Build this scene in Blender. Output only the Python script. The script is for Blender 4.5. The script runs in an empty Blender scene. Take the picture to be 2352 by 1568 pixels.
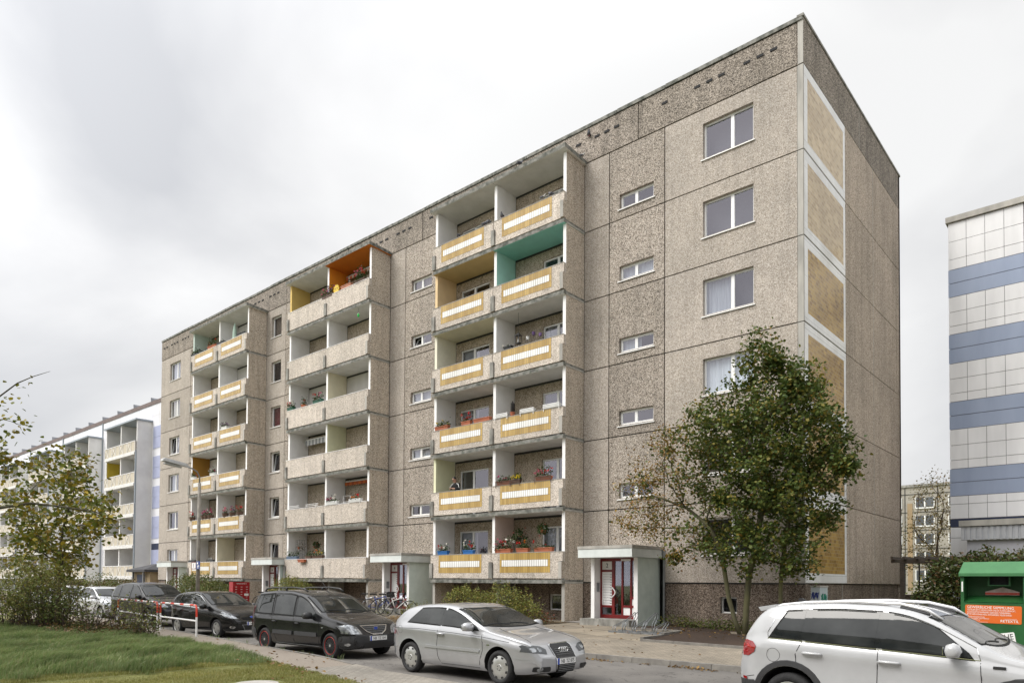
import bpy, bmesh, math, random
import numpy as np
from mathutils import Vector, Matrix
from mathutils.bvhtree import BVHTree

SC = bpy.context.scene
COL = SC.collection
R_ = math.radians
random.seed(7)
RNG = np.random.default_rng(11)
H = 2.8            # storey height
PJ = 1.89          # level of the plinth joint above the road

# ------------------------------------------------------------------ camera
F_PX, SY, PT, RO, TH = 1645.5084, 1297.1623, 0.024, 0.0064, 0.8483
sn, cs = math.sin(TH), math.cos(TH)
CAM = Vector((-(9.3045*sn-22.7374*cs), -(9.3045*cs+22.7374*sn), 1.87))
_R = Vector((sn, cs, 0)); _F0 = Vector((-cs, sn, 0)); _U0 = Vector((0, 0, 1))
_F = _F0*math.cos(PT)+_U0*math.sin(PT); _U = _U0*math.cos(PT)-_F0*math.sin(PT)
_Rc = _R*math.cos(RO)+_U*math.sin(RO); _Uc = _U*math.cos(RO)-_R*math.sin(RO)
cam_data = bpy.data.cameras.new('camera')
cam = bpy.data.objects.new('camera', cam_data); COL.objects.link(cam)
cam_data.sensor_width = 36; cam_data.sensor_fit = 'HORIZONTAL'
cam_data.lens = F_PX/2352*36
cam_data.shift_y = (SY-784)/2352
cam_data.clip_start = 0.1; cam_data.clip_end = 3000
m = Matrix((_Rc, _Uc, -_F)).transposed().to_4x4(); m.translation = CAM
cam.matrix_world = m
SC.camera = cam

# ------------------------------------------------------------------ light
SUN_EL, SUN_AZ_VEC = R_(46), Vector((-0.50, -0.86, 0)).normalized()
sun_dir = Vector((SUN_AZ_VEC.x*math.cos(SUN_EL), SUN_AZ_VEC.y*math.cos(SUN_EL), math.sin(SUN_EL)))
sd = bpy.data.lights.new('sun', 'SUN'); sd.energy = 1.5; sd.angle = R_(28); sd.color = (1.0, 0.96, 0.9)
so = bpy.data.objects.new('sun', sd); COL.objects.link(so)
so.rotation_euler = sun_dir.to_track_quat('Z', 'Y').to_euler(); so.location = (-20, -40, 60)

W = bpy.data.worlds.new('World'); SC.world = W; W.use_nodes = True
nt = W.node_tree; nt.nodes.clear()
def N(tree, t, **kw):
    n = tree.nodes.new(t)
    for k, v in kw.items(): setattr(n, k, v)
    return n
def setin(n, **kw):
    for k, v in kw.items():
        n.inputs[k.replace('_', ' ')].default_value = v
def math_node(tree, op, a, b=None, c=None):
    n = N(tree, 'ShaderNodeMath', operation=op)
    for i, v in enumerate((a, b, c)):
        if v is None: continue
        if isinstance(v, (int, float)): n.inputs[i].default_value = v
        else: tree.links.new(v, n.inputs[i])
    return n.outputs[0]
def ramp(tree, fac, stops, interp='LINEAR'):
    n = N(tree, 'ShaderNodeValToRGB'); cr = n.color_ramp; cr.interpolation = interp
    while len(cr.elements) > 1: cr.elements.remove(cr.elements[-1])
    cr.elements[0].position = stops[0][0]; cr.elements[0].color = (*stops[0][1], 1)
    for p, c in stops[1:]:
        e = cr.elements.new(p); e.color = (*c, 1)
    tree.links.new(fac, n.inputs[0]); return n.outputs[0]

sky = N(nt, 'ShaderNodeTexSky', sky_type='NISHITA', sun_disc=False)
sky.sun_elevation = SUN_EL; sky.sun_rotation = math.atan2(SUN_AZ_VEC.x, SUN_AZ_VEC.y)
sky.air_density = 1.0; sky.dust_density = 3.0
tc = N(nt, 'ShaderNodeTexCoord')
vr = N(nt, 'ShaderNodeVectorRotate', rotation_type='Z_AXIS'); vr.inputs['Angle'].default_value = -0.15; nt.links.new(tc.outputs['Generated'], vr.inputs['Vector'])
sep = N(nt, 'ShaderNodeSeparateXYZ'); nt.links.new(vr.outputs[0], sep.inputs[0])
dz = math_node(nt, 'ADD', math_node(nt, 'MAXIMUM', sep.outputs[2], 0.0), 0.45)
cx = math_node(nt, 'DIVIDE', sep.outputs[0], dz); cy = math_node(nt, 'DIVIDE', sep.outputs[1], dz)
comb = N(nt, 'ShaderNodeCombineXYZ'); nt.links.new(cx, comb.inputs[0]); nt.links.new(cy, comb.inputs[1])
comb.inputs[2].default_value = 10.6
n1 = N(nt, 'ShaderNodeTexNoise'); setin(n1, Scale=1.7, Detail=6.0, Roughness=0.47, Distortion=0.4)
nt.links.new(comb.outputs[0], n1.inputs['Vector'])
n2 = N(nt, 'ShaderNodeTexNoise'); setin(n2, Scale=0.75, Detail=2.0, Roughness=0.5)
nt.links.new(comb.outputs[0], n2.inputs['Vector'])
mixn = math_node(nt, 'ADD', math_node(nt, 'MULTIPLY', n1.outputs[0], 0.6), math_node(nt, 'MULTIPLY', n2.outputs[0], 0.4))
cloudc = ramp(nt, mixn, [(0.37, (0.60, 0.61, 0.635)), (0.44, (0.72, 0.725, 0.74)), (0.51, (0.87, 0.87, 0.875)), (0.58, (1.02, 1.02, 1.015))])
# the cloud deck is brighter overhead and around the veiled sun
dot = N(nt, 'ShaderNodeVectorMath', operation='DOT_PRODUCT')
nt.links.new(tc.outputs['Generated'], dot.inputs[0]); dot.inputs[1].default_value = sun_dir
glow = math_node(nt, 'POWER', math_node(nt, 'MAXIMUM', dot.outputs['Value'], 0.0), 2.0)
zen = N(nt, 'ShaderNodeMapRange'); zen.interpolation_type = 'SMOOTHSTEP'
nt.links.new(sep.outputs[2], zen.inputs[0]); setin(zen, From_Min=0.55, From_Max=0.95, To_Min=0.0, To_Max=1.1)
gain = math_node(nt, 'ADD', math_node(nt, 'ADD', 0.98, zen.outputs[0]), math_node(nt, 'MULTIPLY', glow, 1.5))
vm = N(nt, 'ShaderNodeVectorMath', operation='SCALE'); nt.links.new(cloudc, vm.inputs[0]); nt.links.new(gain, vm.inputs['Scale'])
b1 = N(nt, 'ShaderNodeBackground'); nt.links.new(sky.outputs[0], b1.inputs[0]); b1.inputs[1].default_value = 0.08
b2 = N(nt, 'ShaderNodeBackground'); nt.links.new(vm.outputs[0], b2.inputs[0]); b2.inputs[1].default_value = 0.64
mx = N(nt, 'ShaderNodeMixShader'); mx.inputs[0].default_value = 0.94
nt.links.new(b1.outputs[0], mx.inputs[1]); nt.links.new(b2.outputs[0], mx.inputs[2])
wo = N(nt, 'ShaderNodeOutputWorld'); nt.links.new(mx.outputs[0], wo.inputs[0])

SC.view_settings.view_transform = 'Standard'; SC.view_settings.look = 'None'
SC.view_settings.exposure = 0.60; SC.view_settings.gamma = 1.0
SC.cycles.max_bounces = 8; SC.cycles.transparent_max_bounces = 12

# ------------------------------------------------------------------ helpers
class MB:
    """collects faces with material slots, then links them as one mesh object"""
    def __init__(s): s.v = []; s.f = []; s.m = []; s.cur = 0; s.T = None
    def add(s, vs, fs, m=None):
        o = len(s.v)
        if s.T is not None: vs = [tuple(s.T @ Vector(v)) for v in vs]
        s.v.extend([tuple(v) for v in vs])
        for f in fs: s.f.append(tuple(i+o for i in f)); s.m.append(s.cur if m is None else m)
    def quad(s, a, b, c, d, m=None): s.add([a, b, c, d], [(0, 1, 2, 3)], m)
    def box(s, x0, x1, y0, y1, z0, z1, m=None, ms=None):
        x0, x1 = min(x0, x1), max(x0, x1); y0, y1 = min(y0, y1), max(y0, y1); z0, z1 = min(z0, z1), max(z0, z1)
        v = [(x0,y0,z0),(x1,y0,z0),(x1,y1,z0),(x0,y1,z0),(x0,y0,z1),(x1,y0,z1),(x1,y1,z1),(x0,y1,z1)]
        fs = {'b':(3,2,1,0),'t':(4,5,6,7),'y0':(0,1,5,4),'x1':(1,2,6,5),'y1':(2,3,7,6),'x0':(3,0,4,7)}
        if ms is None: s.add(v, list(fs.values()), m)
        else:
            o = len(s.v); s.add(v, [])
            for k, f in fs.items():
                s.f.append(tuple(i+o for i in f)); s.m.append(ms.get(k, ms.get('d', 0)))
    def prism(s, poly, axis, a0, a1, m=None):
        """extrude a 2D polygon along axis ('x','y','z') from a0 to a1"""
        def P(p, a):
            return {'x': (a, p[0], p[1]), 'y': (p[0], a, p[1]), 'z': (p[0], p[1], a)}[axis]
        n = len(poly)
        v = [P(p, a0) for p in poly]+[P(p, a1) for p in poly]
        fs = [tuple(range(n))[::-1], tuple(range(n, 2*n))]+[(i, (i+1) % n, n+(i+1) % n, n+i) for i in range(n)]
        s.add(v, fs, m)
    def tube(s, pts, r, n=8, m=None, cap=True):
        pts = [Vector(p) for p in pts]
        rs = r if isinstance(r, (list, tuple)) else [r]*len(pts)
        o = []; ref = None
        vs = []
        for i, p in enumerate(pts):
            d = (pts[min(i+1, len(pts)-1)]-pts[max(i-1, 0)])
            if d.length < 1e-9: d = Vector((0, 0, 1))
            d.normalize()
            if ref is None:
                ref = d.orthogonal().normalized()
            ref = (ref-d*ref.dot(d))
            if ref.length < 1e-6: ref = d.orthogonal()
            ref.normalize(); b = d.cross(ref)
            for k in range(n):
                a = 2*math.pi*k/n
                vs.append(p+(ref*math.cos(a)+b*math.sin(a))*rs[i])
        fs = []
        for i in range(len(pts)-1):
            for k in range(n):
                fs.append((i*n+k, i*n+(k+1) % n, (i+1)*n+(k+1) % n, (i+1)*n+k))
        if cap:
            fs.append(tuple(range(n))[::-1]); fs.append(tuple((len(pts)-1)*n+k for k in range(n)))
        s.add(vs, fs, m)
    def lathe(s, prof, n=24, axis='z', c=(0, 0, 0), m=None):
        """prof: list of (radius, along)"""
        vs = []
        for r, h in prof:
            for k in range(n):
                a = 2*math.pi*k/n; u, w = r*math.cos(a), r*math.sin(a)
                p = {'z': (u, w, h), 'y': (u, h, w), 'x': (h, u, w)}[axis]
                vs.append((p[0]+c[0], p[1]+c[1], p[2]+c[2]))
        fs = []
        for i in range(len(prof)-1):
            for k in range(n):
                fs.append((i*n+k, i*n+(k+1) % n, (i+1)*n+(k+1) % n, (i+1)*n+k))
        if prof[0][0] > 1e-6: fs.append(tuple(range(n)))
        if prof[-1][0] > 1e-6: fs.append(tuple((len(prof)-1)*n+k for k in range(n))[::-1])
        s.add(vs, fs, m)
    def ball(s, c, rx, ry, rz, n=10, m=None, jit=0):
        prof = []
        vs = []; fs = []
        rows = max(5, n//2+1)
        for i in range(rows+1):
            t = math.pi*i/rows
            for k in range(n):
                a = 2*math.pi*k/n; j = 1+random.uniform(-jit, jit)
                vs.append((c[0]+rx*math.sin(t)*math.cos(a)*j, c[1]+ry*math.sin(t)*math.sin(a)*j, c[2]+rz*math.cos(t)*j))
        for i in range(rows):
            for k in range(n):
                fs.append((i*n+k, (i+1)*n+k, (i+1)*n+(k+1) % n, i*n+(k+1) % n))
        s.add(vs, fs, m)
    def leaf(s, c, nrm, up, L, Wd, m=None, fold=0.0):
        c = Vector(c); up = Vector(up); sd_ = up.cross(Vector(nrm)); sd_.normalize()
        a = c; b = c+up*L*.5+sd_*Wd*.5; d = c+up*L; e = c+up*L*.5-sd_*Wd*.5
        s.add([a, b, d, e], [(0, 1, 2, 3)], m)
    def build(s, name, mats, parent=None, smooth=False, auto=None):
        me = bpy.data.meshes.new(name)
        off = Vector((0, 0, 0))
        if parent is not None:
            off = parent.matrix_world.translation if '_t' not in parent else Vector(parent['_t'][:])
        if off.length > 0: v = [(p[0]-off.x, p[1]-off.y, p[2]-off.z) for p in s.v]
        else: v = s.v
        me.from_pydata(v, [], s.f)
        mats = mats if isinstance(mats, (list, tuple)) else [mats]
        for mm in mats: me.materials.append(mm)
        if len(mats) > 1: me.polygons.foreach_set('material_index', [min(i, len(mats)-1) for i in s.m])
        if smooth: me.polygons.foreach_set('use_smooth', [True]*len(me.polygons))
        me.validate(); me.update()
        bm = bmesh.new(); bm.from_mesh(me); bmesh.ops.recalc_face_normals(bm, faces=bm.faces[:]) if len(s.f) < 20000 else None
        bm.to_mesh(me); bm.free()
        if smooth and auto:
            me.set_sharp_from_angle(angle=R_(auto))
        o = bpy.data.objects.new(name, me); COL.objects.link(o)
        if parent is not None: o.parent = parent
        if parent is not None and '_t' in parent: o['_t'] = parent['_t'][:]
        return o

def tag(o, label=None, cat=None, group=None, kind=None):
    if label: o['label'] = label
    if cat: o['category'] = cat
    if group: o['group'] = group
    if kind: o['kind'] = kind
    return o
def thing(name, label, cat, loc=(0, 0, 0), rz=0.0, group=None, local=False):
    """an Empty at the thing's base; world=True parts are given in world coordinates"""
    o = bpy.data.objects.new(name, None); COL.objects.link(o)
    o.empty_display_size = 0.3
    o.location = loc; o.rotation_euler = (0, 0, rz)
    o['_t'] = (0.0, 0.0, 0.0) if local else tuple(float(c) for c in loc)
    return tag(o, label, cat, group)
def copy_tree(o, parent=None):
    c = o.copy(); COL.objects.link(c); c.parent = parent
    for ch in list(o.children): copy_tree(ch, c)
    return c
def text_obj(name, s, size, mat, parent, M4, depth=0.002, align='CENTER', xs=1.0):
    cu = bpy.data.curves.new('writing', 'FONT'); cu.body = s; cu.size = size; cu.extrude = depth
    cu.align_x = align; cu.align_y = 'CENTER'; cu.resolution_u = 2
    to = bpy.data.objects.new('writing', cu); COL.objects.link(to)
    bpy.context.view_layer.update()
    me = bpy.data.meshes.new_from_object(to.evaluated_get(bpy.context.evaluated_depsgraph_get()))
    bpy.data.objects.remove(to); bpy.data.curves.remove(cu)
    me.materials.clear(); me.materials.append(mat)
    off = Vector(parent['_t'][:]) if '_t' in parent else Vector((0, 0, 0))
    MM = Matrix.Translation(-off) @ M4 @ Matrix.Diagonal((xs, 1, 1, 1))
    me.transform(MM)
    o = bpy.data.objects.new(name, me); COL.objects.link(o); o.parent = parent
    o['_t'] = tuple(off)
    return o
def frame_mat(o, xa, ya):
    xa = Vector(xa).normalized(); ya = Vector(ya).normalized(); za = xa.cross(ya)
    mm = Matrix((xa, ya, za)).transposed().to_4x4(); mm.translation = Vector(o); return mm

# ------------------------------------------------------------------ materials
MATS = {}
def newmat(name):
    mt = bpy.data.materials.new(name); mt.use_nodes = True
    t = mt.node_tree; b = t.nodes['Principled BSDF']
    MATS[name] = mt
    return mt, t, b
def ocoord(t, scale=(1, 1, 1)):
    c = N(t, 'ShaderNodeTexCoord'); mp = N(t, 'ShaderNodeMapping'); mp.inputs['Scale'].default_value = scale
    t.links.new(c.outputs['Object'], mp.inputs[0]); return mp.outputs[0]
def mixc(t, fac, a, b, mode='MIX'):
    n = N(t, 'ShaderNodeMix', data_type='RGBA', blend_type=mode)
    if isinstance(fac, (int, float)): n.inputs['Factor'].default_value = fac
    else: t.links.new(fac, n.inputs['Factor'])
    for i, v in ((6, a), (7, b)):
        if isinstance(v, tuple): n.inputs[i].default_value = (*v[:3], 1)
        else: t.links.new(v, n.inputs[i])
    return n.outputs[2]
def noise(t, vec, scale, detail=4, rough=.55, dist=0):
    n = N(t, 'ShaderNodeTexNoise'); setin(n, Scale=scale, Detail=float(detail), Roughness=rough, Distortion=dist)
    t.links.new(vec, n.inputs['Vector']); return n.outputs[0]
def bump(t, b, h, strength, dist=.01):
    n = N(t, 'ShaderNodeBump'); n.inputs['Strength'].default_value = strength; n.inputs['Distance'].default_value = dist
    t.links.new(h, n.inputs['Height']); t.links.new(n.outputs[0], b.inputs['Normal'])
def mat(name, c1, c2=None, scale=4, rough=.7, bmp=0, bscale=None, metal=0, spec=.5, coat=0, detail=5, stretch=(1, 1, 1), rr=None):
    if name in MATS: return MATS[name]
    mt, t, b = newmat(name)
    b.inputs['Roughness'].default_value = rough; b.inputs['Metallic'].default_value = metal
    b.inputs['Specular IOR Level'].default_value = spec; b.inputs['Coat Weight'].default_value = coat
    b.inputs['Coat Roughness'].default_value = 0.04
    if c2 is None: c2 = tuple(x*.82 for x in c1)
    v = ocoord(t, stretch)
    nz = noise(t, v, scale, detail)
    t.links.new(ramp(t, nz, [(0.35, c2), (0.65, c1)]), b.inputs['Base Color'])
    if bmp:
        bump(t, b, noise(t, v, bscale or scale*6, 4), bmp, .01)
    return mt
def plain(name, c, rough=.5, metal=0, spec=.5, coat=0):
    if name in MATS: return MATS[name]
    mt, t, b = newmat(name)
    b.inputs['Base Color'].default_value = (*c, 1); b.inputs['Roughness'].default_value = rough
    b.inputs['Metallic'].default_value = metal; b.inputs['Specular IOR Level'].default_value = spec
    b.inputs['Coat Weight'].default_value = coat; b.inputs['Coat Roughness'].default_value = .03
    v = ocoord(t)
    bump(t, b, noise(t, v, 8, 2), .02, .002)
    return mt
def pebble(name, stops, scale, wear=.25, bmp=.6, streak=.2):
    """exposed aggregate concrete: every pebble its own tone, weathering in big soft stains"""
    mt, t, b = newmat(name)
    b.inputs['Roughness'].default_value = .85; b.inputs['Specular IOR Level'].default_value = .25
    v = ocoord(t)
    vo = N(t, 'ShaderNodeTexVoronoi'); setin(vo, Scale=scale); t.links.new(v, vo.inputs['Vector'])
    sp = N(t, 'ShaderNodeSeparateColor'); t.links.new(vo.outputs['Color'], sp.inputs[0])
    col = ramp(t, sp.outputs[0], stops)
    ed = ramp(t, vo.outputs['Distance'], [(0.0, (1, 1, 1)), (0.45, (1, 1, 1)), (0.9, (.74, .72, .69))])
    col = mixc(t, 1.0, col, ed, 'MULTIPLY')
    clump = noise(t, v, scale*.13, 3, .6)
    col = mixc(t, 1.0, col, ramp(t, clump, [(0.3, (.93, .93, .93)), (0.7, (1.05, 1.045, 1.035))]), 'MULTIPLY')
    big = noise(t, v, .45, 5, .6)
    col = mixc(t, 1.0, col, ramp(t, big, [(0.3, (1-wear, 1-wear, 1-wear*1.1)), (0.65, (1.05, 1.04, 1.02))]), 'MULTIPLY')
    v2 = ocoord(t, (2.2, 2.2, .12))
    stn = noise(t, v2, 1.6, 4, .6)
    col = mixc(t, 1.0, col, ramp(t, stn, [(0.3, (1-streak, 1-streak, 1-streak)), (0.55, (1, 1, 1))]), 'MULTIPLY')
    oi = N(t, 'ShaderNodeObjectInfo')
    col = mixc(t, 1.0, col, ramp(t, oi.outputs['Random'], [(0, (.90, .895, .885)), (.5, (1.0, .995, .98)), (1, (1.06, 1.055, 1.05))]), 'MULTIPLY')
    t.links.new(col, b.inputs['Base Color'])
    bump(t, b, vo.outputs['Distance'], bmp, .012)
    return mt
def bricks(name, c1, c2, mortar, w, h, axis, offset=.5, org=(0, 0), msize=.004, odd=None, rough=.25):
    """glazed tiles laid in a grid on a wall: axis 'x' runs along X, 'y' along Y"""
    mt, t, b = newmat(name)
    b.inputs['Roughness'].default_value = rough
    c = N(t, 'ShaderNodeTexCoord'); sp = N(t, 'ShaderNodeSeparateXYZ'); t.links.new(c.outputs['Object'], sp.inputs[0])
    cb = N(t, 'ShaderNodeCombineXYZ')
    t.links.new(math_node(t, 'ADD', sp.outputs[0 if axis == 'x' else 1], 1000*w-org[0]), cb.inputs[0])
    t.links.new(math_node(t, 'ADD', sp.outputs[2], 1000*h-org[1]), cb.inputs[1])
    br = N(t, 'ShaderNodeTexBrick'); br.offset = offset; br.squash = 1.0
    setin(br, Scale=1.0, Mortar_Size=msize, Mortar_Smooth=.2, Bias=0.0, Brick_Width=w, Row_Height=h)
    br.inputs['Color1'].default_value = (*c1, 1); br.inputs['Color2'].default_value = (*c2, 1); br.inputs['Mortar'].default_value = (*mortar, 1)
    t.links.new(cb.outputs[0], br.inputs['Vector'])
    v = ocoord(t)
    dirt = ramp(t, noise(t, v, .8, 4), [(0.3, (.85, .84, .82)), (0.65, (1.05, 1.05, 1.05))])
    t.links.new(mixc(t, 1.0, br.outputs['Color'], dirt, 'MULTIPLY'), b.inputs['Base Color'])
    bump(t, b, br.outputs['Fac'], -.3, .004)
    return mt
def leafmat(name, cols, rough=.55, trans=.25):
    """cols: colours spread over the leaves, each leaf one tone"""
    mt, t, b = newmat(name)
    g = N(t, 'ShaderNodeNewGeometry')
    n = len(cols)
    col = ramp(t, g.outputs['Random Per Island'], [((i+.5)/n, c) for i, c in enumerate(cols)])
    cl = noise(t, ocoord(t), 1.1, 3)
    col = mixc(t, 1.0, col, ramp(t, cl, [(0.3, (.72, .75, .7)), (0.7, (1.2, 1.15, 1.05))]), 'MULTIPLY')
    t.links.new(col, b.inputs['Base Color']); b.inputs['Roughness'].default_value = rough
    b.inputs['Specular IOR Level'].default_value = .3
    tr = N(t, 'ShaderNodeBsdfTranslucent'); t.links.new(col, tr.inputs[0])
    mxs = N(t, 'ShaderNodeMixShader'); mxs.inputs[0].default_value = trans
    out = t.nodes['Material Output']
    t.links.new(b.outputs[0], mxs.inputs[1]); t.links.new(tr.outputs[0], mxs.inputs[2]); t.links.new(mxs.outputs[0], out.inputs[0])
    return mt
def glassmat(name, tint=(.85, .9, .92), base=.07, ior=1.6):
    mt, t, b = newmat(name)
    out = t.nodes['Material Output']
    t.nodes.remove(b)
    tr = N(t, 'ShaderNodeBsdfTransparent'); tr.inputs[0].default_value = (*tint, 1)
    gl = N(t, 'ShaderNodeBsdfGlossy'); gl.inputs['Roughness'].default_value = .02
    fr = N(t, 'ShaderNodeFresnel'); ge = N(t, 'ShaderNodeNewGeometry')
    t.links.new(math_node(t, 'ADD', math_node(t, 'MULTIPLY', ge.outputs['Backfacing'], 1/ior-ior), ior), fr.inputs['IOR'])
    gl.inputs['Color'].default_value = (.93, .90, 1.0, 1)
    v = ocoord(t)
    bm_ = N(t, 'ShaderNodeBump'); bm_.inputs['Strength'].default_value = .03; bm_.inputs['Distance'].default_value = .01
    t.links.new(noise(t, v, .9, 1), bm_.inputs['Height']); t.links.new(bm_.outputs[0], gl.inputs['Normal'])
    fac = math_node(t, 'MINIMUM', math_node(t, 'ADD', fr.outputs[0], base), 1.0)
    mxs = N(t, 'ShaderNodeMixShader'); t.links.new(fac, mxs.inputs[0])
    t.links.new(tr.outputs[0], mxs.inputs[1]); t.links.new(gl.outputs[0], mxs.inputs[2]); t.links.new(mxs.outputs[0], out.inputs[0])
    return mt

M_FINE = pebble('fine_aggregate', [(0, (0.223, 0.198, 0.165)), (.15, (0.343, 0.303, 0.266)), (.55, (0.455, 0.411, 0.371)), (.85, (0.554, 0.508, 0.469)), (1, (0.650, 0.614, 0.583))], 48, wear=.13, streak=.14)
M_COARSE = pebble('coarse_aggregate', [(0, (0.050, 0.045, 0.040)), (.18, (0.172, 0.149, 0.127)), (.5, (0.397, 0.347, 0.303)), (.75, (0.517, 0.467, 0.419)), (1, (0.655, 0.603, 0.555))], 46, wear=.14)
M_SIDE = pebble('side_wall_aggregate', [(0, (0.166, 0.138, 0.111)), (.2, (0.416, 0.354, 0.293)), (.6, (0.639, 0.558, 0.482)), (1, (0.860, 0.802, 0.713))], 48, wear=.15)
M_ATTIC = pebble('attic_aggregate', [(0, (0.053, 0.047, 0.040)), (.25, (0.177, 0.155, 0.134)), (.65, (0.356, 0.313, 0.273)), (1, (0.569, 0.513, 0.465))], 40, wear=.22, streak=.3)
M_GABLE = pebble('gable_aggregate', [(0, (0.130, 0.106, 0.084)), (.25, (0.346, 0.289, 0.238)), (.65, (0.540, 0.461, 0.391)), (1, (0.757, 0.660, 0.577))], 42, wear=.13)
M_PLINTH = pebble('plinth_aggregate', [(0, (0.047, 0.037, 0.031)), (.3, (0.159, 0.123, 0.103)), (.7, (0.272, 0.219, 0.184)), (1, (0.433, 0.365, 0.313))], 38, wear=.28, streak=.25)
M_PARAPET = pebble('parapet_aggregate', [(0, (0.248, 0.212, 0.180)), (.15, (0.475, 0.425, 0.373)), (.6, (0.650, 0.587, 0.531)), (1, (0.825, 0.770, 0.725))], 40, wear=.12)
M_LOGGIA = pebble('loggia_wall_aggregate', [(0, (0.145, 0.120, 0.091)), (.25, (0.373, 0.317, 0.253)), (.6, (0.517, 0.447, 0.369)), (1, (0.683, 0.602, 0.516))], 36, wear=.1)
M_JOINT = plain('joint_seal', (.055, .056, .055), .9)
M_CONC = mat('weathered_concrete', (.34, .33, .30), (.15, .145, .13), 3.5, .9, .3, stretch=(1, 1, .5))
M_CONCL = mat('light_concrete', (.46, .44, .40), (.30, .29, .265), 2.5, .9, .2, stretch=(1, 1, .25))
M_EDGE = mat('mossy_slab_edge', (.27, .265, .24), (.075, .08, .068), 5, .95, .4)
M_WHITEWALL = mat('white_render', (.86, .855, .845), (.79, .78, .77), 2, .85, .12, 30)
M_CEIL = mat('pale_ceiling', (.78, .77, .755), (.68, .67, .655), 2, .9, .08, 30)
M_WFRAME = plain('white_plastic', (.80, .80, .79), .35)
M_GREYMETAL = mat('grey_metal', (.32, .33, .34), (.24, .25, .26), 6, .4, metal=.7)
M_GALV = mat('galvanised_steel', (.27, .28, .29), (.17, .18, .19), 9, .45, metal=.6)
M_DARK = plain('dark_interior', (.022, .022, .024), .9)
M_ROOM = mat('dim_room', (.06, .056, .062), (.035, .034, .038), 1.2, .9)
M_CURT = mat('net_curtain', (.46, .46, .49), (.30, .30, .34), 9, .9, .2, 20, stretch=(1, 1, .05))
M_GLASS = glassmat('window_glass')
M_RED = mat('dark_red_paint', (.175, .010, .010), (.14, .008, .008), 4, .35)
M_MINT = mat('pale_green_render', (.66, .74, .69), (.57, .65, .60), 3, .85, .15, 40)
M_MINTW = mat('pale_fascia', (.68, .72, .70), (.60, .64, .62), 3, .6)
M_BLACK = plain('black_plastic', (.02, .02, .021), .45)
M_CHROME = plain('chrome', (.75, .76, .77), .12, 1.0)
M_TXT = plain('black_lettering', (.012, .012, .013), .6)
M_TXTW = plain('white_lettering', (.82, .82, .80), .6)
M_TERRA = mat('terracotta', (.42, .13, .06), (.33, .10, .05), 6, .75)
M_SOILP = mat('potting_soil', (.04, .028, .02), None, 20, .95)
# ------------------------------------------------------------------ the setting: road, pavements, lawn, soil
def pw(x, pts):
    xs = [p[0] for p in pts]; ys = [p[1] for p in pts]
    return float(np.interp(x, xs, ys))
KERB_N = [(-140, -9.2), (-70, -9.6), (-45, -10.0), (-30, -10.7), (-22.5, -11.45), (-16, -12.25), (-8, -13.3), (-5, -13.55), (0, -13.95), (8, -14.7), (60, -20)]
KERB_F = [(-140, -5.5), (-40, -6.8), (-20, -8.2), (-6, -8.65), (120, -8.65)]
def gz(x, y):
    """ground level between far kerb and building"""
    return 0.12+0.24*min(1, max(0, (y+8.65)/6.6))
XS = [-140, -100, -70, -55, -45, -38, -30, -26, -22.5, -19, -16, -13, -10, -8, -6, -5, -4, -3, -2, -1, 0, 2, 4, 8, 14, 30, 60, 120]
def strip(name, lo, hi, zlo, zhi, mt, xs=XS, sub=1, kind='structure'):
    b = MB()
    for i in range(len(xs)-1):
        for k in range(sub):
            q = []
            for x, t in ((xs[i], k/sub), (xs[i+1], k/sub), (xs[i+1], (k+1)/sub), (xs[i], (k+1)/sub)):
                y = lo(x)*(1-t)+hi(x)*t; z = zlo(x, y) if callable(zlo) else zlo*(1-t)+zhi*t
                q.append((x, y, z))
            b.quad(*q)
    o = b.build(name, mt); tag(o, kind=kind); return o
# materials of the ground
def groundmat(name, c1, c2, sp, spc, scale=3, rough=.9):
    mt, t, b = newmat(name); b.inputs['Roughness'].default_value = rough; b.inputs['Specular IOR Level'].default_value = .3
    v = ocoord(t)
    col = ramp(t, noise(t, v, scale*.12, 5, .6), [(0.3, c2), (0.7, c1)])
    fine = noise(t, v, 55, 3, .7)
    col = mixc(t, 1.0, col, ramp(t, fine, [(0.3, (.72, .72, .72)), (0.7, (1.22, 1.22, 1.22))]), 'MULTIPLY')
    vo = N(t, 'ShaderNodeTexVoronoi'); setin(vo, Scale=sp); t.links.new(v, vo.inputs['Vector'])
    dot_ = ramp(t, vo.outputs['Distance'], [(0.0, (1, 1, 1)), (0.07, (1, 1, 1)), (0.1, (0, 0, 0))])
    gate = ramp(t, noise(t, v, .8, 3), [(0.45, (0, 0, 0)), (0.62, (1, 1, 1))])
    col = mixc(t, mixc(t, 1.0, dot_, gate, 'MULTIPLY'), col, spc)
    if name == 'asphalt':
        for sc_, wd, dk in ((.30, .0035, .45), (.8, .004, .6)):
            cr = noise(t, v, sc_, 5, .55, .6); dv = math_node(t, 'ABSOLUTE', math_node(t, 'SUBTRACT', cr, .5))
            col = mixc(t, 1.0, col, ramp(t, dv, [(0.0, (dk, dk, dk)), (wd, (1, 1, 1))]), 'MULTIPLY')
        pt = N(t, 'ShaderNodeTexVoronoi'); setin(pt, Scale=.22); t.links.new(v, pt.inputs['Vector']); ps = N(t, 'ShaderNodeSeparateColor'); t.links.new(pt.outputs['Color'], ps.inputs[0])
        col = mixc(t, 1.0, col, ramp(t, ps.outputs[0], [(0, (.86, .86, .87)), (1, (1.06, 1.05, 1.04))]), 'MULTIPLY')
    t.links.new(col, b.inputs['Base Color']); bump(t, b, fine, .35, .01)
    return mt
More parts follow.
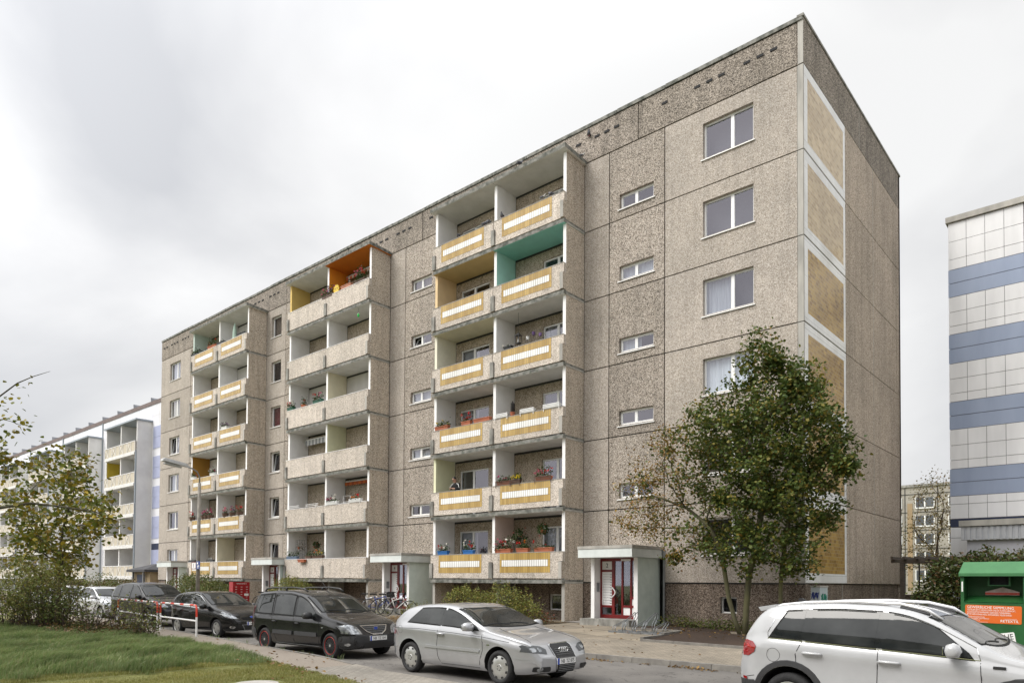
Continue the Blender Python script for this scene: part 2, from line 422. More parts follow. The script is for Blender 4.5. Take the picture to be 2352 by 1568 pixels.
def slabmat(name, c1, c2, mortar, w, h, offset, ang=0.0):
    mt, t, b = newmat(name); b.inputs['Roughness'].default_value = .9; b.inputs['Specular IOR Level'].default_value = .25
    c = N(t, 'ShaderNodeTexCoord'); mp = N(t, 'ShaderNodeMapping'); mp.inputs['Rotation'].default_value = (0, 0, ang)
    mp.inputs['Location'].default_value = (400*w, 400*h, 0)
    t.links.new(c.outputs['Object'], mp.inputs[0])
    br = N(t, 'ShaderNodeTexBrick'); br.offset = offset
    setin(br, Scale=1.0, Mortar_Size=.022 if w > .5 else .007, Mortar_Smooth=.3, Bias=0.0, Brick_Width=w, Row_Height=h)
    br.inputs['Color1'].default_value = (*c1, 1); br.inputs['Color2'].default_value = (*c2, 1); br.inputs['Mortar'].default_value = (*mortar, 1)
    t.links.new(mp.outputs[0], br.inputs['Vector'])
    v = ocoord(t)
    col = mixc(t, 1.0, br.outputs['Color'], ramp(t, noise(t, v, .6, 6, .65), [(0.3, (.72, .72, .72)), (0.7, (1.12, 1.1, 1.08))]), 'MULTIPLY')
    col = mixc(t, 1.0, col, ramp(t, noise(t, v, 40, 3, .7), [(0.3, (.8, .8, .8)), (0.7, (1.15, 1.15, 1.15))]), 'MULTIPLY')
    t.links.new(col, b.inputs['Base Color']); bump(t, b, br.outputs['Fac'], -.4, .006)
    return mt
M_ASPH = groundmat('asphalt', (.185, .174, .16), (.12, .113, .105), 6, (.25, .23, .20), 5)
M_PAVE = slabmat('pavement_slabs', (.285, .246, .19), (.215, .186, .146), (.05, .044, .035), 1.25, 1.25, .0, .35)
M_BLOCK = slabmat('paving_blocks', (.30, .262, .21), (.235, .206, .165), (.11, .10, .08), .21, .105, .5)
M_BLOCK2 = slabmat('driveway_blocks', (.30, .28, .245), (.255, .235, .205), (.13, .12, .10), .21, .11, .5, .12)
M_NEARP = groundmat('worn_pavement', (.27, .235, .195), (.205, .175, .145), 9, (.10, .07, .04))
M_KERB = mat('kerb_stone', (.23, .215, .19), (.14, .13, .118), 3, .9, .3, 40)
M_LAWN = groundmat('lawn_soil', (.17, .17, .055), (.12, .13, .04), 7, (.20, .155, .07))
M_SOIL = groundmat('bark_mulch', (.06, .038, .026), (.032, .021, .015), 11, (.30, .25, .20))
M_BED = groundmat('leafy_bed', (.12, .085, .045), (.06, .045, .025), 8, (.22, .13, .05))
M_GRAVEL = groundmat('pale_gravel', (.46, .43, .39), (.30, .28, .25), 20, (.62, .60, .56))

kn = lambda x: pw(x, KERB_N); kf = lambda x: pw(x, KERB_F)
g = MB(); g.box(-600, 600, -400, 900, -.6, -.012)
tag(g.build('ground', M_LAWN), kind='structure')
strip('road', kn, kf, 0.0, 0.0, M_ASPH)
# far pavement up to the building, rising gently
XS2 = [x for x in XS if x <= 120]
strip('far_pavement', lambda x: kf(x)+.15, lambda x: -5.6, lambda x, y: gz(x, y), 0, M_BLOCK, XS2, 3)
strip('forecourt', lambda x: -5.6, lambda x: 1.0, lambda x, y: gz(x, y), 0, M_PAVE, XS2, 4)
strip('yard', lambda x: 1.0, lambda x: 140, lambda x, y: .356, 0, M_LAWN, XS2, 2)
b = MB()
xs = [-140, -70, -40]+[-40+i for i in range(1, 161)]
for i in range(len(xs)-1):
    x0, x1 = xs[i], xs[i+1]-.012
    z = .125 if x0 < 2.4 else (.125-.035*min(2.4, x0-1.4) if x0 < 5 else .03)
    b.add([(x0, kf(x0), -.1), (x1, kf(x1), -.1), (x1, kf(x1)+.15, -.1), (x0, kf(x0)+.15, -.1),
           (x0, kf(x0)+.02, z), (x1, kf(x1)+.02, z), (x1, kf(x1)+.15, z), (x0, kf(x0)+.15, z)],
          [(0, 1, 5, 4), (4, 5, 6, 7), (1, 2, 6, 5), (3, 0, 4, 7)])
tag(b.build('far_kerb', M_KERB), kind='structure')
# near pavement: kerb, walkway, lowered driveway
def nz(x, y):
    t = min(1, max(0, (x+6.6)/2.6))       # drops to road level at the driveway
    return .12*(1-t)+.006*t
LAWN = [(-140, -13), (-40, -13.1), (-25, -13.6), (-16, -14.2), (-10, -14.55), (-6.2, -14.87), (-4.95, -15.08), (-2.43, -15.45), (1, -16.6), (4, -18.5), (8, -22), (12, -26), (60, -60)]
lw = lambda x: pw(x, LAWN)
XS3 = sorted(set(XS+[-6.2, -4.6, -5.4, -5.8, -12, -14, 1, 3, 6, 10]))
strip('near_pavement', lw, lambda x: kn(x)-.13, nz, 0, M_NEARP, [x for x in XS3 if x <= -5], 3)
strip('driveway', lw, lambda x: kn(x)-.001, nz, 0, M_BLOCK2, [x for x in XS3 if x >= -5], 3)
b = MB()
xs = [-140, -100, -70, -50]+[-50+i for i in range(1, 46)]
for i in range(len(xs)-1):
    x0, x1 = xs[i], xs[i+1]-.012
    b.add([(x0, kn(x0), -.1), (x1, kn(x1), -.1), (x1, kn(x1)-.14, -.1), (x0, kn(x0)-.14, -.1),
           (x0, kn(x0)-.02, nz(x0, 0)+.006), (x1, kn(x1)-.02, nz(x1, 0)+.006), (x1, kn(x1)-.14, nz(x1, 0)+.006), (x0, kn(x0)-.14, nz(x0, 0)+.006)],
          [(0, 1, 5, 4), (4, 5, 6, 7), (1, 2, 6, 5), (3, 0, 4, 7)])
tag(b.build('near_kerb', M_KERB), kind='structure')
def lz(x, y):
    d = lw(x)-y                            # lawn swells up a little behind its edge
    return .10+.10*min(1, max(0, d)/1.2)*(1 if x < -5.5 else .35)
XL = [-140, -90, -60, -45, -35]+[-30+i for i in range(0, 32)]+[3, 5, 8, 12, 20, 60]
def lawnsheet():
    b = MB()
    ds = [0, .15, .3, .5, .7, .95, 1.2, 1.7, 2.4, 3.4, 5, 8, 14, 40, 200]
    for i in range(len(XL)-1):
        for k in range(len(ds)-1):
            q = []
            for x, d in ((XL[i], ds[k]), (XL[i+1], ds[k]), (XL[i+1], ds[k+1]), (XL[i], ds[k+1])):
                y = lw(x)-d; q.append((x, y, lz(x, y) if d > 0 else lz(x, y)-.04))
            b.quad(*q)
    tag(b.build('lawn', M_LAWN), kind='structure')
lawnsheet()
# soil bed with the tree, edged with kerb stones
def bed(name, poly, z, mt):
    b = MB(); n = len(poly)
    b.add([(p[0], p[1], gz(*p)+z) for p in poly], [tuple(range(n))]); return tag(b.build(name, mt), kind='structure')
bed('soil_bed', [(-2.6, -5.5), (8, -5.95), (8, -.02), (-5.0, -.02), (-4.9, -2.6), (-2.85, -2.7)], .03, M_SOIL)
b = MB()
edge = [(-4.9, -2.64), (-2.86, -2.74), (-2.62, -5.54), (8, -6.0)]
for i in range(3):
    a, c = Vector(edge[i]), Vector(edge[i+1]); n = max(1, int((c-a).length))
    d = (c-a)/n; pn = Vector((-d.y, d.x)).normalized()*.05
    for k in range(n):
        p, q = a+d*k, a+d*(k+1)-d.normalized()*.01
        b.prism([(p-pn).to_tuple(), (q-pn).to_tuple(), (q+pn).to_tuple(), (p+pn).to_tuple()], 'z', gz(p.x, p.y)-.1, gz(p.x, p.y)+.065)
tag(b.build('bed_edging', M_KERB), kind='structure')
bed('planting_bed', [(-16.6, -5.0), (-9.2, -4.8), (-8.2, -2.2), (-8.3, -1.3), (-16.6, -1.3)], .02, M_BED)
bed('planting_bed', [(-28.0, -4.6), (-20.6, -4.6), (-20.6, -1.2), (-28.0, -1.2)], .02, M_BED)
bed('gravel_strip', [(-8.75, -1.25), (-7.4, -1.25), (-7.4, -.05), (-8.75, -.05)], .024, M_GRAVEL)

# ------------------------------------------------------------------ the main apartment block
BLD = thing('apartment_building', 'long six storey beige pebble-dash concrete apartment block with tiled loggias', 'apartment building', (-24.25, 6.0, 0.0))
def panel(S0, S1, z0, z1, ops, mt, Y=0.0, th=.28, name='wall_panel', gap=.021, parent=None):
    """concrete panel of the long front: S runs left from the right-hand corner, ops = openings"""
    S0 += gap; S1 -= gap; z0 += gap; z1 -= gap
    ss = sorted({S0, S1, *[o[0] for o in ops], *[o[1] for o in ops]}); zs = sorted({z0, z1, *[o[2] for o in ops], *[o[3] for o in ops]})
    b = MB()
    hole = lambda i, k: i < 0 or k < 0 or i >= len(ss)-1 or k >= len(zs)-1 or any(o[0] <= ss[i]+1e-6 and ss[i+1] <= o[1]+1e-6 and o[2] <= zs[k]+1e-6 and zs[k+1] <= o[3]+1e-6 for o in ops)
    for i in range(len(ss)-1):
        for k in range(len(zs)-1):
            if hole(i, k): continue
            x0, x1, a, c = -ss[i], -ss[i+1], zs[k], zs[k+1]
            b.quad((x1, Y, a), (x0, Y, a), (x0, Y, c), (x1, Y, c))
            if hole(i-1, k): b.quad((x0, Y, a), (x0, Y+th, a), (x0, Y+th, c), (x0, Y, c))
            if hole(i+1, k): b.quad((x1, Y+th, a), (x1, Y, a), (x1, Y, c), (x1, Y+th, c))
            if hole(i, k-1): b.quad((x1, Y+th, a), (x0, Y+th, a), (x0, Y, a), (x1, Y, a))
            if hole(i, k+1): b.quad((x1, Y, c), (x0, Y, c), (x0, Y+th, c), (x1, Y+th, c))
    return b.build(name, mt, parent or BLD)
CURT_COL = {}
def window(S0, S1, z0, z1, mull=(.5,), style='', Y=.13, sill=True, name='window', parent=None, fr=.065, room=True, dx=0):
    """white plastic window set in an opening; mull = mullion positions from the left (large S) side"""
    b = MB(); xl, xr = -S1, -S0
    d0, d1 = Y, Y+.07
    b.box(xl, xr, d0, d1, z0, z0+fr); b.box(xl, xr, d0, d1, z1-fr, z1)
    b.box(xl, xl+fr, d0, d1, z0+fr, z1-fr); b.box(xr-fr, xr, d0, d1, z0+fr, z1-fr)
    xs = [xl+fr]
    for mm in mull:
        c = xl+(xr-xl)*mm; b.box(c-.06, c+.06, d0, d1, z0+fr, z1-fr); xs += [c-.06, c+.06]
    xs.append(xr-fr)
    w = b.build(name, M_WFRAME, parent or BLD)
    for i in range(0, len(xs), 2):
        a, c = xs[i], xs[i+1]
        if 'tilt%d' % (i//2) in style:
            # sash tilted inwards at the top
            s_ = MB(); h = z1-z0-2*fr; k = .16
            def P(x, z): return (x, d1+.005+k*(z-z0-fr)/h, z)
            f2 = .05
            for (x0, x1, za, zb) in ((a, c, z0+fr, z0+fr+f2), (a, c, z1-fr-f2, z1-fr), (a, a+f2, z0+fr+f2, z1-fr-f2), (c-f2, c, z0+fr+f2, z1-fr-f2)):
                s_.add([P(x0, za), P(x1, za), P(x1, zb), P(x0, zb)]+[(p[0], p[1]+.05, p[2]) for p in (P(x0, za), P(x1, za), P(x1, zb), P(x0, zb))],
                       [(0, 1, 2, 3), (7, 6, 5, 4), (0, 4, 5, 1), (3, 2, 6, 7), (0, 3, 7, 4), (1, 5, 6, 2)])
            s_.build('tilted_sash', M_WFRAME, w)
            p = MB(); p.quad(P(a+f2, z0+fr+f2), P(c-f2, z0+fr+f2), P(c-f2, z1-fr-f2), P(a+f2, z1-fr-f2)); p.build('pane', M_GLASS, w)
        else:
            p = MB(); p.quad((a, d0+.025, z0+fr), (c, d0+.025, z0+fr), (c, d0+.025, z1-fr), (a, d0+.025, z1-fr)); p.build('pane', M_GLASS, w)
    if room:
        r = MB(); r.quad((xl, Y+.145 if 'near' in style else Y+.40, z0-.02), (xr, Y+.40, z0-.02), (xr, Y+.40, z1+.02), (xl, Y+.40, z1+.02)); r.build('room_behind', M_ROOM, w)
    for key, col in (('net', M_CURT), ('red', 'red'), ('brown', 'brown'), ('cream', 'cream'), ('blind', 'blind'), ('violet', 'violet'), ('navy', 'navy')):
        if key in style:
            if isinstance(col, str):
                cc = {'red': (.16, .02, .025), 'brown': (.16, .12, .09), 'cream': (.66, .60, .48), 'blind': (.70, .72, .76), 'violet': (.42, .36, .62), 'navy': (.07, .08, .13)}[col]
                col = mat(key+'_curtain', cc, tuple(q*.6 for q in cc), 10, .9, .15, stretch=(1, 1, .04))
            cb = MB(); n = 24; half = 'half' in style
            cl, cr = (xl+.03, xr-.03) if not half else (xl+.03, xl+(xr-xl)*.55)
            zt = z1-.03; zb = z0+.02 if 'short' not in style else z0+(z1-z0)*.45
            for i in range(n):
                xa, xb = cl+(cr-cl)*i/n, cl+(cr-cl)*(i+1)/n
                ya, yb = Y+.15+.022*math.sin(i*2.1), Y+.15+.022*math.sin((i+1)*2.1)
                cb.quad((xa, ya, zb), (xb, yb, zb), (xb, yb, zt), (xa, ya, zt))
            cb.build('curtain', col, w, smooth=True)
    if sill:
        s_ = MB(); s_.add([(xl-.06, Y-.18, z0-.045), (xr+.06, Y-.18, z0-.045), (xr+.06, Y+.02, z0-.002), (xl-.06, Y+.02, z0-.002), (xl-.06, Y-.18, z0-.075), (xr+.06, Y-.18, z0-.075), (xr+.06, Y+.02, z0-.03), (xl-.06, Y+.02, z0-.03)],
               [(0, 1, 2, 3), (7, 6, 5, 4), (4, 5, 1, 0), (0, 3, 7, 4), (1, 5, 6, 2)])
        s_.build('sill', M_WFRAME, w)
    return w
L_TOT = 48.5
zf = lambda k: PJ+k*H
# core behind the panels (shows as the dark joints), roof
b = MB(); b.box(-L_TOT+.3, -.4, .55, 12.0, .2, PJ+18.1); b.build('building_core', M_JOINT, BLD)
b = MB(); b.box(-L_TOT+.02, -.02, .27, .30, .2, PJ+16.85)
jb = MB()
for s in (5.02, 7.45, 8.64, 19.65, 20.88, 30.82, 33.02, 43.1, 43.6): jb.box(-s-.03, -s+.03, .05, .29, PJ, PJ+16.8)
for k in range(7): jb.box(-L_TOT+.02, -.02, .05, .29, zf(k)-.03, zf(k)+.03)
jb.build('joint_sealing', M_JOINT, BLD)

# right-hand bay: big window panels, stair panels, narrow panels
big_style = ['', 'cream', 'net', 'blind', '', '']
for k in range(6):
    sty = {5: '', 4: '', 3: 'net half', 2: 'blind', 1: 'brown', 0: ''}[k]
    panel(.19, 5.02, zf(k), zf(k+1), [(1.66, 3.50, zf(k)+1.0, zf(k)+2.27)], M_FINE)
    window(1.66, 3.50, zf(k)+1.0, zf(k)+2.27, (.57,), sty)
    for i, base in enumerate((0, 12.22)):
        s0, s1 = 5.02+base, 7.45+base
        if k > 0:
            o = (5.48+base, 6.98+base, zf(k)+.41, zf(k)+.97)
            panel(s0, s1, zf(k), zf(k+1), [o], M_COARSE)
            window(*o, (.46,), ['net', 'tilt0', 'brown', 'half net', '', 'net tilt1'][(k+i*3) % 6] if i else ['', '', '', 'net half', 'net', ''][k], fr=.085)
        else:
            panel(s0, s1, zf(0)+1.1, zf(1), [], M_COARSE)
        panel(s1, s1+1.19, zf(k), zf(k+1), [], M_FINE)
    panel(28.38, 30.82, zf(k), zf(k+1), [], M_COARSE)
    panel(30.82, 33.02, zf(k), zf(k+1), [(31.30, 32.42, zf(k)+1.05, zf(k)+2.3)], M_FINE)
    window(31.30, 32.42, zf(k)+1.05, zf(k)+2.3, (), {5: 'brown', 4: '', 3: 'red', 2: 'tilt0', 1: 'tilt0', 0: 'tilt0'}[k])
    panel(40.5, 43.55, zf(k), zf(k+1), [], M_COARSE)
    panel(43.55, L_TOT, zf(k), zf(k+1), [(45.2, 46.95, zf(k)+.98, zf(k)+2.27)], M_FINE)
    window(45.2, 46.95, zf(k)+.98, zf(k)+2.27, (.58,), {5: 'net', 4: 'cream', 3: 'tilt0', 2: 'net half', 1: 'navy half', 0: 'net'}[k])
    # corner post
    b = MB(); b.box(-.175, -.012, -.005, .3, zf(k)+.014, zf(k+1)-.014); b.build('corner_post', M_CONCL, BLD)
# attic
at = [0.0, 6.15, 12.3, 18.4, 24.5, 30.75, 36.9, 43.0, L_TOT]
for i in range(8):
    s0, s1 = at[i]+(.19 if i == 0 else 0), at[i+1]
    panel(s0, s1, zf(6), zf(6)+1.42, [], M_ATTIC, Y=-.01, th=.3, name='attic_panel')
b = MB(); b.box(-.175, -.004, -.012, .010, zf(6)+.02, zf(6)+1.52); b.build('corner_post', M_CONCL, BLD)
n = 0
for i in range(8):
    for grp in (.96, 2.79, 4.56):
        for j in range(3):
            s = at[i]+grp+.46*j
            if s > L_TOT-.4: continue
            if random.random() < .06: continue
            b = MB(); b.box(-s-.115, -s+.115, -.035, .02, zf(6)+.86, zf(6)+.945); b.build('vent_slot', M_DARK, BLD)
# roof edge cap of stepped sheet lengths
b = MB(); s = .0
while s < L_TOT:
    l = random.uniform(1.9, 2.6); e = min(L_TOT, s+l); dzc = random.uniform(-.012, .02)
    b.box(-e+.012, -s-.012, -.05, .35, zf(6)+1.425+dzc, zf(6)+1.555+dzc); s = e
b.build('roof_edge', M_EDGE, BLD)
b = MB(); b.box(-.19, .03, -.06, 12.2, zf(6)+1.53, zf(6)+1.61); b.build('roof_edge', M_CONC, BLD)
b = MB(); b.box(-L_TOT, -.03, .3, 12.1, zf(6)+1.3, zf(6)+1.42); b.build('roof', M_EDGE, BLD)
# plinth with cellar windows
def plinth(S0, S1, ops):
    panel(S0, S1, .25, PJ, ops, M_PLINTH, Y=.06, name='plinth_panel', gap=.008)
    for o in ops:
        window(o[0], o[1], o[2], o[3], (), '', Y=.16, sill=False, name='cellar_window', fr=.05)
plinth(.0, 5.02, [(2.29, 2.88, .86, 1.42)])
plinth(7.45, 8.64, [])
plinth(8.64, 16.2, [(9.6, 10.4, .75, 1.4)])
plinth(16.2, 20.9, []); plinth(20.9, 28.4, []); plinth(28.4, 33.02, []); plinth(33.02, 40.6, []); plinth(40.6, L_TOT, [])

# gable end
YD = 12.15
def gpanel(y0, y1, z0, z1, mt, X=0.0, name='gable_panel', gap=.014):
    b = MB(); b.box(X-.3, X, y0+gap, y1-gap, z0+gap, z1-gap); return b.build(name, mt, BLD)
M_OCHRE = bricks('ochre_wall_tiles', (.47, .295, .06), (.25, .14, .026), (.44, .34, .17), .245, .118, 'y', .5, (-6.0, 0), .006)
M_OCHRE2 = bricks('pale_ochre_wall_tiles', (.60, .46, .26), (.40, .275, .13), (.60, .52, .40), .245, .118, 'y', .5, (-6.0, 0), .006)
M_WTILE = bricks('white_border_tiles', (.86, .86, .855), (.82, .82, .81), (.46, .46, .46), .118, .36, 'y', 0, (-6.0, 0), .008)
M_WTILEV = bricks('white_side_tiles', (.86, .86, .855), (.82, .82, .81), (.46, .46, .46), .4, .59, 'y', 0, (-6.0, 0), .004)
for k in range(6):
    t = gpanel(.0, 4.28, zf(k), zf(k+1), M_CONCL, -.002)
    b = MB(); b.box(-.002, .006, .035, 4.25, zf(k)+.03, zf(k)+.34); b.build('tile_border', M_WTILE, t)
    b = MB(); b.box(-.002, .006, .035, 4.25, zf(k+1)-.34, zf(k+1)-.03); b.build('tile_border', M_WTILE, t)
    b = MB(); b.box(-.002, .006, .035, .34, zf(k)+.34, zf(k+1)-.34); b.build('tile_border', M_WTILEV, t)
    b = MB(); b.box(-.002, .006, 4.03, 4.25, zf(k)+.34, zf(k+1)-.34); b.build('tile_border', M_WTILEV, t)
    b = MB(); b.box(-.002, .005, .34, 4.03, zf(k)+.34, zf(k+1)-.34); b.build('tile_field', M_OCHRE2 if k >= 4 else M_OCHRE, t)
    gpanel(4.28, 7.87, zf(k), zf(k+1), M_GABLE); gpanel(7.87, YD, zf(k), zf(k+1), M_GABLE)
b = MB(); b.box(-.05, .003, 7.853, 7.887, PJ, zf(6)); b.build('joint_sealing', M_CONCL, BLD)
gpanel(.0, 6.05, zf(6), zf(6)+1.52, M_ATTIC, .0, 'attic_panel'); gpanel(6.05, YD, zf(6), zf(6)+1.52, M_ATTIC, .0, 'attic_panel')
b = MB(); b.box(-.05, .006, 6.03, 6.07, zf(6), zf(6)+1.5); b.build('joint_sealing', M_CONCL, BLD)
gpanel(.07, 3.95, .25, PJ, M_PLINTH, -.07, 'plinth_panel'); gpanel(3.95, 7.87, .25, PJ, M_PLINTH, -.07, 'plinth_panel'); gpanel(7.87, YD-.4, .25, PJ, M_PLINTH, -.07, 'plinth_panel')
b = MB(); b.box(-.1, -.062, 3.93, 3.97, .25, PJ); b.box(-.1, -.062, 7.85, 7.89, .25, PJ); b.build('joint_sealing', M_CONCL, BLD)
b = MB(); b.box(-L_TOT, .0, YD-.2, YD, .2, zf(6)+1.5); b.box(-L_TOT, -L_TOT+.2, .3, YD, .2, zf(6)+1.5); b.build('rear_wall', M_GABLE, BLD)

# rain pipe and joint strips
b = MB(); b.tube([(-5.02, -.02, .3), (-5.02, -.02, 3.1)], .045, 8); b.build('rain_pipe', M_GREYMETAL, BLD)

# loggia towers
M_PTILE = bricks('ochre_balcony_tiles', (.51, .345, .105), (.36, .225, .055), (.24, .18, .09), .1155, 10.0, 'x', 0, (24.25, 0), .008)
M_PTILEW = bricks('white_balcony_tiles', (.84, .84, .82), (.80, .80, .78), (.30, .28, .24), .1155, 10.0, 'x', 0, (24.25, 0), .012)
def paint(c): return mat('paint_%d_%d_%d' % tuple(int(q*99) for q in c), c, tuple(q*.88 for q in c), 1.5, .85, .1, 25)
CREAM, LYEL, OCHW, ORANGE, TEAL, PINK, SAND, MINTP, BROWNW = (.80, .74, .55), (.76, .76, .52), (.70, .50, .16), (.86, .30, .02), (.42, .74, .66), (.70, .56, .50), (.78, .58, .33), (.60, .72, .66), (.40, .20, .03)
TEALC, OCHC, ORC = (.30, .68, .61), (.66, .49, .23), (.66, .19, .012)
def tower(S0, tiled, walls, ceils, wins):
    """S0: right outer face. walls/ceils: {(k, bay): colour}; bay 0 = right, 1 = left"""
    D = 1.2
    wall_s = [(S0, S0+.15), (S0+3.67, S0+3.82), (S0+7.34, S0+7.49)]
    for k in range(-1, 6):
        z0 = .3 if k < 0 else zf(k)+.012; z1 = zf(0)-.05 if k < 0 else zf(k+1)-.012
        for i, (a, c) in enumerate(wall_s):
            if k < 0 and i == 1: b = MB(); b.box(-c, -a, -D+.25, .0, z0, z1); b.build('side_wall', M_CONC, BLD); continue
            # slots: 0 aggregate, 1 white, 2 paint on the face seen from the right, 3 light concrete
            right = walls.get((k, i-1), None) if i > 0 else None
            mats = [M_SIDE, M_WHITEWALL, paint(right) if right else M_WHITEWALL, M_CONCL]
            b = MB()
            if k < 0: b.box(-c, -a, -D, .0, z0, z1, ms={'d': 0, 'y0': 3})
            else:
                pf = 2 if right and right != BROWNW else 1
                b.box(-c, -a, -D, .0, z0, z1, ms={'d': 0, 'x1': 0 if i == 0 else 2, 'x0': 1 if i < 2 else 0, 'y0': pf if i == 2 else 1})
            w = b.build('side_wall', mats, BLD)
            if k >= 0:
                # concrete nose that carries the parapet
                nb = MB(); nb.box(-c-(.02 if i else .0), -a+(.02 if i else .0), -D-.21, -D-.002, zf(k)+.15, zf(k)+.80, ms={'d': 0, 'y0': 3, 'x0': 3, 't': 3, 'x1': 0 if i == 0 else 3})
                nb.build('bracket', mats if i == 0 else [M_SIDE, M_WHITEWALL, M_WHITEWALL, M_CONC], w)
    for k in range(0, 6):
        b = MB(); b.box(-S0-.13, -S0+.016, -1.19, -.012, zf(k)-.048, zf(k)+.02); b.build('joint_band', M_CONCL, BLD)
    for k in range(0, 7):
        for bay in (0, 1):
            a, c = (S0-.01, S0+3.745) if bay == 0 else (S0+3.755, S0+7.5)
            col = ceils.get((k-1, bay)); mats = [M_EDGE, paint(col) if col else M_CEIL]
            b = MB()
            if k < 6:
                b.box(-c, -a, -1.36, -.004, zf(k)-.05, zf(k)+.10, ms={'d': 0, 'b': 1})
            else:
                b.add([(-c-.12*(bay), -1.44, zf(6)+.02), (-a+.1*(1-bay), -1.44, zf(6)+.02), (-a+.1*(1-bay), -.012, zf(6)-.06), (-c-.12*bay, -.012, zf(6)-.06),
                       (-c-.12*bay, -1.44, zf(6)+.19), (-a+.1*(1-bay), -1.44, zf(6)+.19), (-a+.1*(1-bay), -.012, zf(6)+.09), (-c-.12*bay, -.012, zf(6)+.09)], [])
                o = len(b.v)-8
                for f, mm in (((3, 2, 1, 0), 1), ((4, 5, 6, 7), 0), ((0, 1, 5, 4), 0), ((1, 2, 6, 5), 0), ((3, 0, 4, 7), 0)): b.f.append(tuple(i+o for i in f)); b.m.append(mm)
            b.build('balcony_slab', mats, BLD)
    for k in range(6):
        for bay in (0, 1):
            a, c = (S0+.0, S0+3.735) if bay == 0 else (S0+3.765, S0+7.49)
            zt, zb, yn = zf(k)+1.17, zf(k)+.155, zf(k)+.82
            an, cn = (a+.175, c-.10) if bay == 0 else (a+.10, c-.175)
            b = MB()
            poly = [(-cn, zb), (-an, zb), (-an, yn), (-a, yn), (-a, zt), (-c, zt), (-c, yn), (-cn, yn)]
            b.prism(poly, 'y', -1.345, -1.215)
            p = b.build('parapet', M_PARAPET, BLD)
            cb = MB(); cb.box(-c+.01, -a-.01, -1.36, -1.2, zt+.001, zt+.022); cb.build('coping', M_WHITEWALL if not (tiled and S0 < 10) else M_CONCL, p)
            if tiled:
                t0, t1 = (a+.60, c-.44) if bay == 0 else (a+.49, c-.53)
                t0 = round(t0/.1155)*.1155; t1 = round(t1/.1155)*.1155
                tb = MB(); tb.box(-t1, -t0, -1.352, -1.34, zf(k)+.375, zf(k)+1.165)
                tb.build('tile_field', M_PTILE, p)
                tb = MB(); tb.box(-t1+.1155, -t0-.1155, -1.357, -1.345, zf(k)+.63, zf(k)+.885); tb.build('tile_stripe', M_PTILEW, p)
                tb = MB(); tb.box(-t1, -t0, -1.3545, -1.345, zf(k)+.622, zf(k)+.630); tb.box(-t1, -t0, -1.3545, -1.345, zf(k)+.885, zf(k)+.893); tb.build('tile_joint', M_JOINT, p)
            # back wall with balcony window
            ws = wins.get((k, bay), ('', None))
            wcol = ws[1]
            wa, wc = (S0+.45, S0+2.12) if bay == 0 else (S0+5.2, S0+7.02)
            if ws[0] == 'door': wa, wc = (S0+.3, S0+1.2) if bay == 0 else (S0+4.1, S0+5.0)
            if S0 > 20: wa, wc = (S0+.3, S0+1.55) if bay == 0 else (S0+4.0, S0+5.55)
            op = (wa, wc, zf(k)+.15, zf(k)+2.3)
            a2, c2 = (S0+.15, S0+3.67) if bay == 0 else (S0+3.82, S0+7.34)
            panel(a2, c2, zf(k)+.1, zf(k+1)-.12, [op], paint(wcol) if wcol else M_LOGGIA, name='loggia_wall')
            if ws[0] == 'net': sty = 'net'
            else: sty = ws[0]
            window(*op, (.47,), sty, name='balcony_door', sill=False, Y=.06)
            jt = MB(); jt.box(-c2, -a2, .02, .25, zf(k+1)-.14, zf(k+1)-.06); jt.build('joint_sealing', M_JOINT, BLD)
tower(8.64, True,
      {(0, 0): PINK, (1, 1): LYEL, (3, 1): (.82, .79, .64), (4, 1): SAND, (4, 0): TEAL},
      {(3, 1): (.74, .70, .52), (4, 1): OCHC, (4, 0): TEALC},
      {(0, 0): ('net short', None), (0, 1): ('net half', None), (1, 0): ('navy', None), (1, 1): ('', None), (2, 0): ('navy', None), (2, 1): ('net half', None), (3, 0): ('net half', None), (3, 1): ('net half', None)})
tower(20.88, False,
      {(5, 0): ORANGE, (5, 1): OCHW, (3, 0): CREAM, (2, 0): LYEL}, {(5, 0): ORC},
      {(3, 0): ('', (.62, .60, .57)), (3, 1): ('', (.72, .70, .68)), (1, 1): ('violet', None), (0, 0): ('navy', None), (0, 1): ('net half', None)})
tower(33.02, True,
      {(5, 1): MINTP, (2, 1): BROWNW, (0, 0): CREAM}, {},
      {(5, 0): ('', (.66, .64, .62)), (4, 0): ('', (.66, .64, .62)), (2, 1): ('net', (.70, .68, .66)), (1, 0): ('net half', None), (1, 1): ('net half', None), (0, 0): ('net half', None)})

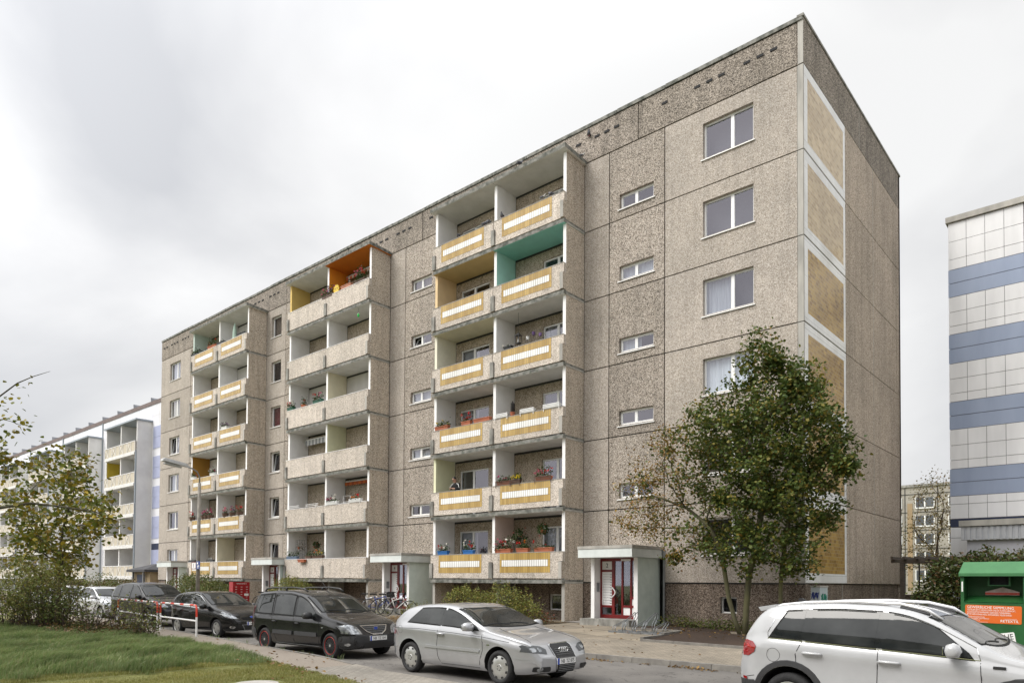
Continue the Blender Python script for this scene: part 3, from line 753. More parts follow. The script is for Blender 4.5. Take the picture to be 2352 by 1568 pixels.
# entrances
def entrance(S0, num, wide=2.28):
    S1 = S0+wide; xl, xr = -S1, -S0
    e = MB(); e.box(xl, xr, -2.1, .03, 2.78, 3.08); f = e.build('entrance_canopy', M_MINTW, BLD)
    e = MB(); e.box(xl-.02, xr+.02, -2.12, .03, 3.085, 3.19); e.build('canopy_edge', M_CONCL, f)
    b = MB(); b.box(xr-.30, xr-.14, -1.5, .04, .36, 2.775, ms={'d': 0, 'y0': 1, 'x0': 1})
    p = b.build('porch_wall', [M_MINT, M_WHITEWALL], BLD)
    b = MB(); b.box(xl+.16, xl+.31, -1.5, .04, .36, 2.775, ms={'d': 0, 'y0': 1, 'x1': 0}); b.build('porch_wall', [M_WHITEWALL, M_WHITEWALL], BLD)
    b = MB(); b.box(xl-.02, xr-.2, -1.95, -.9, .1, .585); b.build('door_step', M_CONC, BLD)
    # red glazed door with side light, set between the porch walls
    x0, x1 = xl+.31, xr-.30; Y = -1.12
    zb, zt = .588, 2.775; Wd = x1-x0
    xs_ = [x0, x0+Wd*.34, x0+Wd*.57, x0+Wd*.79, x1]
    fr = .065
    b = MB(); b.box(x0, x1, Y, Y+.08, zt-.11, zt); b.box(x0, x1, Y, Y+.08, zb, zb+.13)
    for i, x in enumerate(xs_):
        a, c = (x, x+fr) if i == 0 else ((x-fr, x) if i == 4 else (x-fr*(.9 if i == 1 else .5), x+fr*(.9 if i == 1 else .5)))
        b.box(a, c, Y, Y+.08, zb+.13, zt-.11)
    b.box(xs_[0], xs_[1], Y+.002, Y+.078, 2.28, 2.36); b.box(xs_[0], xs_[1], Y+.002, Y+.078, .98, 1.06)
    b.box(xs_[2], xs_[4], Y+.002, Y+.078, .99, 1.07); b.box(xs_[3], xs_[4], Y+.002, Y+.078, 1.30, 1.38)
    d = b.build('front_door', M_RED, BLD)
    def fill(a, c, z0, z1, mt, nm): q = MB(); q.box(a, c, Y+.03, Y+.045, z0, z1); return q.build(nm, mt, d)
    g_ = fr*.5
    fill(xs_[1]+g_, xs_[2]-g_, zb+.13, zt-.11, M_GLASS, 'pane'); fill(xs_[2]+g_, xs_[3]-g_, 1.07, zt-.11, M_GLASS, 'pane'); fill(xs_[3]+g_, xs_[4]-fr, 1.38, zt-.11, M_GLASS, 'pane')
    fill(xs_[0]+fr, xs_[1]-g_, zb+.13, .98, M_GLASS, 'pane')
    fill(xs_[2]+g_, xs_[3]-g_, zb+.13, .99, M_WFRAME, 'white_panel'); fill(xs_[3]+g_, xs_[4]-fr, zb+.13, .99, M_WFRAME, 'white_panel'); fill(xs_[3]+g_, xs_[4]-fr, 1.07, 1.30, M_WFRAME, 'white_panel')
    fill(xs_[0]+fr, xs_[1]-g_, 2.36, zt-.11, M_WFRAME, 'number_plate')
    text_obj('house_number', num, .22, M_TXT, d, frame_mat((x0+Wd*.17, Y+.026, 2.51), (1, 0, 0), (0, 0, 1)))
    lb = fill(xs_[0]+fr, xs_[1]-g_, 1.06, 2.28, M_WFRAME, 'letter_slots')
    q = MB()
    for i in range(12):
        z = 1.14+i*.096; q.box(xs_[0]+fr+.04, xs_[1]-g_-.05, Y+.022, Y+.029, z, z+.008); q.box(xs_[1]-g_-.12, xs_[1]-g_-.05, Y+.022, Y+.029, z-.03, z-.008)
    q.build('name_strips', M_GREYMETAL, d)
    q = MB(); q.box(xs_[2]-.05, xs_[3]-.02, Y-.006, Y-.001, zt-.105, zt-.04); q.build('notice', M_WFRAME, d)
    h = MB(); pts = [(xs_[1]+.0+.13*math.sin(math.pi*i/10), Y-.07-.0*i, 1.36+.34*i/10) for i in range(11)]
    h.tube([(pts[0][0], Y, pts[0][2])]+pts+[(pts[-1][0], Y, pts[-1][2])], .021, 8); h.build('handle', M_WFRAME, d, smooth=True)
    q = MB(); q.quad((x0, Y+.75, zb), (x1, Y+.75, zb), (x1, Y+.75, zt), (x0, Y+.75, zt)); q.build('dark_hall', M_DARK, d)
    q = MB(); q.box(xl+.31, xl+.335, -1.35, -1.2, 1.55, 1.88); q.build('bell_panel', M_GALV, BLD)
entrance(5.08, '2'); entrance(17.28, '4'); entrance(28.42, '6', 2.25); entrance(41.35, '8', 2.25)
# ------------------------------------------------------------------ neighbouring blocks
M_LAV = mat('pale_lavender_render', (.76, .76, .80), (.68, .68, .73), 1.2, .85)
M_LAVD = mat('grey_white_render', (.72, .715, .70), (.64, .63, .62), 1.0, .85)
M_BLUEP = mat('blue_cladding', (.40, .43, .60), (.355, .385, .55), 1.5, .6)
M_BLUEP2 = mat('dull_blue_cladding', (.31, .365, .49), (.265, .32, .44), 1.2, .55, stretch=(1, 1, .2))
M_NAVY = mat('navy_cladding', (.025, .035, .08), (.018, .026, .06), 2, .5)
M_CLAD = mat('pale_grey_cladding', (.80, .80, .81), (.68, .68, .69), .9, .6, stretch=(1.4, 1.4, .25), detail=3)
M_BROWNR = mat('brown_roof_edge', (.17, .125, .115), (.12, .09, .085), 2, .7)
M_SOLAR = plain('solar_glass', (.012, .015, .03), .12)
M_CREAMP = mat('cream_balcony_panel', (.56, .50, .40), (.48, .43, .34), 3, .7)
M_SLABW = mat('white_slab', (.74, .73, .71), (.60, .59, .58), 3, .8)
M_YELLOW = paint((.62, .48, .06))
M_DOWNP = plain('blue_grey_pipe', (.30, .34, .38), .5)
lb = thing('white_blue_apartment_building', 'long pale lavender apartment block with blue stripe and solar panels behind the trees', 'apartment building', (-85, 9.0, .2))
Yw, X0, X1 = 3.8, -54.0, -118.0
def part(name, mt, x0, x1, y0, y1, z0, z1, par=lb): b = MB(); b.box(x0, x1, y0, y1, z0, z1); return b.build(name, mt, par)
part('wall', M_LAV, X1, X0, Yw, 15, .2, 17.8); part('roof_edge', M_BROWNR, X1, X0, Yw-.06, 15.05, 17.8, 18.15)
for i in range(6):
    t0 = -59.5-12.1*i; t1 = t0-7.4
    z6 = 16.25
    for j, (a, c) in enumerate(((t0-.16, t0), (t0-3.85, t0-3.65), (t1, t1+.16))):
        part('side_wall', M_LAVD, a, c, 2.5, Yw, .2, 16.2)
    part('loggia_roof', M_DOWNP, t1-.15, t0+.12, 2.3, Yw, 16.22, 16.36)
    if i > 4: continue
    for k in range(5):
        zfl = 2.05+2.8*k
        part('balcony_slab', M_SLABW, t1+.17, t0-.17, 2.3, Yw-.01, zfl-.12, zfl+.1)
        pr = part('parapet', M_CREAMP, t1+.1, t0-.1, 2.36, 2.44, zfl+.2, zfl+1.05)
        q = MB(); q.box(t1+.06, t0-.06, 2.33, 2.47, zfl+1.05, zfl+1.12); q.box(t1+.06, t0-.06, 2.35, 2.45, zfl+.12, zfl+.2)
        n = 8
        for h in range(n+1):
            x = t1+.1+(t0-t1-.2)*h/n; q.box(x-.03, x+.03, 2.335, 2.36, zfl+.2, zfl+1.05)
        for h in range(0, n, 2):
            xa = t1+.1+(t0-t1-.2)*h/n; w_ = (t0-t1-.2)/n
            q.tube([(xa, 2.35, zfl+.2), (xa+w_, 2.35, zfl+1.05)], .022, 4); q.tube([(xa+w_, 2.35, zfl+.2), (xa, 2.35, zfl+1.05)], .022, 4)
        q.build('railing', M_SLABW, pr)
        q = MB(); q.box(t1+.5, t1+1.7, Yw-.03, Yw-.005, zfl+.1, zfl+2.2); q.box(t0-3.2, t0-2.0, Yw-.03, Yw-.005, zfl+.1, zfl+2.2); q.build('balcony_door', M_ROOM, lb)
    part('downpipe', M_DOWNP, t0-.15, t0-.05, 2.38, 2.5, .2, 13.5)
    part('downpipe', M_DOWNP, t1-4.75, t1-4.63, Yw-.1, Yw-.01, .2, 17.8)
part('painted_wall', M_YELLOW, -66.6, -63.3, Yw-.012, Yw-.002, 10.65, 13.1)
b = MB(); b.box(-66.73, -66.72, 2.55, Yw-.02, 10.65, 13.1); b.build('painted_wall', M_YELLOW, lb)
zz = 15.75
rows = [(15.75, 14.15), (13.05, 11.75), (11.7, 10.3), (9.3, 8.0), (7.95, 6.6), (5.9, 5.2)]
zcur = 15.75
for k in range(4):
    zb = 15.75-2.72*k
    part('blue_panel', M_BLUEP, -59.2, X0, Yw-.035, Yw-.005, zb-1.0, zb-.01); part('blue_panel', M_BLUEP, -59.2, X0, Yw-.035, Yw-.005, zb-2.0, zb-1.02)
part('navy_panel', M_NAVY, -59.2, X0, Yw-.036, Yw-.005, 4.6, 5.15); part('blue_panel', M_BLUEP, -59.2, X0, Yw-.035, Yw-.005, 2.6, 4.58)
b = MB()
for i in range(40): b.box(-58-i*1.5-.01, -58-i*1.5+.01, Yw-.012, Yw-.004, 15.8, 17.75)
b.box(X1, X0, Yw-.012, Yw-.004, 16.75, 16.77); b.build('cladding_joint', M_LAVD, lb)
for i in range(24):
    x = -56.0-i*4.0
    q = MB(); q.prism([(x-.45, 18.3), (x+.55, 18.2), (x+.56, 18.27), (x-.45, 18.68), (x-.52, 18.64)], 'y', 4.0, 4.8); q.build('solar_panel', M_SOLAR, lb)

rb = thing('blue_striped_apartment_building', 'grey clad apartment block with dull blue bands beside the green container', 'apartment building', (12, 19, .3))
def rp(name, mt, x0, x1, y0, y1, z0, z1): return part(name, mt, x0, x1, y0, y1, z0, z1, rb)
rp('wall', mat('cladding_backing', (.16, .16, .17), None, 2, .8), 1.86, 22, 12.54, 26, .3, 17.6); rp('roof_edge', M_CONCL, 1.74, 22.1, 12.40, 26, 17.62, 17.86)
bands = [(15.55, 14.35), (12.72, 11.45), (9.78, 8.58), (6.88, 5.70)]
levels = []
top = 17.6
for a, c in bands:
    h = top-a; levels.append(('w', top, top-h*.4)); levels.append(('w', top-h*.4, top-h*.8)) if h < 1.5 else levels.append(('w', top-h*.4, top-h*.78))
    levels.append(('w', top-(h*.8 if h < 1.5 else h*.78), a)); mid = (a+c)/2
    levels.append(('b', a, mid)); levels.append(('b', mid, c)); top = c
levels += [('w', 5.70, 5.35), ('w', 5.35, 4.72), ('n', 4.72, 4.36), ('w', 4.36, 3.9), ('w', 3.9, 2.6), ('w', 2.6, .4)]
xr_cols = [1.82+.675*i for i in range(5)]
for kind, za, zb in levels:
    if kind == 'b': rp('blue_panel', M_BLUEP2, 1.82, 4.52, 12.5, 12.53, zb+.012, za-.012)
    elif kind == 'n': rp('navy_panel', M_NAVY, 1.82, 22, 12.5, 12.53, zb+.012, za-.012)
    else:
        b = MB()
        for i in range(4): b.box(xr_cols[i]+.008, xr_cols[i+1]-.008, 12.5, 12.53, zb+.01, za-.01)
        b.build('cladding_panel', M_CLAD, rb)
for k in range(7):
    b = MB()
    for j in range(14):
        for q in range(3): b.box(4.55+1.25*j+.01, 4.55+1.25*(j+1)-.01, 12.5, 12.53, 17.6-2.4*k-.8*q-.79, 17.6-2.4*k-.8*q-.01)
    if 17.6-2.4*k-2.4 > 0: b.build('cladding_panel', M_CLAD, rb)
for k in range(6):
    za = 12.1-2.8*k
    if za < 2: break
    rp('window_edge', mat('rust_red_frame', (.22, .05, .04), None, 4, .5), 1.74, 1.86, 13.2, 14.5, za-1.3, za)
M_ANNEX = mat('annex_render', (.46, .46, .50), (.40, .40, .44), 1.5, .9, .1, 30)
M_CORR = mat('corrugated_sheet', (.52, .53, .56), (.44, .45, .48), 2, .45, metal=.3)
an = thing('low_annex', 'low grey flat-roofed annex with corrugated fascia behind the ivy bush', 'annex', (9, 10.5, .3))
b = MB(); b.box(2.95, 16, 9.2, 12.35, .3, 4.05); b.build('wall', M_ANNEX, an)
b = MB()
for i in range(70): b.box(2.78+i*.19, 2.78+i*.19+.11, 9.02, 9.09, 3.62, 4.12); 
b.box(2.78, 16.1, 9.06, 9.18, 3.6, 4.12); f = b.build('fascia', M_CORR, an)
b = MB(); b.box(2.72, 16.2, 8.95, 12.4, 4.14, 4.36); b.build('roof_edge', M_CONCL, an)

fb = thing('distant_apartment_building', 'distant beige panel apartment block seen through the gap behind a sparse tree', 'apartment building', (-15, 107, .3))
fp = lambda n, m_, x0, x1, y0, y1, z0, z1: part(n, m_, x0, x1, y0, y1, z0, z1, fb)
fp('wall', mat('far_panel', (.36, .335, .29), (.29, .27, .235), .6, .9), -40, 4, 101, 112, .3, 17.0); fp('roof_edge', M_CONC, -40.2, 4.2, 100.8, 112.1, 17.0, 17.4)
M_FARW = mat('far_window', (.10, .11, .12), (.07, .075, .085), .5, .15)
M_TANF = mat('far_tan_stripe', (.34, .25, .15), None, 1, .9)
for k in range(5):
    for j in range(9):
        x = -36+4.45*j; w = fp('window', M_FARW, x, x+2.4, 100.9, 101.05, 2.6+2.8*k, 4.1+2.8*k)
        b = MB(); b.box(x-.12, x, 100.86, 101, 2.5+2.8*k, 4.2+2.8*k); b.box(x+2.4, x+2.52, 100.86, 101, 2.5+2.8*k, 4.2+2.8*k); b.box(x+1.1, x+1.3, 100.86, 101, 2.6+2.8*k, 4.1+2.8*k); b.box(x, x+2.4, 100.84, 101, 2.42+2.8*k, 2.6+2.8*k); b.build('window_frame', M_WFRAME, w)
b = MB()
for k in range(6): b.box(-40, 4, 100.93, 101.0, 1.85+2.8*k, 1.93+2.8*k)
for j in range(9): b.box(-37.6+4.45*j, -37.5+4.45*j, 100.93, 101.0, .5, 17)
b.build('panel_joint', M_JOINT, fb)
for j in (2, 4): fp('tan_stripe', M_TANF, -37.2+4.45*j, -36.5+4.45*j, 100.92, 101.0, 1, 14.5)

# ------------------------------------------------------------------ sheds at the left end
for (x0, x1, y0, lab) in ((-52.5, -49.0, -.6, 'low shed with dark hipped roof beside the left end of the beige block'),):
    s = thing('shed', lab, 'shed', ((x0+x1)/2, y0+1.2, .3))
    b = MB(); b.box(x0+.3, x1-.2, y0+.3, y0+2.4, .3, 2.5); b.build('wall', mat('shed_wall', (.36, .28, .17), (.30, .23, .14), 2, .85), s)
    b = MB(); b.box(x0+.9, x0+2.4, y0+.27, y0+.3, .35, 2.3); b.build('opening', M_NAVY, s)
    b = MB(); b.box(x0+.5, x0+.62, y0+.05, y0+.17, .3, 2.5); b.box(x0+2.5, x0+2.62, y0+.05, y0+.17, .3, 2.5); b.build('roof_support', M_GREYMETAL, s)
    b = MB(); b.add([(x0, y0-.2, 2.5), (x1, y0-.2, 2.5), (x1, y0+2.8, 2.5), (x0, y0+2.8, 2.5), (x0, y0-.2, 2.68), (x1, y0-.2, 2.68), (x1, y0+2.8, 2.68), (x0, y0+2.8, 2.68), (x0+1.4, y0+1.3, 3.15), (x1-1.4, y0+1.3, 3.15)],
                 [(0, 1, 5, 4), (1, 2, 6, 5), (2, 3, 7, 6), (3, 0, 4, 7), (3, 2, 1, 0), (4, 5, 9, 8), (5, 6, 9), (6, 7, 8, 9), (7, 4, 8)]); b.build('roof', mat('dark_roof_felt', (.06, .06, .066), None, 3, .8), s)

# ------------------------------------------------------------------ street lamp
lx, ly = -26.8, -7.0
lamp = thing('street_lamp', 'tall concrete street lamp with a curved arm, behind the dark hatchback', 'street lamp', (lx, ly, gz(lx, ly)))
b = MB(); b.tube([(lx, ly, .1), (lx, ly, 6.66)], [.10, .075], 12); b.build('pole', mat('lamp_concrete', (.30, .275, .24), (.20, .185, .16), 6, .9, .3, 40), lamp, smooth=True)
b = MB(); b.tube([(lx, ly, 6.6), (lx, ly, 6.95), (lx, ly-.12, 7.2), (lx, ly-.4, 7.34), (lx, ly-.75, 7.42)], .035, 8); b.build('arm', M_GREYMETAL, lamp, smooth=True)
b = MB(); b.T = Matrix.Translation((lx, ly-1.2, 7.46)) @ Matrix.Rotation(R_(-8), 4, 'X')
pr = [(-.15, -.62), (.15, -.62), (.17, -.2), (.13, .4), (.07, .62), (-.07, .62), (-.13, .4), (-.17, -.2)]
b.prism(pr, 'z', -.02, .09); b.prism([(x*.75, y*.9) for x, y in pr], 'z', .09, .14)
lh = b.build('lamp_head', mat('lamp_housing', (.62, .63, .64), (.50, .51, .52), 5, .5), lamp)
b = MB(); b.T = Matrix.Translation((lx, ly-1.3, 7.40)) @ Matrix.Rotation(R_(-8), 4, 'X'); b.prism([(x*.8, y*.65) for x, y in pr], 'z', -.06, .0); b.build('lamp_cover', plain('lamp_lens', (.30, .31, .30), .25), lh)
def facing_cam(p):  # rotation so that local -Y looks towards the road side
    return 0
sg = MB(); sg.box(lx-.42, lx+.08, ly-.14, ly-.115, 2.42, 2.78); so_ = sg.build('sign_plate', M_WFRAME, lamp)
q = MB()
for (a, c, d, e) in ((-.42, .08, 2.745, 2.78), (-.42, .08, 2.42, 2.455), (-.42, -.385, 2.42, 2.78), (.045, .08, 2.42, 2.78)): q.box(lx+a, lx+c, ly-.146, ly-.141, d, e)
q.box(lx-.19, lx-.16, ly-.146, ly-.141, 2.5, 2.7); q.build('red_border', M_RED, so_)
sg = MB(); sg.box(lx+.11, lx+.46, ly-.14, ly-.115, 2.42, 2.80); s2 = sg.build('sign_plate', plain('sign_blue', (.02, .05, .22), .4), lamp)
q = MB(); q.box(lx+.16, lx+.30, ly-.146, ly-.141, 2.66, 2.75); q.box(lx+.2, lx+.42, ly-.146, ly-.141, 2.55, 2.6); q.box(lx+.2, lx+.36, ly-.146, ly-.141, 2.47, 2.51); q.build('symbol', M_WFRAME, s2)

# ------------------------------------------------------------------ red and white barrier
M_REDSTR = plain('signal_red', (.60, .045, .02), .4)
posts = [(-23.4, -11.85), (-17.95, -12.53), (-17.6, -12.57), (-14.05, -12.95)]
def hoop(p, q, label):
    a, c = Vector((*p, .11)), Vector((*q, .11)); t = thing('railing', label, 'railing', tuple((a+c)/2), 0, 'red and white railings along the near kerb')
    d = (c-a).normalized(); up = Vector((0, 0, 1)); h = .98; L = (c-a).length
    path = [a+up*.62, a+up*(h-.12), a+up*(h-.03)+d*.05, a+up*h+d*.13]
    def tube(pts, mt, nm, par=t, r=.032): b = MB(); b.tube(pts, r, 10); return b.build(nm, mt, par, smooth=True, auto=40)
    tube([a, a+up*.62], M_WFRAME, 'post'); tube([c, c+up*.62], M_WFRAME, 'post')
    tube(path, M_REDSTR, 'post_top'); tube([c+up*.62, c+up*(h-.12), c+up*(h-.03)-d*.05, c+up*h-d*.13], M_REDSTR, 'post_top')
    n = int((L-.26)/.42); n += (n+1) % 2
    r = None
    b = MB(); b.tube([a+up*h+d*.13, c+up*h-d*.13], .032, 10); rail = b.build('top_rail', M_WFRAME, t, smooth=True, auto=40)
    b = MB()
    for i in range(0, n, 2):
        s0, s1 = .13+(L-.26)*i/n, .13+(L-.26)*(i+1)/n
        if i % 4 == 0 or True: b.tube([a+up*h+d*(s0+.06), a+up*h+d*(s1-.06)], .0335, 10)
    b.build('red_band', M_REDSTR, rail, smooth=True, auto=40)
    tube([a+up*.5, c+up*.5], M_WFRAME, 'middle_rail', r=.028)
hoop(posts[0], posts[1], 'red and white railing half hidden by the shrub stems'); hoop(posts[2], posts[3], 'red and white railing in front of the black hatchback')

# ------------------------------------------------------------------ clothing container
GRN = mat('green_container_paint', (.018, .105, .028), (.012, .08, .02), 3, .45, .05)
GRL = mat('green_roof_paint', (.05, .18, .065), (.04, .15, .055), 3, .5)
cx0, cx1, cyf, cyb, cz = 4.73, 6.04, -3.0, -1.85, .22
ct = thing('clothing_container', 'green clothing collection container with orange notice behind the white car', 'container', ((cx0+cx1)/2, -2.4, cz))
b = MB(); b.box(cx0, cx1, cyf+.0, cyb, cz, 1.46); b.box(cx0, cx1, cyf+.55, cyb, 1.46, 2.1); b.box(cx0, cx0+.07, cyf, cyf+.55, 1.46, 2.1); b.box(cx1-.07, cx1, cyf, cyf+.55, 1.46, 2.1)
b.add([(cx0+.07, cyf+.02, 1.47), (cx1-.07, cyf+.02, 1.47), (cx1-.07, cyf+.5, 1.62), (cx0+.07, cyf+.5, 1.62)], [(0, 1, 2, 3)]); b.build('body', GRN, ct)
b = MB(); b.add([(cx0-.03, cyf-.06, 2.16), (cx1+.03, cyf-.06, 2.16), (cx1+.03, cyf+.35, 2.44), (cx0-.03+.04, cyf+.35, 2.44), (cx0-.03, cyb+.03, 2.44), (cx1+.03, cyb+.03, 2.44), (cx0-.03, cyf-.06, 2.09), (cx1+.03, cyf-.06, 2.09), (cx1+.03, cyb+.03, 2.09), (cx0-.03, cyb+.03, 2.09)],
                 [(0, 1, 2, 3), (3, 2, 5, 4), (6, 7, 1, 0), (7, 8, 5, 2, 1), (9, 6, 0, 3, 4), (8, 9, 4, 5), (9, 8, 7, 6)]); b.build('roof', GRL, ct)
b = MB(); b.box(cx0+.52, cx0+.56, cyf+.2, cyf+.26, 1.86, 2.09); b.box(cx0+.94, cx0+.98, cyf+.2, cyf+.26, 1.86, 2.09); b.box(cx0+.56, cx0+.94, cyf+.2, cyf+.26, 1.86, 1.885); b.build('throw_in_flap', GRN, ct)
b = MB(); b.box(cx0+.56, cx0+.94, cyf+.3, cyf+.34, 1.88, 2.09); b.build('opening', M_DARK, ct)
b = MB(); b.prism([(cx0+.44, 1.64), (cx0+1.12, 1.64), (cx0+1.12, 1.72), (cx0+.79, 1.83), (cx0+.44, 1.72)], 'y', cyf+.47, cyf+.51); st = b.build('notice_sticker', mat('pink_sticker', (.62, .50, .48), (.52, .36, .34), 12, .5), ct)
b = MB(); b.prism([(cx0+.44, 1.65), (cx0+1.12, 1.65), (cx0+1.12, 1.70), (cx0+.44, 1.70)], 'y', cyf+.46, cyf+.468); b.build('red_line', plain('sticker_red', (.50, .06, .04), .5), st)
b = MB(); b.box(cx0+.02, cx0+.05, cyf-.004, cyf, 1.72, 1.96); b.build('side_sticker', M_WFRAME, ct)
ORG = plain('orange_notice', (.66, .13, .012), .5)
Rz = R_(-1.2)
def placard(name, x0, x1, z0, z1, mt, ang):
    cxm, czm = (x0+x1)/2, (z0+z1)/2; w, h = (x1-x0)/2, (z1-z0)/2
    rr = .03; pts = []
    for (sx, sz, a0) in ((1, 1, 0), (-1, 1, 90), (-1, -1, 180), (1, -1, 270)):
        for k in range(4):
            a = R_(a0+30*k); pts.append((sx*(w-rr)+rr*math.cos(a), sz*(h-rr)+rr*math.sin(a)))
    ca, sa = math.cos(ang), math.sin(ang)
    b = MB(); b.prism([(cxm+x*ca-z*sa, czm+x*sa+z*ca) for x, z in pts], 'y', cyf-.008, cyf-.001)
    o = b.build(name, mt, ct)
    def put(s, x, z, size, mt2, nm, al='LEFT', xs=1.0):
        return text_obj(nm, s, size, mt2, o, frame_mat((cxm+x*ca-z*sa, cyf-.010, czm+x*sa+z*ca), (ca, 0, sa), (-sa, 0, ca)), .001, al, xs)
    return o, put
pl, put = placard('orange_notice', cx0+.09, cx0+1.21, .98, 1.40, ORG, R_(-1.0))
put('GEWERBLICHE SAMMLUNG', -.52, .155, .088, M_TXTW, 'writing', xs=.86)
for i, s in enumerate(('TEXTILIEN BITTE GEWASCHEN UND IN TÜTEN VERPACKT,', 'SCHUHE BITTE PAARWEISE GEBÜNDELT EINWERFEN.', 'BITTE HIER KEINEN MÜLL ENTSORGEN! VIELEN DANK!')): put(s, -.52, .09-.052*i, .052, M_TXTW, 'writing', xs=.70)
for i, s in enumerate(('WEITERE INFORMATIONEN', 'SERVICENUMMER: 01803 73839845*', 'WWW.RETEXTIL.DE')): put(s, -.52, -.075-.036*i, .034, M_TXTW, 'writing', xs=.86)
put('RETEXTIL', .51, -.15, .085, M_TXTW, 'writing', 'RIGHT')
q = MB(); q.box(cx0+.13, cx0+.55, cyf-.011, cyf-.0085, 1.0, 1.004); q.box(cx0+.88, cx0+1.12, cyf-.011, cyf-.0085, 1.085, 1.089); q.build('ruled_line', M_TXTW, pl)
pl, put = placard('white_placard', cx0+.42, cx0+1.09, .42, .74, M_WFRAME, R_(9.5))
put('SCHUHE', .31, .055, .185, M_TXT, 'writing', 'RIGHT', .82); put('Danke!', .31, -.095, .10, M_TXT, 'writing', 'RIGHT', .9)
b = MB(); b.box(cx0-.02, cx0+.27, cyf-.03, cyf, .90, .94); b.build('lock_bar', GRN, ct)

# ------------------------------------------------------------------ electrical cabinet with tags
cb_ = thing('electrical_cabinet', 'pale grey street cabinet with blue and green graffiti tags at the gable corner', 'cabinet', (.52, -.25, .35))
b = MB(); b.box(.38, .645, -.6, .12, .35, 1.78); body = b.build('body', mat('cabinet_grey', (.50, .56, .58), (.44, .50, .52), 3, .6), cb_)
b = MB(); b.box(.36, .665, -.62, .14, 1.782, 1.83); b.build('lid', M_CONCL, cb_)
def scribble(seed, o, u, v, w, h, mt, par):
    r = random.Random(seed); pts = []
    for i in range(26):
        t = i/25; pts.append(Vector(o)+Vector(u)*(w*(t+.10*math.sin(i*2.4)))+Vector(v)*(h*(.5+.45*math.sin(i*1.9+r.random()*1.2))))
    b = MB(); b.tube(pts, .009, 5); return b.build('graffiti_tag', mt, par)
scribble(3, (.40, -.606, 1.40), (1, 0, 0), (0, 0, 1), .2, .25, plain('blue_spray', (.03, .05, .22), .6), body)
scribble(5, (.651, -.5, 1.2), (0, 1, 0), (0, 0, 1), .5, .42, plain('green_spray', (.02, .24, .16), .6), body)

# ------------------------------------------------------------------ pergola beside the gable
M_WOODD = mat('weathered_wood', (.11, .085, .065), (.06, .05, .042), 5, .85, .3, stretch=(1, 1, 6))
pg = thing('pergola', 'dark wooden pergola with cross beams between the gable and the ivy', 'pergola', (3.0, 6.0, .36))
b = MB(); b.box(1.05, 6.5, 5.95, 6.05, 2.68, 2.80); b.build('beam', M_WOODD, pg)
for x in (1.42, 4.2): b = MB(); b.box(x-.07, x+.07, 5.93, 6.07, .36, 2.68); b.build('post', M_WOODD, pg)
b = MB()
for i in range(14): b.box(1.12+.38*i, 1.2+.38*i, 5.6, 7.4, 2.80, 2.90)
b.build('rafters', M_WOODD, pg)
b = MB(); b.box(1.05, 6.5, 7.25, 7.35, 2.68, 2.80); b.build('beam', M_WOODD, pg)
pb = thing('park_bench', 'small wooden bench on the grass seen between gable and ivy', 'bench', (-1.0, 20, .36))
b = MB(); b.box(-2.2, .2, 19.7, 20.1, .8, .88); b.build('seat', M_WOODD, pb); b = MB(); b.box(-2.2, .2, 20.15, 20.2, 1.0, 1.35); b.build('backrest', M_WOODD, pb)
for x in (-2.0, .0): b = MB(); b.box(x-.05, x+.05, 19.72, 20.2, .36, .8); b.build('leg', M_WOODD, pb)
lp = thing('garden_lamp', 'thin dark lamp post on the grass behind the pergola', 'lamp post', (.3, 14, .36))
b = MB(); b.tube([(.3, 14, .36), (.3, 14, 3.2)], .035, 8); b.build('pole', M_BLACK, lp); b = MB(); b.lathe([(.07, 0), (.07, .5), (.04, .55)], 10, 'z', (.3, 14, .36)); b.build('base', M_BLACK, lp)

# ------------------------------------------------------------------ red letter boxes
mx0 = -29.0
mb = thing('letter_box_stand', 'dark red free-standing letter box block by the entrance of number six', 'letter boxes', (mx0, -3.6, .33))
M_REDB = mat('letter_box_red', (.33, .012, .018), (.28, .01, .014), 4, .35)
b = MB(); b.box(mx0-.42, mx0, -4.05, -3.08, .72, 1.80); body = b.build('body', M_REDB, mb)
for y in (-3.95, -3.2): b = MB(); b.box(mx0-.25, mx0-.17, y-.04, y+.04, .3, .72); b.build('leg', M_GREYMETAL, mb)
b = MB()
for r in range(6):
    for c in range(3):
        y0 = -4.02+.31*c; z0 = .76+.135*r; b.box(mx0, mx0+.012, y0+.008, y0+.295, z0+.008, z0+.125)
d = b.build('box_doors', M_REDB, body)
b = MB()
for r in range(6):
    for c in range(3):
        y0 = -4.02+.31*c; z0 = .76+.135*r; b.box(mx0+.012, mx0+.016, y0+.1, y0+.2, z0+.085, z0+.105)
b.box(mx0+.012, mx0+.017, -3.4, -3.15, 1.05, 1.17); b.box(mx0+.012, mx0+.017, -4.0, -3.85, .98, 1.04); b.build('name_plates', M_WFRAME, body)
text_obj('writing', 'Hufeisenstraße 6', .085, M_TXTW, body, frame_mat((mx0+.004, -3.56, 1.71), (0, 1, 0), (0, 0, 1)))

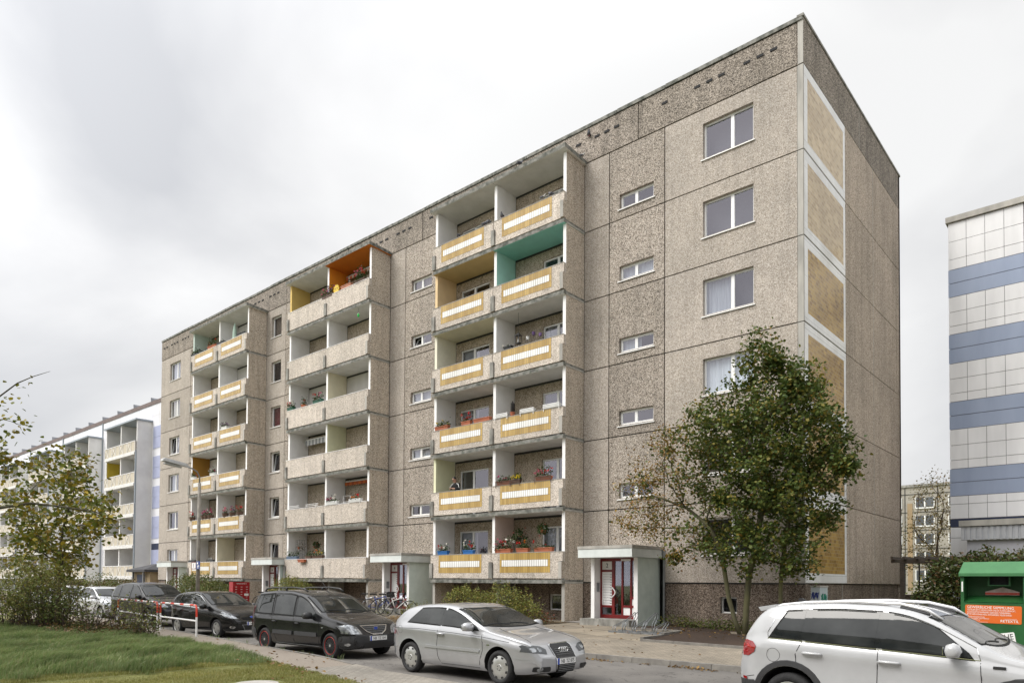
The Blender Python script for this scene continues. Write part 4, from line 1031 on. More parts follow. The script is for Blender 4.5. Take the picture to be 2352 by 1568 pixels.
# ------------------------------------------------------------------ bicycle rack
rk = thing('bicycle_rack', 'galvanised wheel bender bicycle rack standing beside the entrance of number two', 'bicycle rack', (-3.9, -3.5, .30))
x0, x1, yf, yb2, zg = -4.85, -2.95, -3.85, -3.3, .31
for y in (yf, yb2): b = MB(); b.box(x0, x1, y-.025, y+.025, zg-.02, zg+.045); b.build('base_rail', M_GALV, rk)
for i, h in enumerate((.36, .62, .36, .62, .36)):
    x = x0+.2+.37*i
    b = MB()
    for dx in (-.045, .045):
        b.tube([(x+dx, yf, zg), (x+dx, yf, zg+h*.38), (x+dx, yf+.04, zg+h*.52), (x+dx, yb2+.12, zg+h*.96), (x+dx, yb2+.17, zg+h), (x+dx, yb2+.22, zg+h*.95), (x+dx, yb2+.22, zg+h*.8), (x+dx, yb2, zg+h*.4), (x+dx, yb2, zg)], .013, 6)
    b.build('hoop', M_GALV, rk, smooth=True)

# ------------------------------------------------------------------ bicycles
M_TYRE = mat('tyre_rubber', (.022, .022, .023), (.014, .014, .015), 20, .8)
def bicycle(label, loc, yaw, frame_m, basket=False, lean=.08, fork=None):
    t = thing('bicycle', label, 'bicycle', loc, yaw, 'bicycles parked by the entrances', local=True)
    r = .34; wb = 1.06
    def T(pts, rad, mt, nm, par=t, n=6): b = MB(); [b.tube(p, rad, n) for p in pts]; return b.build(nm, mt, par, smooth=True)
    for x in (0, wb):
        b = MB()
        ring = [(x+r*math.cos(a), 0, r+r*math.sin(a)) for a in np.linspace(0, 2*math.pi, 25)]
        b.tube(ring, .02, 6, cap=False); w = b.build('wheel', M_TYRE, t, smooth=True)
        b = MB()
        for k in range(14):
            a = 2*math.pi*k/14; b.tube([(x, .02 if k % 2 else -.02, r), (x+(r-.02)*math.cos(a), 0, r+(r-.02)*math.sin(a))], .0035, 4)
        b.tube([(x, -.04, r), (x, .04, r)], .022, 8); b.build('spokes', M_GALV, w)
    bbx = (.44, 0, .28); seat = (.28, 0, .80); head = (.80, 0, .82); headl = (.85, 0, .64)
    T([[bbx, seat], [(.32, 0, .68), head], [bbx, headl], [head, headl]], .022, frame_m, 'frame', n=8)
    T([[bbx, (0, .05, r)], [bbx, (0, -.05, r)], [(.32, 0, .68), (0, .05, r)], [(.32, 0, .68), (0, -.05, r)]], .011, frame_m, 'stays')
    T([[headl, (.92, .05, .55), (wb, .05, r)], [headl, (.92, -.05, .55), (wb, -.05, r)]], .016, fork or frame_m, 'fork')
    T([[seat, (.25, 0, .90)]], .014, M_GALV, 'seat_post')
    b = MB(); b.prism([(.08, -.08), (.14, -.09), (.36, -.02), (.40, 0), (.36, .02), (.14, .09), (.08, .08)], 'z', .89, .95); b.build('saddle', M_BLACK, t)
    T([[head, (.77, 0, .96)], [(.70, -.29, 1.0), (.80, -.2, 1.0), (.80, .2, 1.0), (.70, .29, 1.0)]], .013, M_BLACK, 'handlebar')
    T([[(.44, -.06, .28), (.44, -.06, .11)], [(.44, .06, .28), (.44, .06, .45)]], .011, M_GALV, 'cranks')
    b = MB(); b.lathe([(.10, -.045), (.10, -.035)], 16, 'y', (.44, 0, .28)); b.build('chainring', M_GREYMETAL, t)
    if basket:
        b = MB(); b.box(.88, 1.18, -.18, .18, .80, .82); b.box(.88, .89, -.18, .18, .80, 1.02); b.box(1.17, 1.18, -.18, .18, .80, 1.02); b.box(.88, 1.18, -.18, -.17, .80, 1.02); b.box(.88, 1.18, .17, .18, .80, 1.02); b.build('basket', M_BLACK, t)
        T([[(0, .0, .72), (.28, 0, .72)], [(0, 0, .36), (.0, 0, .72)]], .012, M_GALV, 'carrier')
    t.rotation_euler = (lean, 0, yaw)
    return t
P_WHITE = plain('bike_white', (.72, .70, .68), .3); P_BLUE = plain('bike_blue', (.02, .06, .30), .3); P_DARK = plain('bike_black', (.02, .02, .022), .3); P_SILV = plain('bike_silver', (.5, .5, .52), .3, .6)
zb_ = lambda x, y: gz(x, y)+.01
bicycle('white mountain bike parked in front of entrance four', (-17.3, -2.95, zb_(-17, -2.8)), R_(42), P_WHITE, fork=P_DARK)
bicycle('blue bicycle with black front basket left of the white mountain bike', (-19.05, -2.55, zb_(-19, -2)), R_(40), P_BLUE, True)
bicycle('black city bicycle between the blue and the white one', (-18.35, -2.55, zb_(-18.3, -2)), R_(36), P_DARK)
bicycle('silver bicycle mostly hidden behind the dark estate car', (-19.9, -2.4, zb_(-19.8, -2)), R_(38), P_SILV)
bicycle('dark bicycle with basket beside the red letter boxes', (-28.2, -3.0, zb_(-28, -3)), R_(25), P_DARK, True)
bicycle('old brown bicycle leaning behind the estate car roof near the letter boxes', (-27.3, -3.3, zb_(-27, -3)), R_(30), plain('bike_brown', (.12, .05, .03), .4))
# ------------------------------------------------------------------ utility cover in the lawn
uc = thing('utility_cover', 'pale round concrete utility cover in the short grass', 'utility cover', (-3.2, -16.95, .10))
b = MB(); b.lathe([(.02, .045), (.36, .045), (.37, .03), (.37, -.1)], 28, 'z', (-3.2, -16.95, .10)); b.lathe([(0.0, .0451), (.02, .045)], 12, 'z', (-3.2, -16.95, .10)); b.build('lid', mat('pale_concrete', (.42, .40, .37), (.32, .31, .28), 5, .9, .2, 40), uc)
b = MB(); b.lathe([(.38, -.1), (.38, .02), (.46, .02), (.46, -.1)], 28, 'z', (-3.2, -16.95, .10)); b.build('frame_ring', M_CONC, uc)

# ------------------------------------------------------------------ the block across the street, mirrored in windows and car glass
ob_ = thing('opposite_apartment_building', 'beige apartment block across the street, mirrored in the car windows', 'apartment building', (0, -56, .1))
part('wall', mat('opposite_wall', (.34, .31, .27), (.27, .25, .22), .5, .9), -34, 46, -62, -50, .1, 18.5, ob_)
for k in range(6):
    part('window_band', M_CLAD, -34, 46, -49.98, -49.9, 1.2+2.7*k, 2.0+2.7*k, ob_)
    for j in range(13): part('window', M_FARW, -32+6*j, -29.6+6*j, -49.99, -49.88, 2.2+2.7*k, 3.5+2.7*k, ob_)
# ------------------------------------------------------------------ cars
def carpaint(name, c, metal=.0, rough=.3, flake=0):
    mt, t, b = newmat(name)
    b.inputs['Base Color'].default_value = (*c, 1); b.inputs['Metallic'].default_value = metal; b.inputs['Roughness'].default_value = rough
    b.inputs['Coat Weight'].default_value = .55 if max(c) < .1 else 1.0; b.inputs['Coat Roughness'].default_value = .03
    if max(c) < .1: b.inputs['Specular IOR Level'].default_value = .3
    v = ocoord(t)
    dirt = ramp(t, noise(t, v, 2.2, 5, .6), [(0.3, tuple(x*.9+.006 for x in c)), (0.7, tuple(x*1.05 for x in c))])
    t.links.new(dirt, b.inputs['Base Color'])
    return mt
M_CGLASS = None
def carglass():
    mt, t, b = newmat('car_glass')
    b.inputs['Base Color'].default_value = (.018, .021, .022, 1); b.inputs['Roughness'].default_value = .025
    b.inputs['Specular IOR Level'].default_value = .5
    v = ocoord(t); t.links.new(ramp(t, noise(t, v, 2.3, 3), [(0.35, (.012, .014, .014)), (0.7, (.035, .038, .038))]), b.inputs['Base Color'])
    return mt
M_CGLASS = carglass()
M_RUBBER = plain('black_rubber', (.008, .008, .008), .7, 0, .2)
M_TRIM = mat('dark_grey_bumper', (.035, .036, .038), (.028, .028, .03), 8, .55)
M_LAMP = mat('clear_lamp', (.50, .52, .54), (.16, .17, .18), 14, .12, metal=.7, detail=2)
M_LAMPD = plain('dark_lamp_housing', (.10, .105, .11), .12, .3)
M_TAIL = plain('red_tail_lamp', (.26, .006, .007), .1, 0, .7, 1.0)
M_TAILC = plain('clear_tail_lamp', (.70, .55, .52), .1, 0, .7, 1.0)
M_ALLOY = plain('silver_wheel', (.52, .52, .50), .32, .75)
M_WELL = plain('wheel_well', (.008, .008, .008), .9)
M_EU = plain('plate_blue', (.01, .05, .36), .4)
M_RING = plain('red_ring', (.45, .03, .02), .4)
class Car:
    def __init__(s, name, label, loc, yaw, top, belt, Wd, wb, rt, paint_, tumble=.30, zb=.2, front=.8, nx=84, group='cars parked along the near kerb', rearround=.75, ra=None, roofround=.07, twr=.22):
        s.t = thing(name, label, 'car', loc, yaw, group, local=True)
        s.top, s.Wd, s.wb, s.rt, s.tumble, s.zb = top, Wd, wb, rt, tumble, zb
        s.tx = [p[0] for p in top]; s.xf = max(s.tx); s.xr = min(s.tx); s.belt_ = belt; s.paint = paint_
        s.fr, s.rr = front, rearround; s.roofround = roofround; s.twr = twr
        # dense smoothed silhouette
        xx = np.linspace(s.xr, s.xf, 700); pts = sorted(top); zz = np.interp(xx, [p[0] for p in pts], [p[1] for p in pts])
        k = np.exp(-.5*(np.arange(-40, 41)/13.0)**2); k /= k.sum()
        zp = np.pad(zz, 40, mode='edge'); zs_ = np.convolve(zp, k, 'valid')
        s.xx, s.zz = xx, zs_
        u = np.linspace(0, 1, nx); s.st = s.xr+(s.xf-s.xr)*(.5-.5*np.cos(np.pi*(u*.86+.07)))
        lo, hi = s.st[0], s.st[-1]; s.st = s.xr+(s.st-lo)/(hi-lo)*(s.xf-s.xr)
        s.make_body(ra or rt+.055)
    def ztop(s, x): return float(np.interp(x, s.xx, s.zz))
    def zbelt(s, x): return min(float(np.interp(x, [p[0] for p in s.belt_], [p[1] for p in s.belt_])), s.ztop(x)-.05)
    def w(s, x):
        W = s.Wd/2
        uf = max(0, (x-(s.xf-.75))/.75); ur = max(0, ((s.xr+.6)-x)/.6)
        return W*(1-(1-s.fr)*uf**2.6)*(1-(1-s.rr)*ur**2.8)
    def section(s, x):
        zt, zs, W = s.ztop(x), s.zbelt(x), s.w(x)
        uf = max(0, (x-(s.xf-.5))/.5); ur = max(0, ((s.xr+.5)-x)/.5)
        zb = s.zb+.06*uf**2+.10*ur**2
        gh = zt-zs
        d = s.roofround*min(1, gh/.4)+.015
        ze = max(zs+.02, zt-d); we = .965*W-s.tumble*(ze-zs)
        P = [(0, zb), (.7*W, zb), (.90*W, zb+.015), (.965*W, zb+.09), (.972*W, zb+.16), (.993*W, zb+.22), (.998*W, zb+.5*(zs-zb)), (.990*W, zs-.19), (1.006*W, zs-.145), (.999*W, zs-.10), (.984*W, zs-.03), (.965*W, zs)]
        for q in (.25, .5, .75): P.append((.965*W+(we-.965*W)*q+.012*math.sin(math.pi*q)*min(1, gh/.3), zs+(ze-zs)*q))
        P += [(we, ze), (.955*we, ze+.48*(zt-ze)), (.84*we, ze+.80*(zt-ze)), (.5*we, zt-.012*min(1, gh/.3)), (0, zt)]
        return P, we, ze
    def make_body(s, ra):
        rows = []
        for x in s.st:
            P, _, _ = s.section(x)
            P = P+[(-y, z) for y, z in P[-2:0:-1]]
            rows.append([(x, y, z) for y, z in P])
        n = len(rows[0])
        def cap(row, dx1, dx2):
            zc = sum(p[2] for p in row)/n; out = []
            for sc_, dx in ((.93, dx1*.55), (.72, dx1), (.35, dx2)):
                out.append([(p[0]+dx, p[1]*sc_, zc+(p[2]-zc)*sc_) for p in row])
            return out
        rows = cap(rows[0], -.028, -.034)[::-1]+rows+cap(rows[-1], .03, .045)
        v = [p for r in rows for p in r]
        f = []
        for i in range(len(rows)-1):
            for k in range(n): f.append((i*n+k, i*n+(k+1) % n, (i+1)*n+(k+1) % n, (i+1)*n+k))
        f.append(tuple(range(n))[::-1]); f.append(tuple((len(rows)-1)*n+k for k in range(n)))
        s.bvh = BVHTree.FromPolygons([Vector(p) for p in v], f)
        b = MB(); b.add(v, f); o = b.build('body', s.paint, s.t, smooth=True)
        # wheel arches cut out of the body
        c = MB()
        for ax in (s.wb/2, -s.wb/2):
            for sd in (-1, 1):
                W = s.Wd/2; c.lathe([(ra, sd*(W-.34)), (ra, sd*(W+.3))], 40, 'y', (ax, 0, s.rt+.02))
        co = c.build('cutter', M_WELL, None)
        bm = bmesh.new(); bm.from_mesh(co.data); bmesh.ops.recalc_face_normals(bm, faces=bm.faces[:]); bm.to_mesh(co.data); bm.free()
        md = o.modifiers.new('arches', 'BOOLEAN'); md.operation = 'DIFFERENCE'; md.object = co; md.solver = 'EXACT'; md.material_mode = 'TRANSFER'
        t_parent = o.parent; o.parent = None
        bpy.context.view_layer.update()
        me = bpy.data.meshes.new_from_object(o.evaluated_get(bpy.context.evaluated_depsgraph_get()))
        o.modifiers.clear(); o.data = me; o.parent = t_parent; bpy.data.objects.remove(co)
        me.polygons.foreach_set('use_smooth', [True]*len(me.polygons)); me.set_sharp_from_angle(angle=R_(42))
        s.body = o
    # ---- skins laid on the body
    def decal(s, name, poly, view, mt, off=.005, par=None, step=.09, side=-1, thick=0.0, label=None):
        """poly in (x,z) for 'side', (y,z) for 'front'/'rear', (x,y) for 'top'"""
        bm = bmesh.new()
        vs = [bm.verts.new((p[0], p[1], 0)) for p in poly]
        try: bm.faces.new(vs)
        except ValueError: bm.free(); return None
        for ax in (0, 1):
            lo = min(p[ax] for p in poly); hi = max(p[ax] for p in poly)
            c = lo+step
            while c < hi-1e-4:
                no = (1, 0, 0) if ax == 0 else (0, 1, 0); co = (c, 0, 0) if ax == 0 else (0, c, 0)
                bmesh.ops.bisect_plane(bm, geom=bm.verts[:]+bm.edges[:]+bm.faces[:], plane_co=co, plane_no=no); c += step
        bad = set()
        for v in bm.verts:
            a, c = v.co.x, v.co.y
            if view == 'side': o, d = Vector((a, side*4, c)), Vector((0, -side, 0))
            elif view == 'front': o, d = Vector((5, a, c)), Vector((-1, 0, 0))
            elif view == 'rear': o, d = Vector((-5, a, c)), Vector((1, 0, 0))
            else: o, d = Vector((a, c, 5)), Vector((0, 0, -1))
            hit = s.bvh.ray_cast(o, d)
            if hit[0] is None: bad.add(v); continue
            nr = hit[1]; nr = nr if nr.dot(d) < 0 else -nr
            v.co = hit[0]+nr*off
        if bad: bmesh.ops.delete(bm, geom=list(bad), context='VERTS')
        if thick:
            r = bmesh.ops.extrude_face_region(bm, geom=bm.faces[:])
            d = {'side': Vector((0, side, 0)), 'front': Vector((1, 0, 0)), 'rear': Vector((-1, 0, 0)), 'top': Vector((0, 0, 1))}[view]
            for e in r['geom']:
                if isinstance(e, bmesh.types.BMVert): e.co += d*thick
        bmesh.ops.recalc_face_normals(bm, faces=bm.faces[:])
        me = bpy.data.meshes.new(name); bm.to_mesh(me); bm.free(); me.materials.append(mt)
        me.polygons.foreach_set('use_smooth', [True]*len(me.polygons))
        if thick: me.set_sharp_from_angle(angle=R_(40))
        o = bpy.data.objects.new(name, me); COL.objects.link(o); o.parent = par or s.t; o['_t'] = (0., 0., 0.)
        return o
    def line(s, pts, view='side', side=-1, w=.007, mt=None, off=.0035, name='door_seam', par=None):
        w = max(w, .010) if name == 'door_seam' else w
        b = MB(); dense = []
        for i in range(len(pts)-1):
            n = max(2, int(math.dist(pts[i], pts[i+1])/.06))
            for k in range(n): dense.append(tuple(np.array(pts[i])*(1-k/n)+np.array(pts[i+1])*k/n))
        dense.append(pts[-1]); hits = []
        for a, c in dense:
            if view == 'side': o, d = Vector((a, side*4, c)), Vector((0, -side, 0))
            elif view == 'front': o, d = Vector((5, a, c)), Vector((-1, 0, 0))
            else: o, d = Vector((a, c, 5)), Vector((0, 0, -1))
            h = s.bvh.ray_cast(o, d)
            if h[0] is not None: hits.append(h[0])
        if len(hits) > 1: b.tube(hits, w*.5, 4, cap=False); return b.build(name, mt or M_RUBBER, par or s.body)
    def hit(s, view, a, c, side=-1):
        if view == 'side': o, d = Vector((a, side*4, c)), Vector((0, -side, 0))
        elif view == 'front': o, d = Vector((5, a, c)), Vector((-1, 0, 0))
        elif view == 'rear': o, d = Vector((-5, a, c)), Vector((1, 0, 0))
        else: o, d = Vector((a, c, 5)), Vector((0, 0, -1))
        return s.bvh.ray_cast(o, d)[0]
    def sidewin(s, xb0, xb1, xt0, xt1, name='side_window', lo=.03, hi=.022, chrome=False, sides=(-1, 1)):
        """xb: bottom edge from rear to front, xt: top edge"""
        n = 10; poly = []
        for i in range(n+1):
            x = xb0+(xb1-xb0)*i/n; poly.append((x, s.zbelt(x)+lo))
        top_ = []
        for i in range(n+1):
            x = xt1+(xt0-xt1)*i/n; P, we, ze = s.section(x); top_.append((x, max(s.zbelt(x)+lo+.012, ze-hi)))
        # fill the slanting front edge along the pillar
        if xb1 > xt1+.02:
            for i in range(1, 8):
                x = xb1+(xt1-xb1)*i/8; P, we, ze = s.section(x); poly.append((x, max(s.zbelt(x)+lo+.01, min(ze-hi, s.zbelt(xb1)+lo+(top_[0][1]-s.zbelt(xb1)-lo)*i/8+.03))))
        poly += top_
        cxm = sum(p[0] for p in poly)/len(poly); czm = sum(p[1] for p in poly)/len(poly)
        grow = lambda q: [(cxm+(p[0]-cxm)*(1+q/abs(xb1-xb0)*2), czm+(p[1]-czm)*(1+q/.35*2)) for p in poly]
        for sd in sides:
            o = s.decal('window_surround', grow(.028), 'side', M_CHROME if chrome == 'all' else M_RUBBER, .003, s.body, side=sd)
            s.decal(name, poly, 'side', M_CGLASS, .0065, side=sd)
    def pillar(s, x0, x1, x0t=None, x1t=None, lo=.02, hi=.035):
        """black pillar cover between two side windows"""
        x0t = x0 if x0t is None else x0t; x1t = x1 if x1t is None else x1t
        for sd in (-1, 1):
            s.decal('pillar_cover', [(x0, s.zbelt(x0)+lo), (x1, s.zbelt(x1)+lo), (x1t, s.section(x1t)[2]-hi), (x0t, s.section(x0t)[2]-hi)], 'side', M_CGLASS, .0045, side=sd)
    def windscreen(s, xb, xt, inset=.05, name='windscreen', sag=.10):
        """xb: base centre x, xt: top centre x (works for the rear window with xb<xt too)"""
        n = 8; L = []; rim = []
        sg = 1 if xb > xt else -1
        for i in range(n+1):
            x = xt+(xb-xt)*i/n
            P, we, ze = s.section(x-sg*sag*.5); L.append((x, we-inset))
        def curve(x, half, k): return [(x-sg*k*(j/4.0)**2*(1), half*j/4.0) for j in range(-4, 5)]
        wt, wbm = L[0][1], L[-1][1]
        topc = [(xt-sg*sag*.45*(j/4)**2, wt*j/4) for j in range(-4, 5)]
        botc = [(xb-sg*sag*(j/4)**2, wbm*j/4) for j in range(4, -5, -1)]
        poly = topc+botc
        cxm = (xb+xt)/2; gr = [(cxm+(x-cxm)*1.10, y*1.035) for x, y in poly]
        s.decal('window_surround', gr, 'top', M_RUBBER, .003, s.body)
        return s.decal(name, poly, 'top', M_CGLASS, .0065)
    def wheels(s, style='cover', rim_r=.21, tw=.205):
        W = s.Wd/2
        for ax in (s.wb/2, -s.wb/2):
            for sd in (-1, 1):
                yo = sd*(W-.02); b = MB(); R = s.rt; yi = sd*(W-.02-tw)
                sh = lambda y: yo-sd*y
                b.lathe([(rim_r, sh(.03)), (rim_r+.012, sh(.012)), (rim_r+.05, sh(.0)), (R-.03, sh(.006)), (R-.006, sh(.03)), (R, sh(.06)), (R, sh(tw-.06)), (R-.02, sh(tw-.01)), (rim_r, sh(tw))], 40, 'y', (ax, 0, R))
                w_ = b.build('wheel', M_TYRE, s.t, smooth=True, auto=50)
                b = MB(); c = (ax, 0, R)
                if style == 'cover':
                    b.lathe([(0, sh(.010)), (rim_r*.25, sh(.008)), (rim_r*.28, sh(.016)), (rim_r*.45, sh(.012)), (rim_r*.8, sh(.018)), (rim_r, sh(.03))], 32, 'y', c)
                    b.build('rim', M_ALLOY, w_, smooth=True, auto=30); q = MB()
                    for k in range(8):
                        a = 2*math.pi*(k+.5)/8; u = Vector((math.cos(a), 0, math.sin(a))); v_ = Vector((-math.sin(a), 0, math.cos(a))); o = Vector(c)+Vector((0, sh(.014), 0))
                        pts = [o+u*rim_r*.80-v_*.022, o+u*rim_r*.80+v_*.022, o+u*rim_r*.97+v_*.026, o+u*rim_r*.97-v_*.026]
                        q.add(pts, [(0, 1, 2, 3)]); q.build('rim_slot', M_BLACK, w_); q = MB()
                    for k in range(5):
                        a = 2*math.pi*k/5; u = Vector((math.cos(a), 0, math.sin(a))); o = Vector(c)+Vector((0, sh(.006), 0))+u*rim_r*.2
                        q.add([o+Vector((.012*math.cos(j*math.pi/3), 0, .012*math.sin(j*math.pi/3))) for j in range(6)], [tuple(range(6))])
                    q.build('wheel_bolts', M_BLACK, w_)
                else:
                    b.lathe([(rim_r*.0+.001, sh(.07)), (rim_r*.97, sh(.07))], 24, 'y', c); b.build('brake_disc', M_WELL, w_)
                    ns, rm = {'spoke5': (5, M_ALLOY), 'black': (16, M_BLACK)}[style]
                    q = MB(); q.lathe([(rim_r*.88, sh(.03)), (rim_r*.93, sh(.012)), (rim_r*1.01, sh(.014)), (rim_r*1.01, sh(.04)), (rim_r*.88, sh(.05))], 36, 'y', c)
                    hw = .05 if ns == 5 else .012
                    for k in range(ns):
                        a = 2*math.pi*k/ns; u = Vector((math.cos(a), 0, math.sin(a))); v_ = Vector((-math.sin(a), 0, math.cos(a))); o = Vector(c)
                        if ns == 16: v_ = v_+u*(.6 if k % 2 else -.6); v_.normalize()
                        q.add([o+u*.04-v_*hw+Vector((0, sh(.018), 0)), o+u*.04+v_*hw+Vector((0, sh(.018), 0)), o+u*rim_r*.9+v_*hw*.75+Vector((0, sh(.022), 0)), o+u*rim_r*.9-v_*hw*.75+Vector((0, sh(.022), 0)),
                               o+u*.04-v_*hw+Vector((0, sh(.05), 0)), o+u*.04+v_*hw+Vector((0, sh(.05), 0)), o+u*rim_r*.9+v_*hw*.75+Vector((0, sh(.05), 0)), o+u*rim_r*.9-v_*hw*.75+Vector((0, sh(.05), 0))],
                              [(0, 1, 2, 3), (0, 4, 5, 1), (1, 5, 6, 2), (2, 6, 7, 3), (3, 7, 4, 0)])
                    q.lathe([(0, sh(.012)), (.05, sh(.014)), (.055, sh(.05))], 16, 'y', c)
                    q.build('rim', rm, w_)
                    if style == 'black':
                        q = MB(); q.tube([(c[0]+rim_r*.985*math.cos(a), sh(.011), c[2]+rim_r*.985*math.sin(a)) for a in np.linspace(0, 2*math.pi, 41)], .0055, 6, cap=False); q.build('red_rim_ring', M_RING, w_)
                        q = MB(); q.lathe([(0, sh(.008)), (.03, sh(.008)), (.032, sh(.014))], 12, 'y', c); q.build('hub_cap', M_ALLOY, w_)
    def mirror(s, x, z, mt, big=1.0):
        for sd in (-1, 1):
            h = s.hit('side', x, z, sd)
            if h is None: continue
            b = MB(); y = h.y+sd*.14*big
            pr = [(-.09, .0), (-.075, .055), (.0, .075), (.06, .06), (.095, .0), (.06, -.055), (-.06, -.06)]
            rows = []
            for sy, sc_ in ((-.115, .55), (-.09, .9), (0, 1.05), (.085, .9), (.115, .5)):
                rows.append([(x+.02+p[0]*sc_*big*.9, y+sy*big, z+.07+p[1]*sc_*big*1.25) for p in pr])
            n = len(pr); vs = [p for r in rows for p in r]; fs = [(i*n+k, i*n+(k+1) % n, (i+1)*n+(k+1) % n, (i+1)*n+k) for i in range(4) for k in range(n)]+[tuple(range(n)), tuple(4*n+k for k in range(n))]
            b.add(vs, fs); mo = b.build('mirror', mt, s.t, smooth=True)
            b = MB(); b.tube([(x+.03, h.y-sd*.03, z+.0), (x+.02, h.y+sd*.07, z+.02), (x+.0, y, z+.04)], .022, 6); b.build('mirror_arm', M_BLACK, mo)
            b = MB(); b.box(x-.072*big, x-.068*big, y-.09*big, y+.09*big, z+.03, z+.12); b.build('mirror_glass', M_CHROME, mo)
    def handle(s, x, z, mt, L=.2):
        for sd in (-1, 1):
            h = s.hit('side', x, z, sd)
            b = MB(); b.tube([(x-L/2, h.y+sd*.005, z), (x-L*.4, h.y+sd*.035, z+.006), (x+L*.4, h.y+sd*.035, z), (x+L/2, h.y+sd*.005, z-.006)], [.012, .018, .018, .012], 8); b.build('door_handle', mt, s.t, smooth=True)
    def plate(s, txt, z, y=0.0, view='front', w=.52):
        h = s.hit(view, y, z); sg = 1 if view == 'front' else -1
        x = h.x+sg*.022
        b = MB(); b.box(x-.03*sg, x, y-w/2, y+w/2, z-.057, z+.057); p = b.build('number_plate', M_WFRAME, s.t)
        b = MB(); e = -w/2 if view == 'front' else w/2-.045; b.box(x-.004*sg, x+.002*sg, y+e, y+e+.045, z-.057, z+.057); b.build('blue_strip', M_EU, p)
        b = MB()
        for (a, c, d, g_) in ((-w/2, w/2, .05, .057), (-w/2, w/2, -.057, -.05), (w/2-.007, w/2, -.05, .05)): b.box(x-.003*sg, x+.0015*sg, y+a, y+c, z+d, z+g_)
        b.build('plate_edge', M_BLACK, p)
        text_obj('writing', txt, .094, M_TXT, p, frame_mat((x+.002*sg, y+.022*sg, z-.004), (0, sg, 0), (0, 0, 1)), .001, 'CENTER', .82)
    def ellipse(s, c, rx, rz, n=20, a0=0, p=2.0):
        return [(c[0]+rx*math.copysign(abs(math.cos(2*math.pi*k/n+a0))**(2/p), math.cos(2*math.pi*k/n+a0)), c[1]+rz*math.copysign(abs(math.sin(2*math.pi*k/n+a0))**(2/p), math.sin(2*math.pi*k/n+a0))) for k in range(n)]
    def wipers(s, xb):
        for y0 in (-.1, .45):
            pts = []
            for k in range(6):
                y = y0-.55*k/5; h = s.hit('top', xb-.03-.05*math.sin(k*.5), y)
                if h: pts.append(h+Vector((0, 0, .012)))
            if len(pts) > 1: b = MB(); b.tube(pts, .009, 5); b.build('wiper', M_BLACK, s.t)
    def archtrim(s, mt, w=.06, r=None, sides=(-1, 1)):
        r = r or s.rt+.055
        for ax in (s.wb/2, -s.wb/2):
            for sd in sides:
                b = MB(); pts = []
                for k in range(19):
                    a = math.pi*(-.08+1.16*k/18); x, z = ax+r*math.cos(a), s.rt+.02+r*math.sin(a)
                    h = s.hit('side', ax+(r+w*.5)*math.cos(a), s.rt+.02+(r+w*.5)*math.sin(a), sd)
                    if h is None: continue
                    pts.append((h, a))
                vs = []; fs = []
                for h, a in pts:
                    u = Vector((math.cos(a), 0, math.sin(a)))
                    vs += [h-u*w*.55+Vector((0, -sd*.02, 0)), h-u*w*.5+Vector((0, sd*.014, 0)), h+u*w*.4+Vector((0, sd*.012, 0)), h+u*w*.55+Vector((0, -sd*.006, 0))]
                for i in range(len(pts)-1):
                    for k in range(3): fs.append((i*4+k, i*4+k+1, (i+1)*4+k+1, (i+1)*4+k))
                b.add(vs, fs); b.build('wheel_arch_trim', mt, s.body, smooth=True, auto=40)
def rrect(x0, x1, z0, z1, r=.02, n=3):
    pts = []
    for (cx_, cz_, a0) in ((x1-r, z1-r, 0), (x0+r, z1-r, 90), (x0+r, z0+r, 180), (x1-r, z0+r, 270)):
        for k in range(n+1): a = R_(a0+90*k/n); pts.append((cx_+r*math.cos(a), cz_+r*math.sin(a)))
    return pts

# --- silver three-door hatchback
SIL = carpaint('silver_paint', (.43, .435, .45), .5, .3)
c = Car('parked_car', 'silver three-door hatchback parked nearest, between the dark estate and the white car', (-2.05, -12.62, 0), R_(-2),
        [(-2.02, .62), (-2.0, .86), (-1.93, .99), (-1.72, 1.17), (-1.52, 1.33), (-1.28, 1.395), (-.9, 1.435), (-.45, 1.45), (-.1, 1.425), (.15, 1.36), (.95, 1.0), (1.05, .97), (1.5, .91), (1.85, .825), (2.02, .745), (2.10, .62), (2.13, .48)],
        [(-2.1, 1.02), (-1.4, 1.02), (0, .985), (.9, .94), (2.1, .72)], 1.765, 2.578, .315, SIL, front=.74, rearround=.80)
c.wheels('cover', .215)
c.windscreen(.90, .14, .06); c.windscreen(-1.88, -1.50, .10, 'rear_window', .05)
c.sidewin(-.28, .74, -.20, .10); c.sidewin(-1.36, -.36, -.98, -.30); c.pillar(-.40, -.24, -.34, -.16)
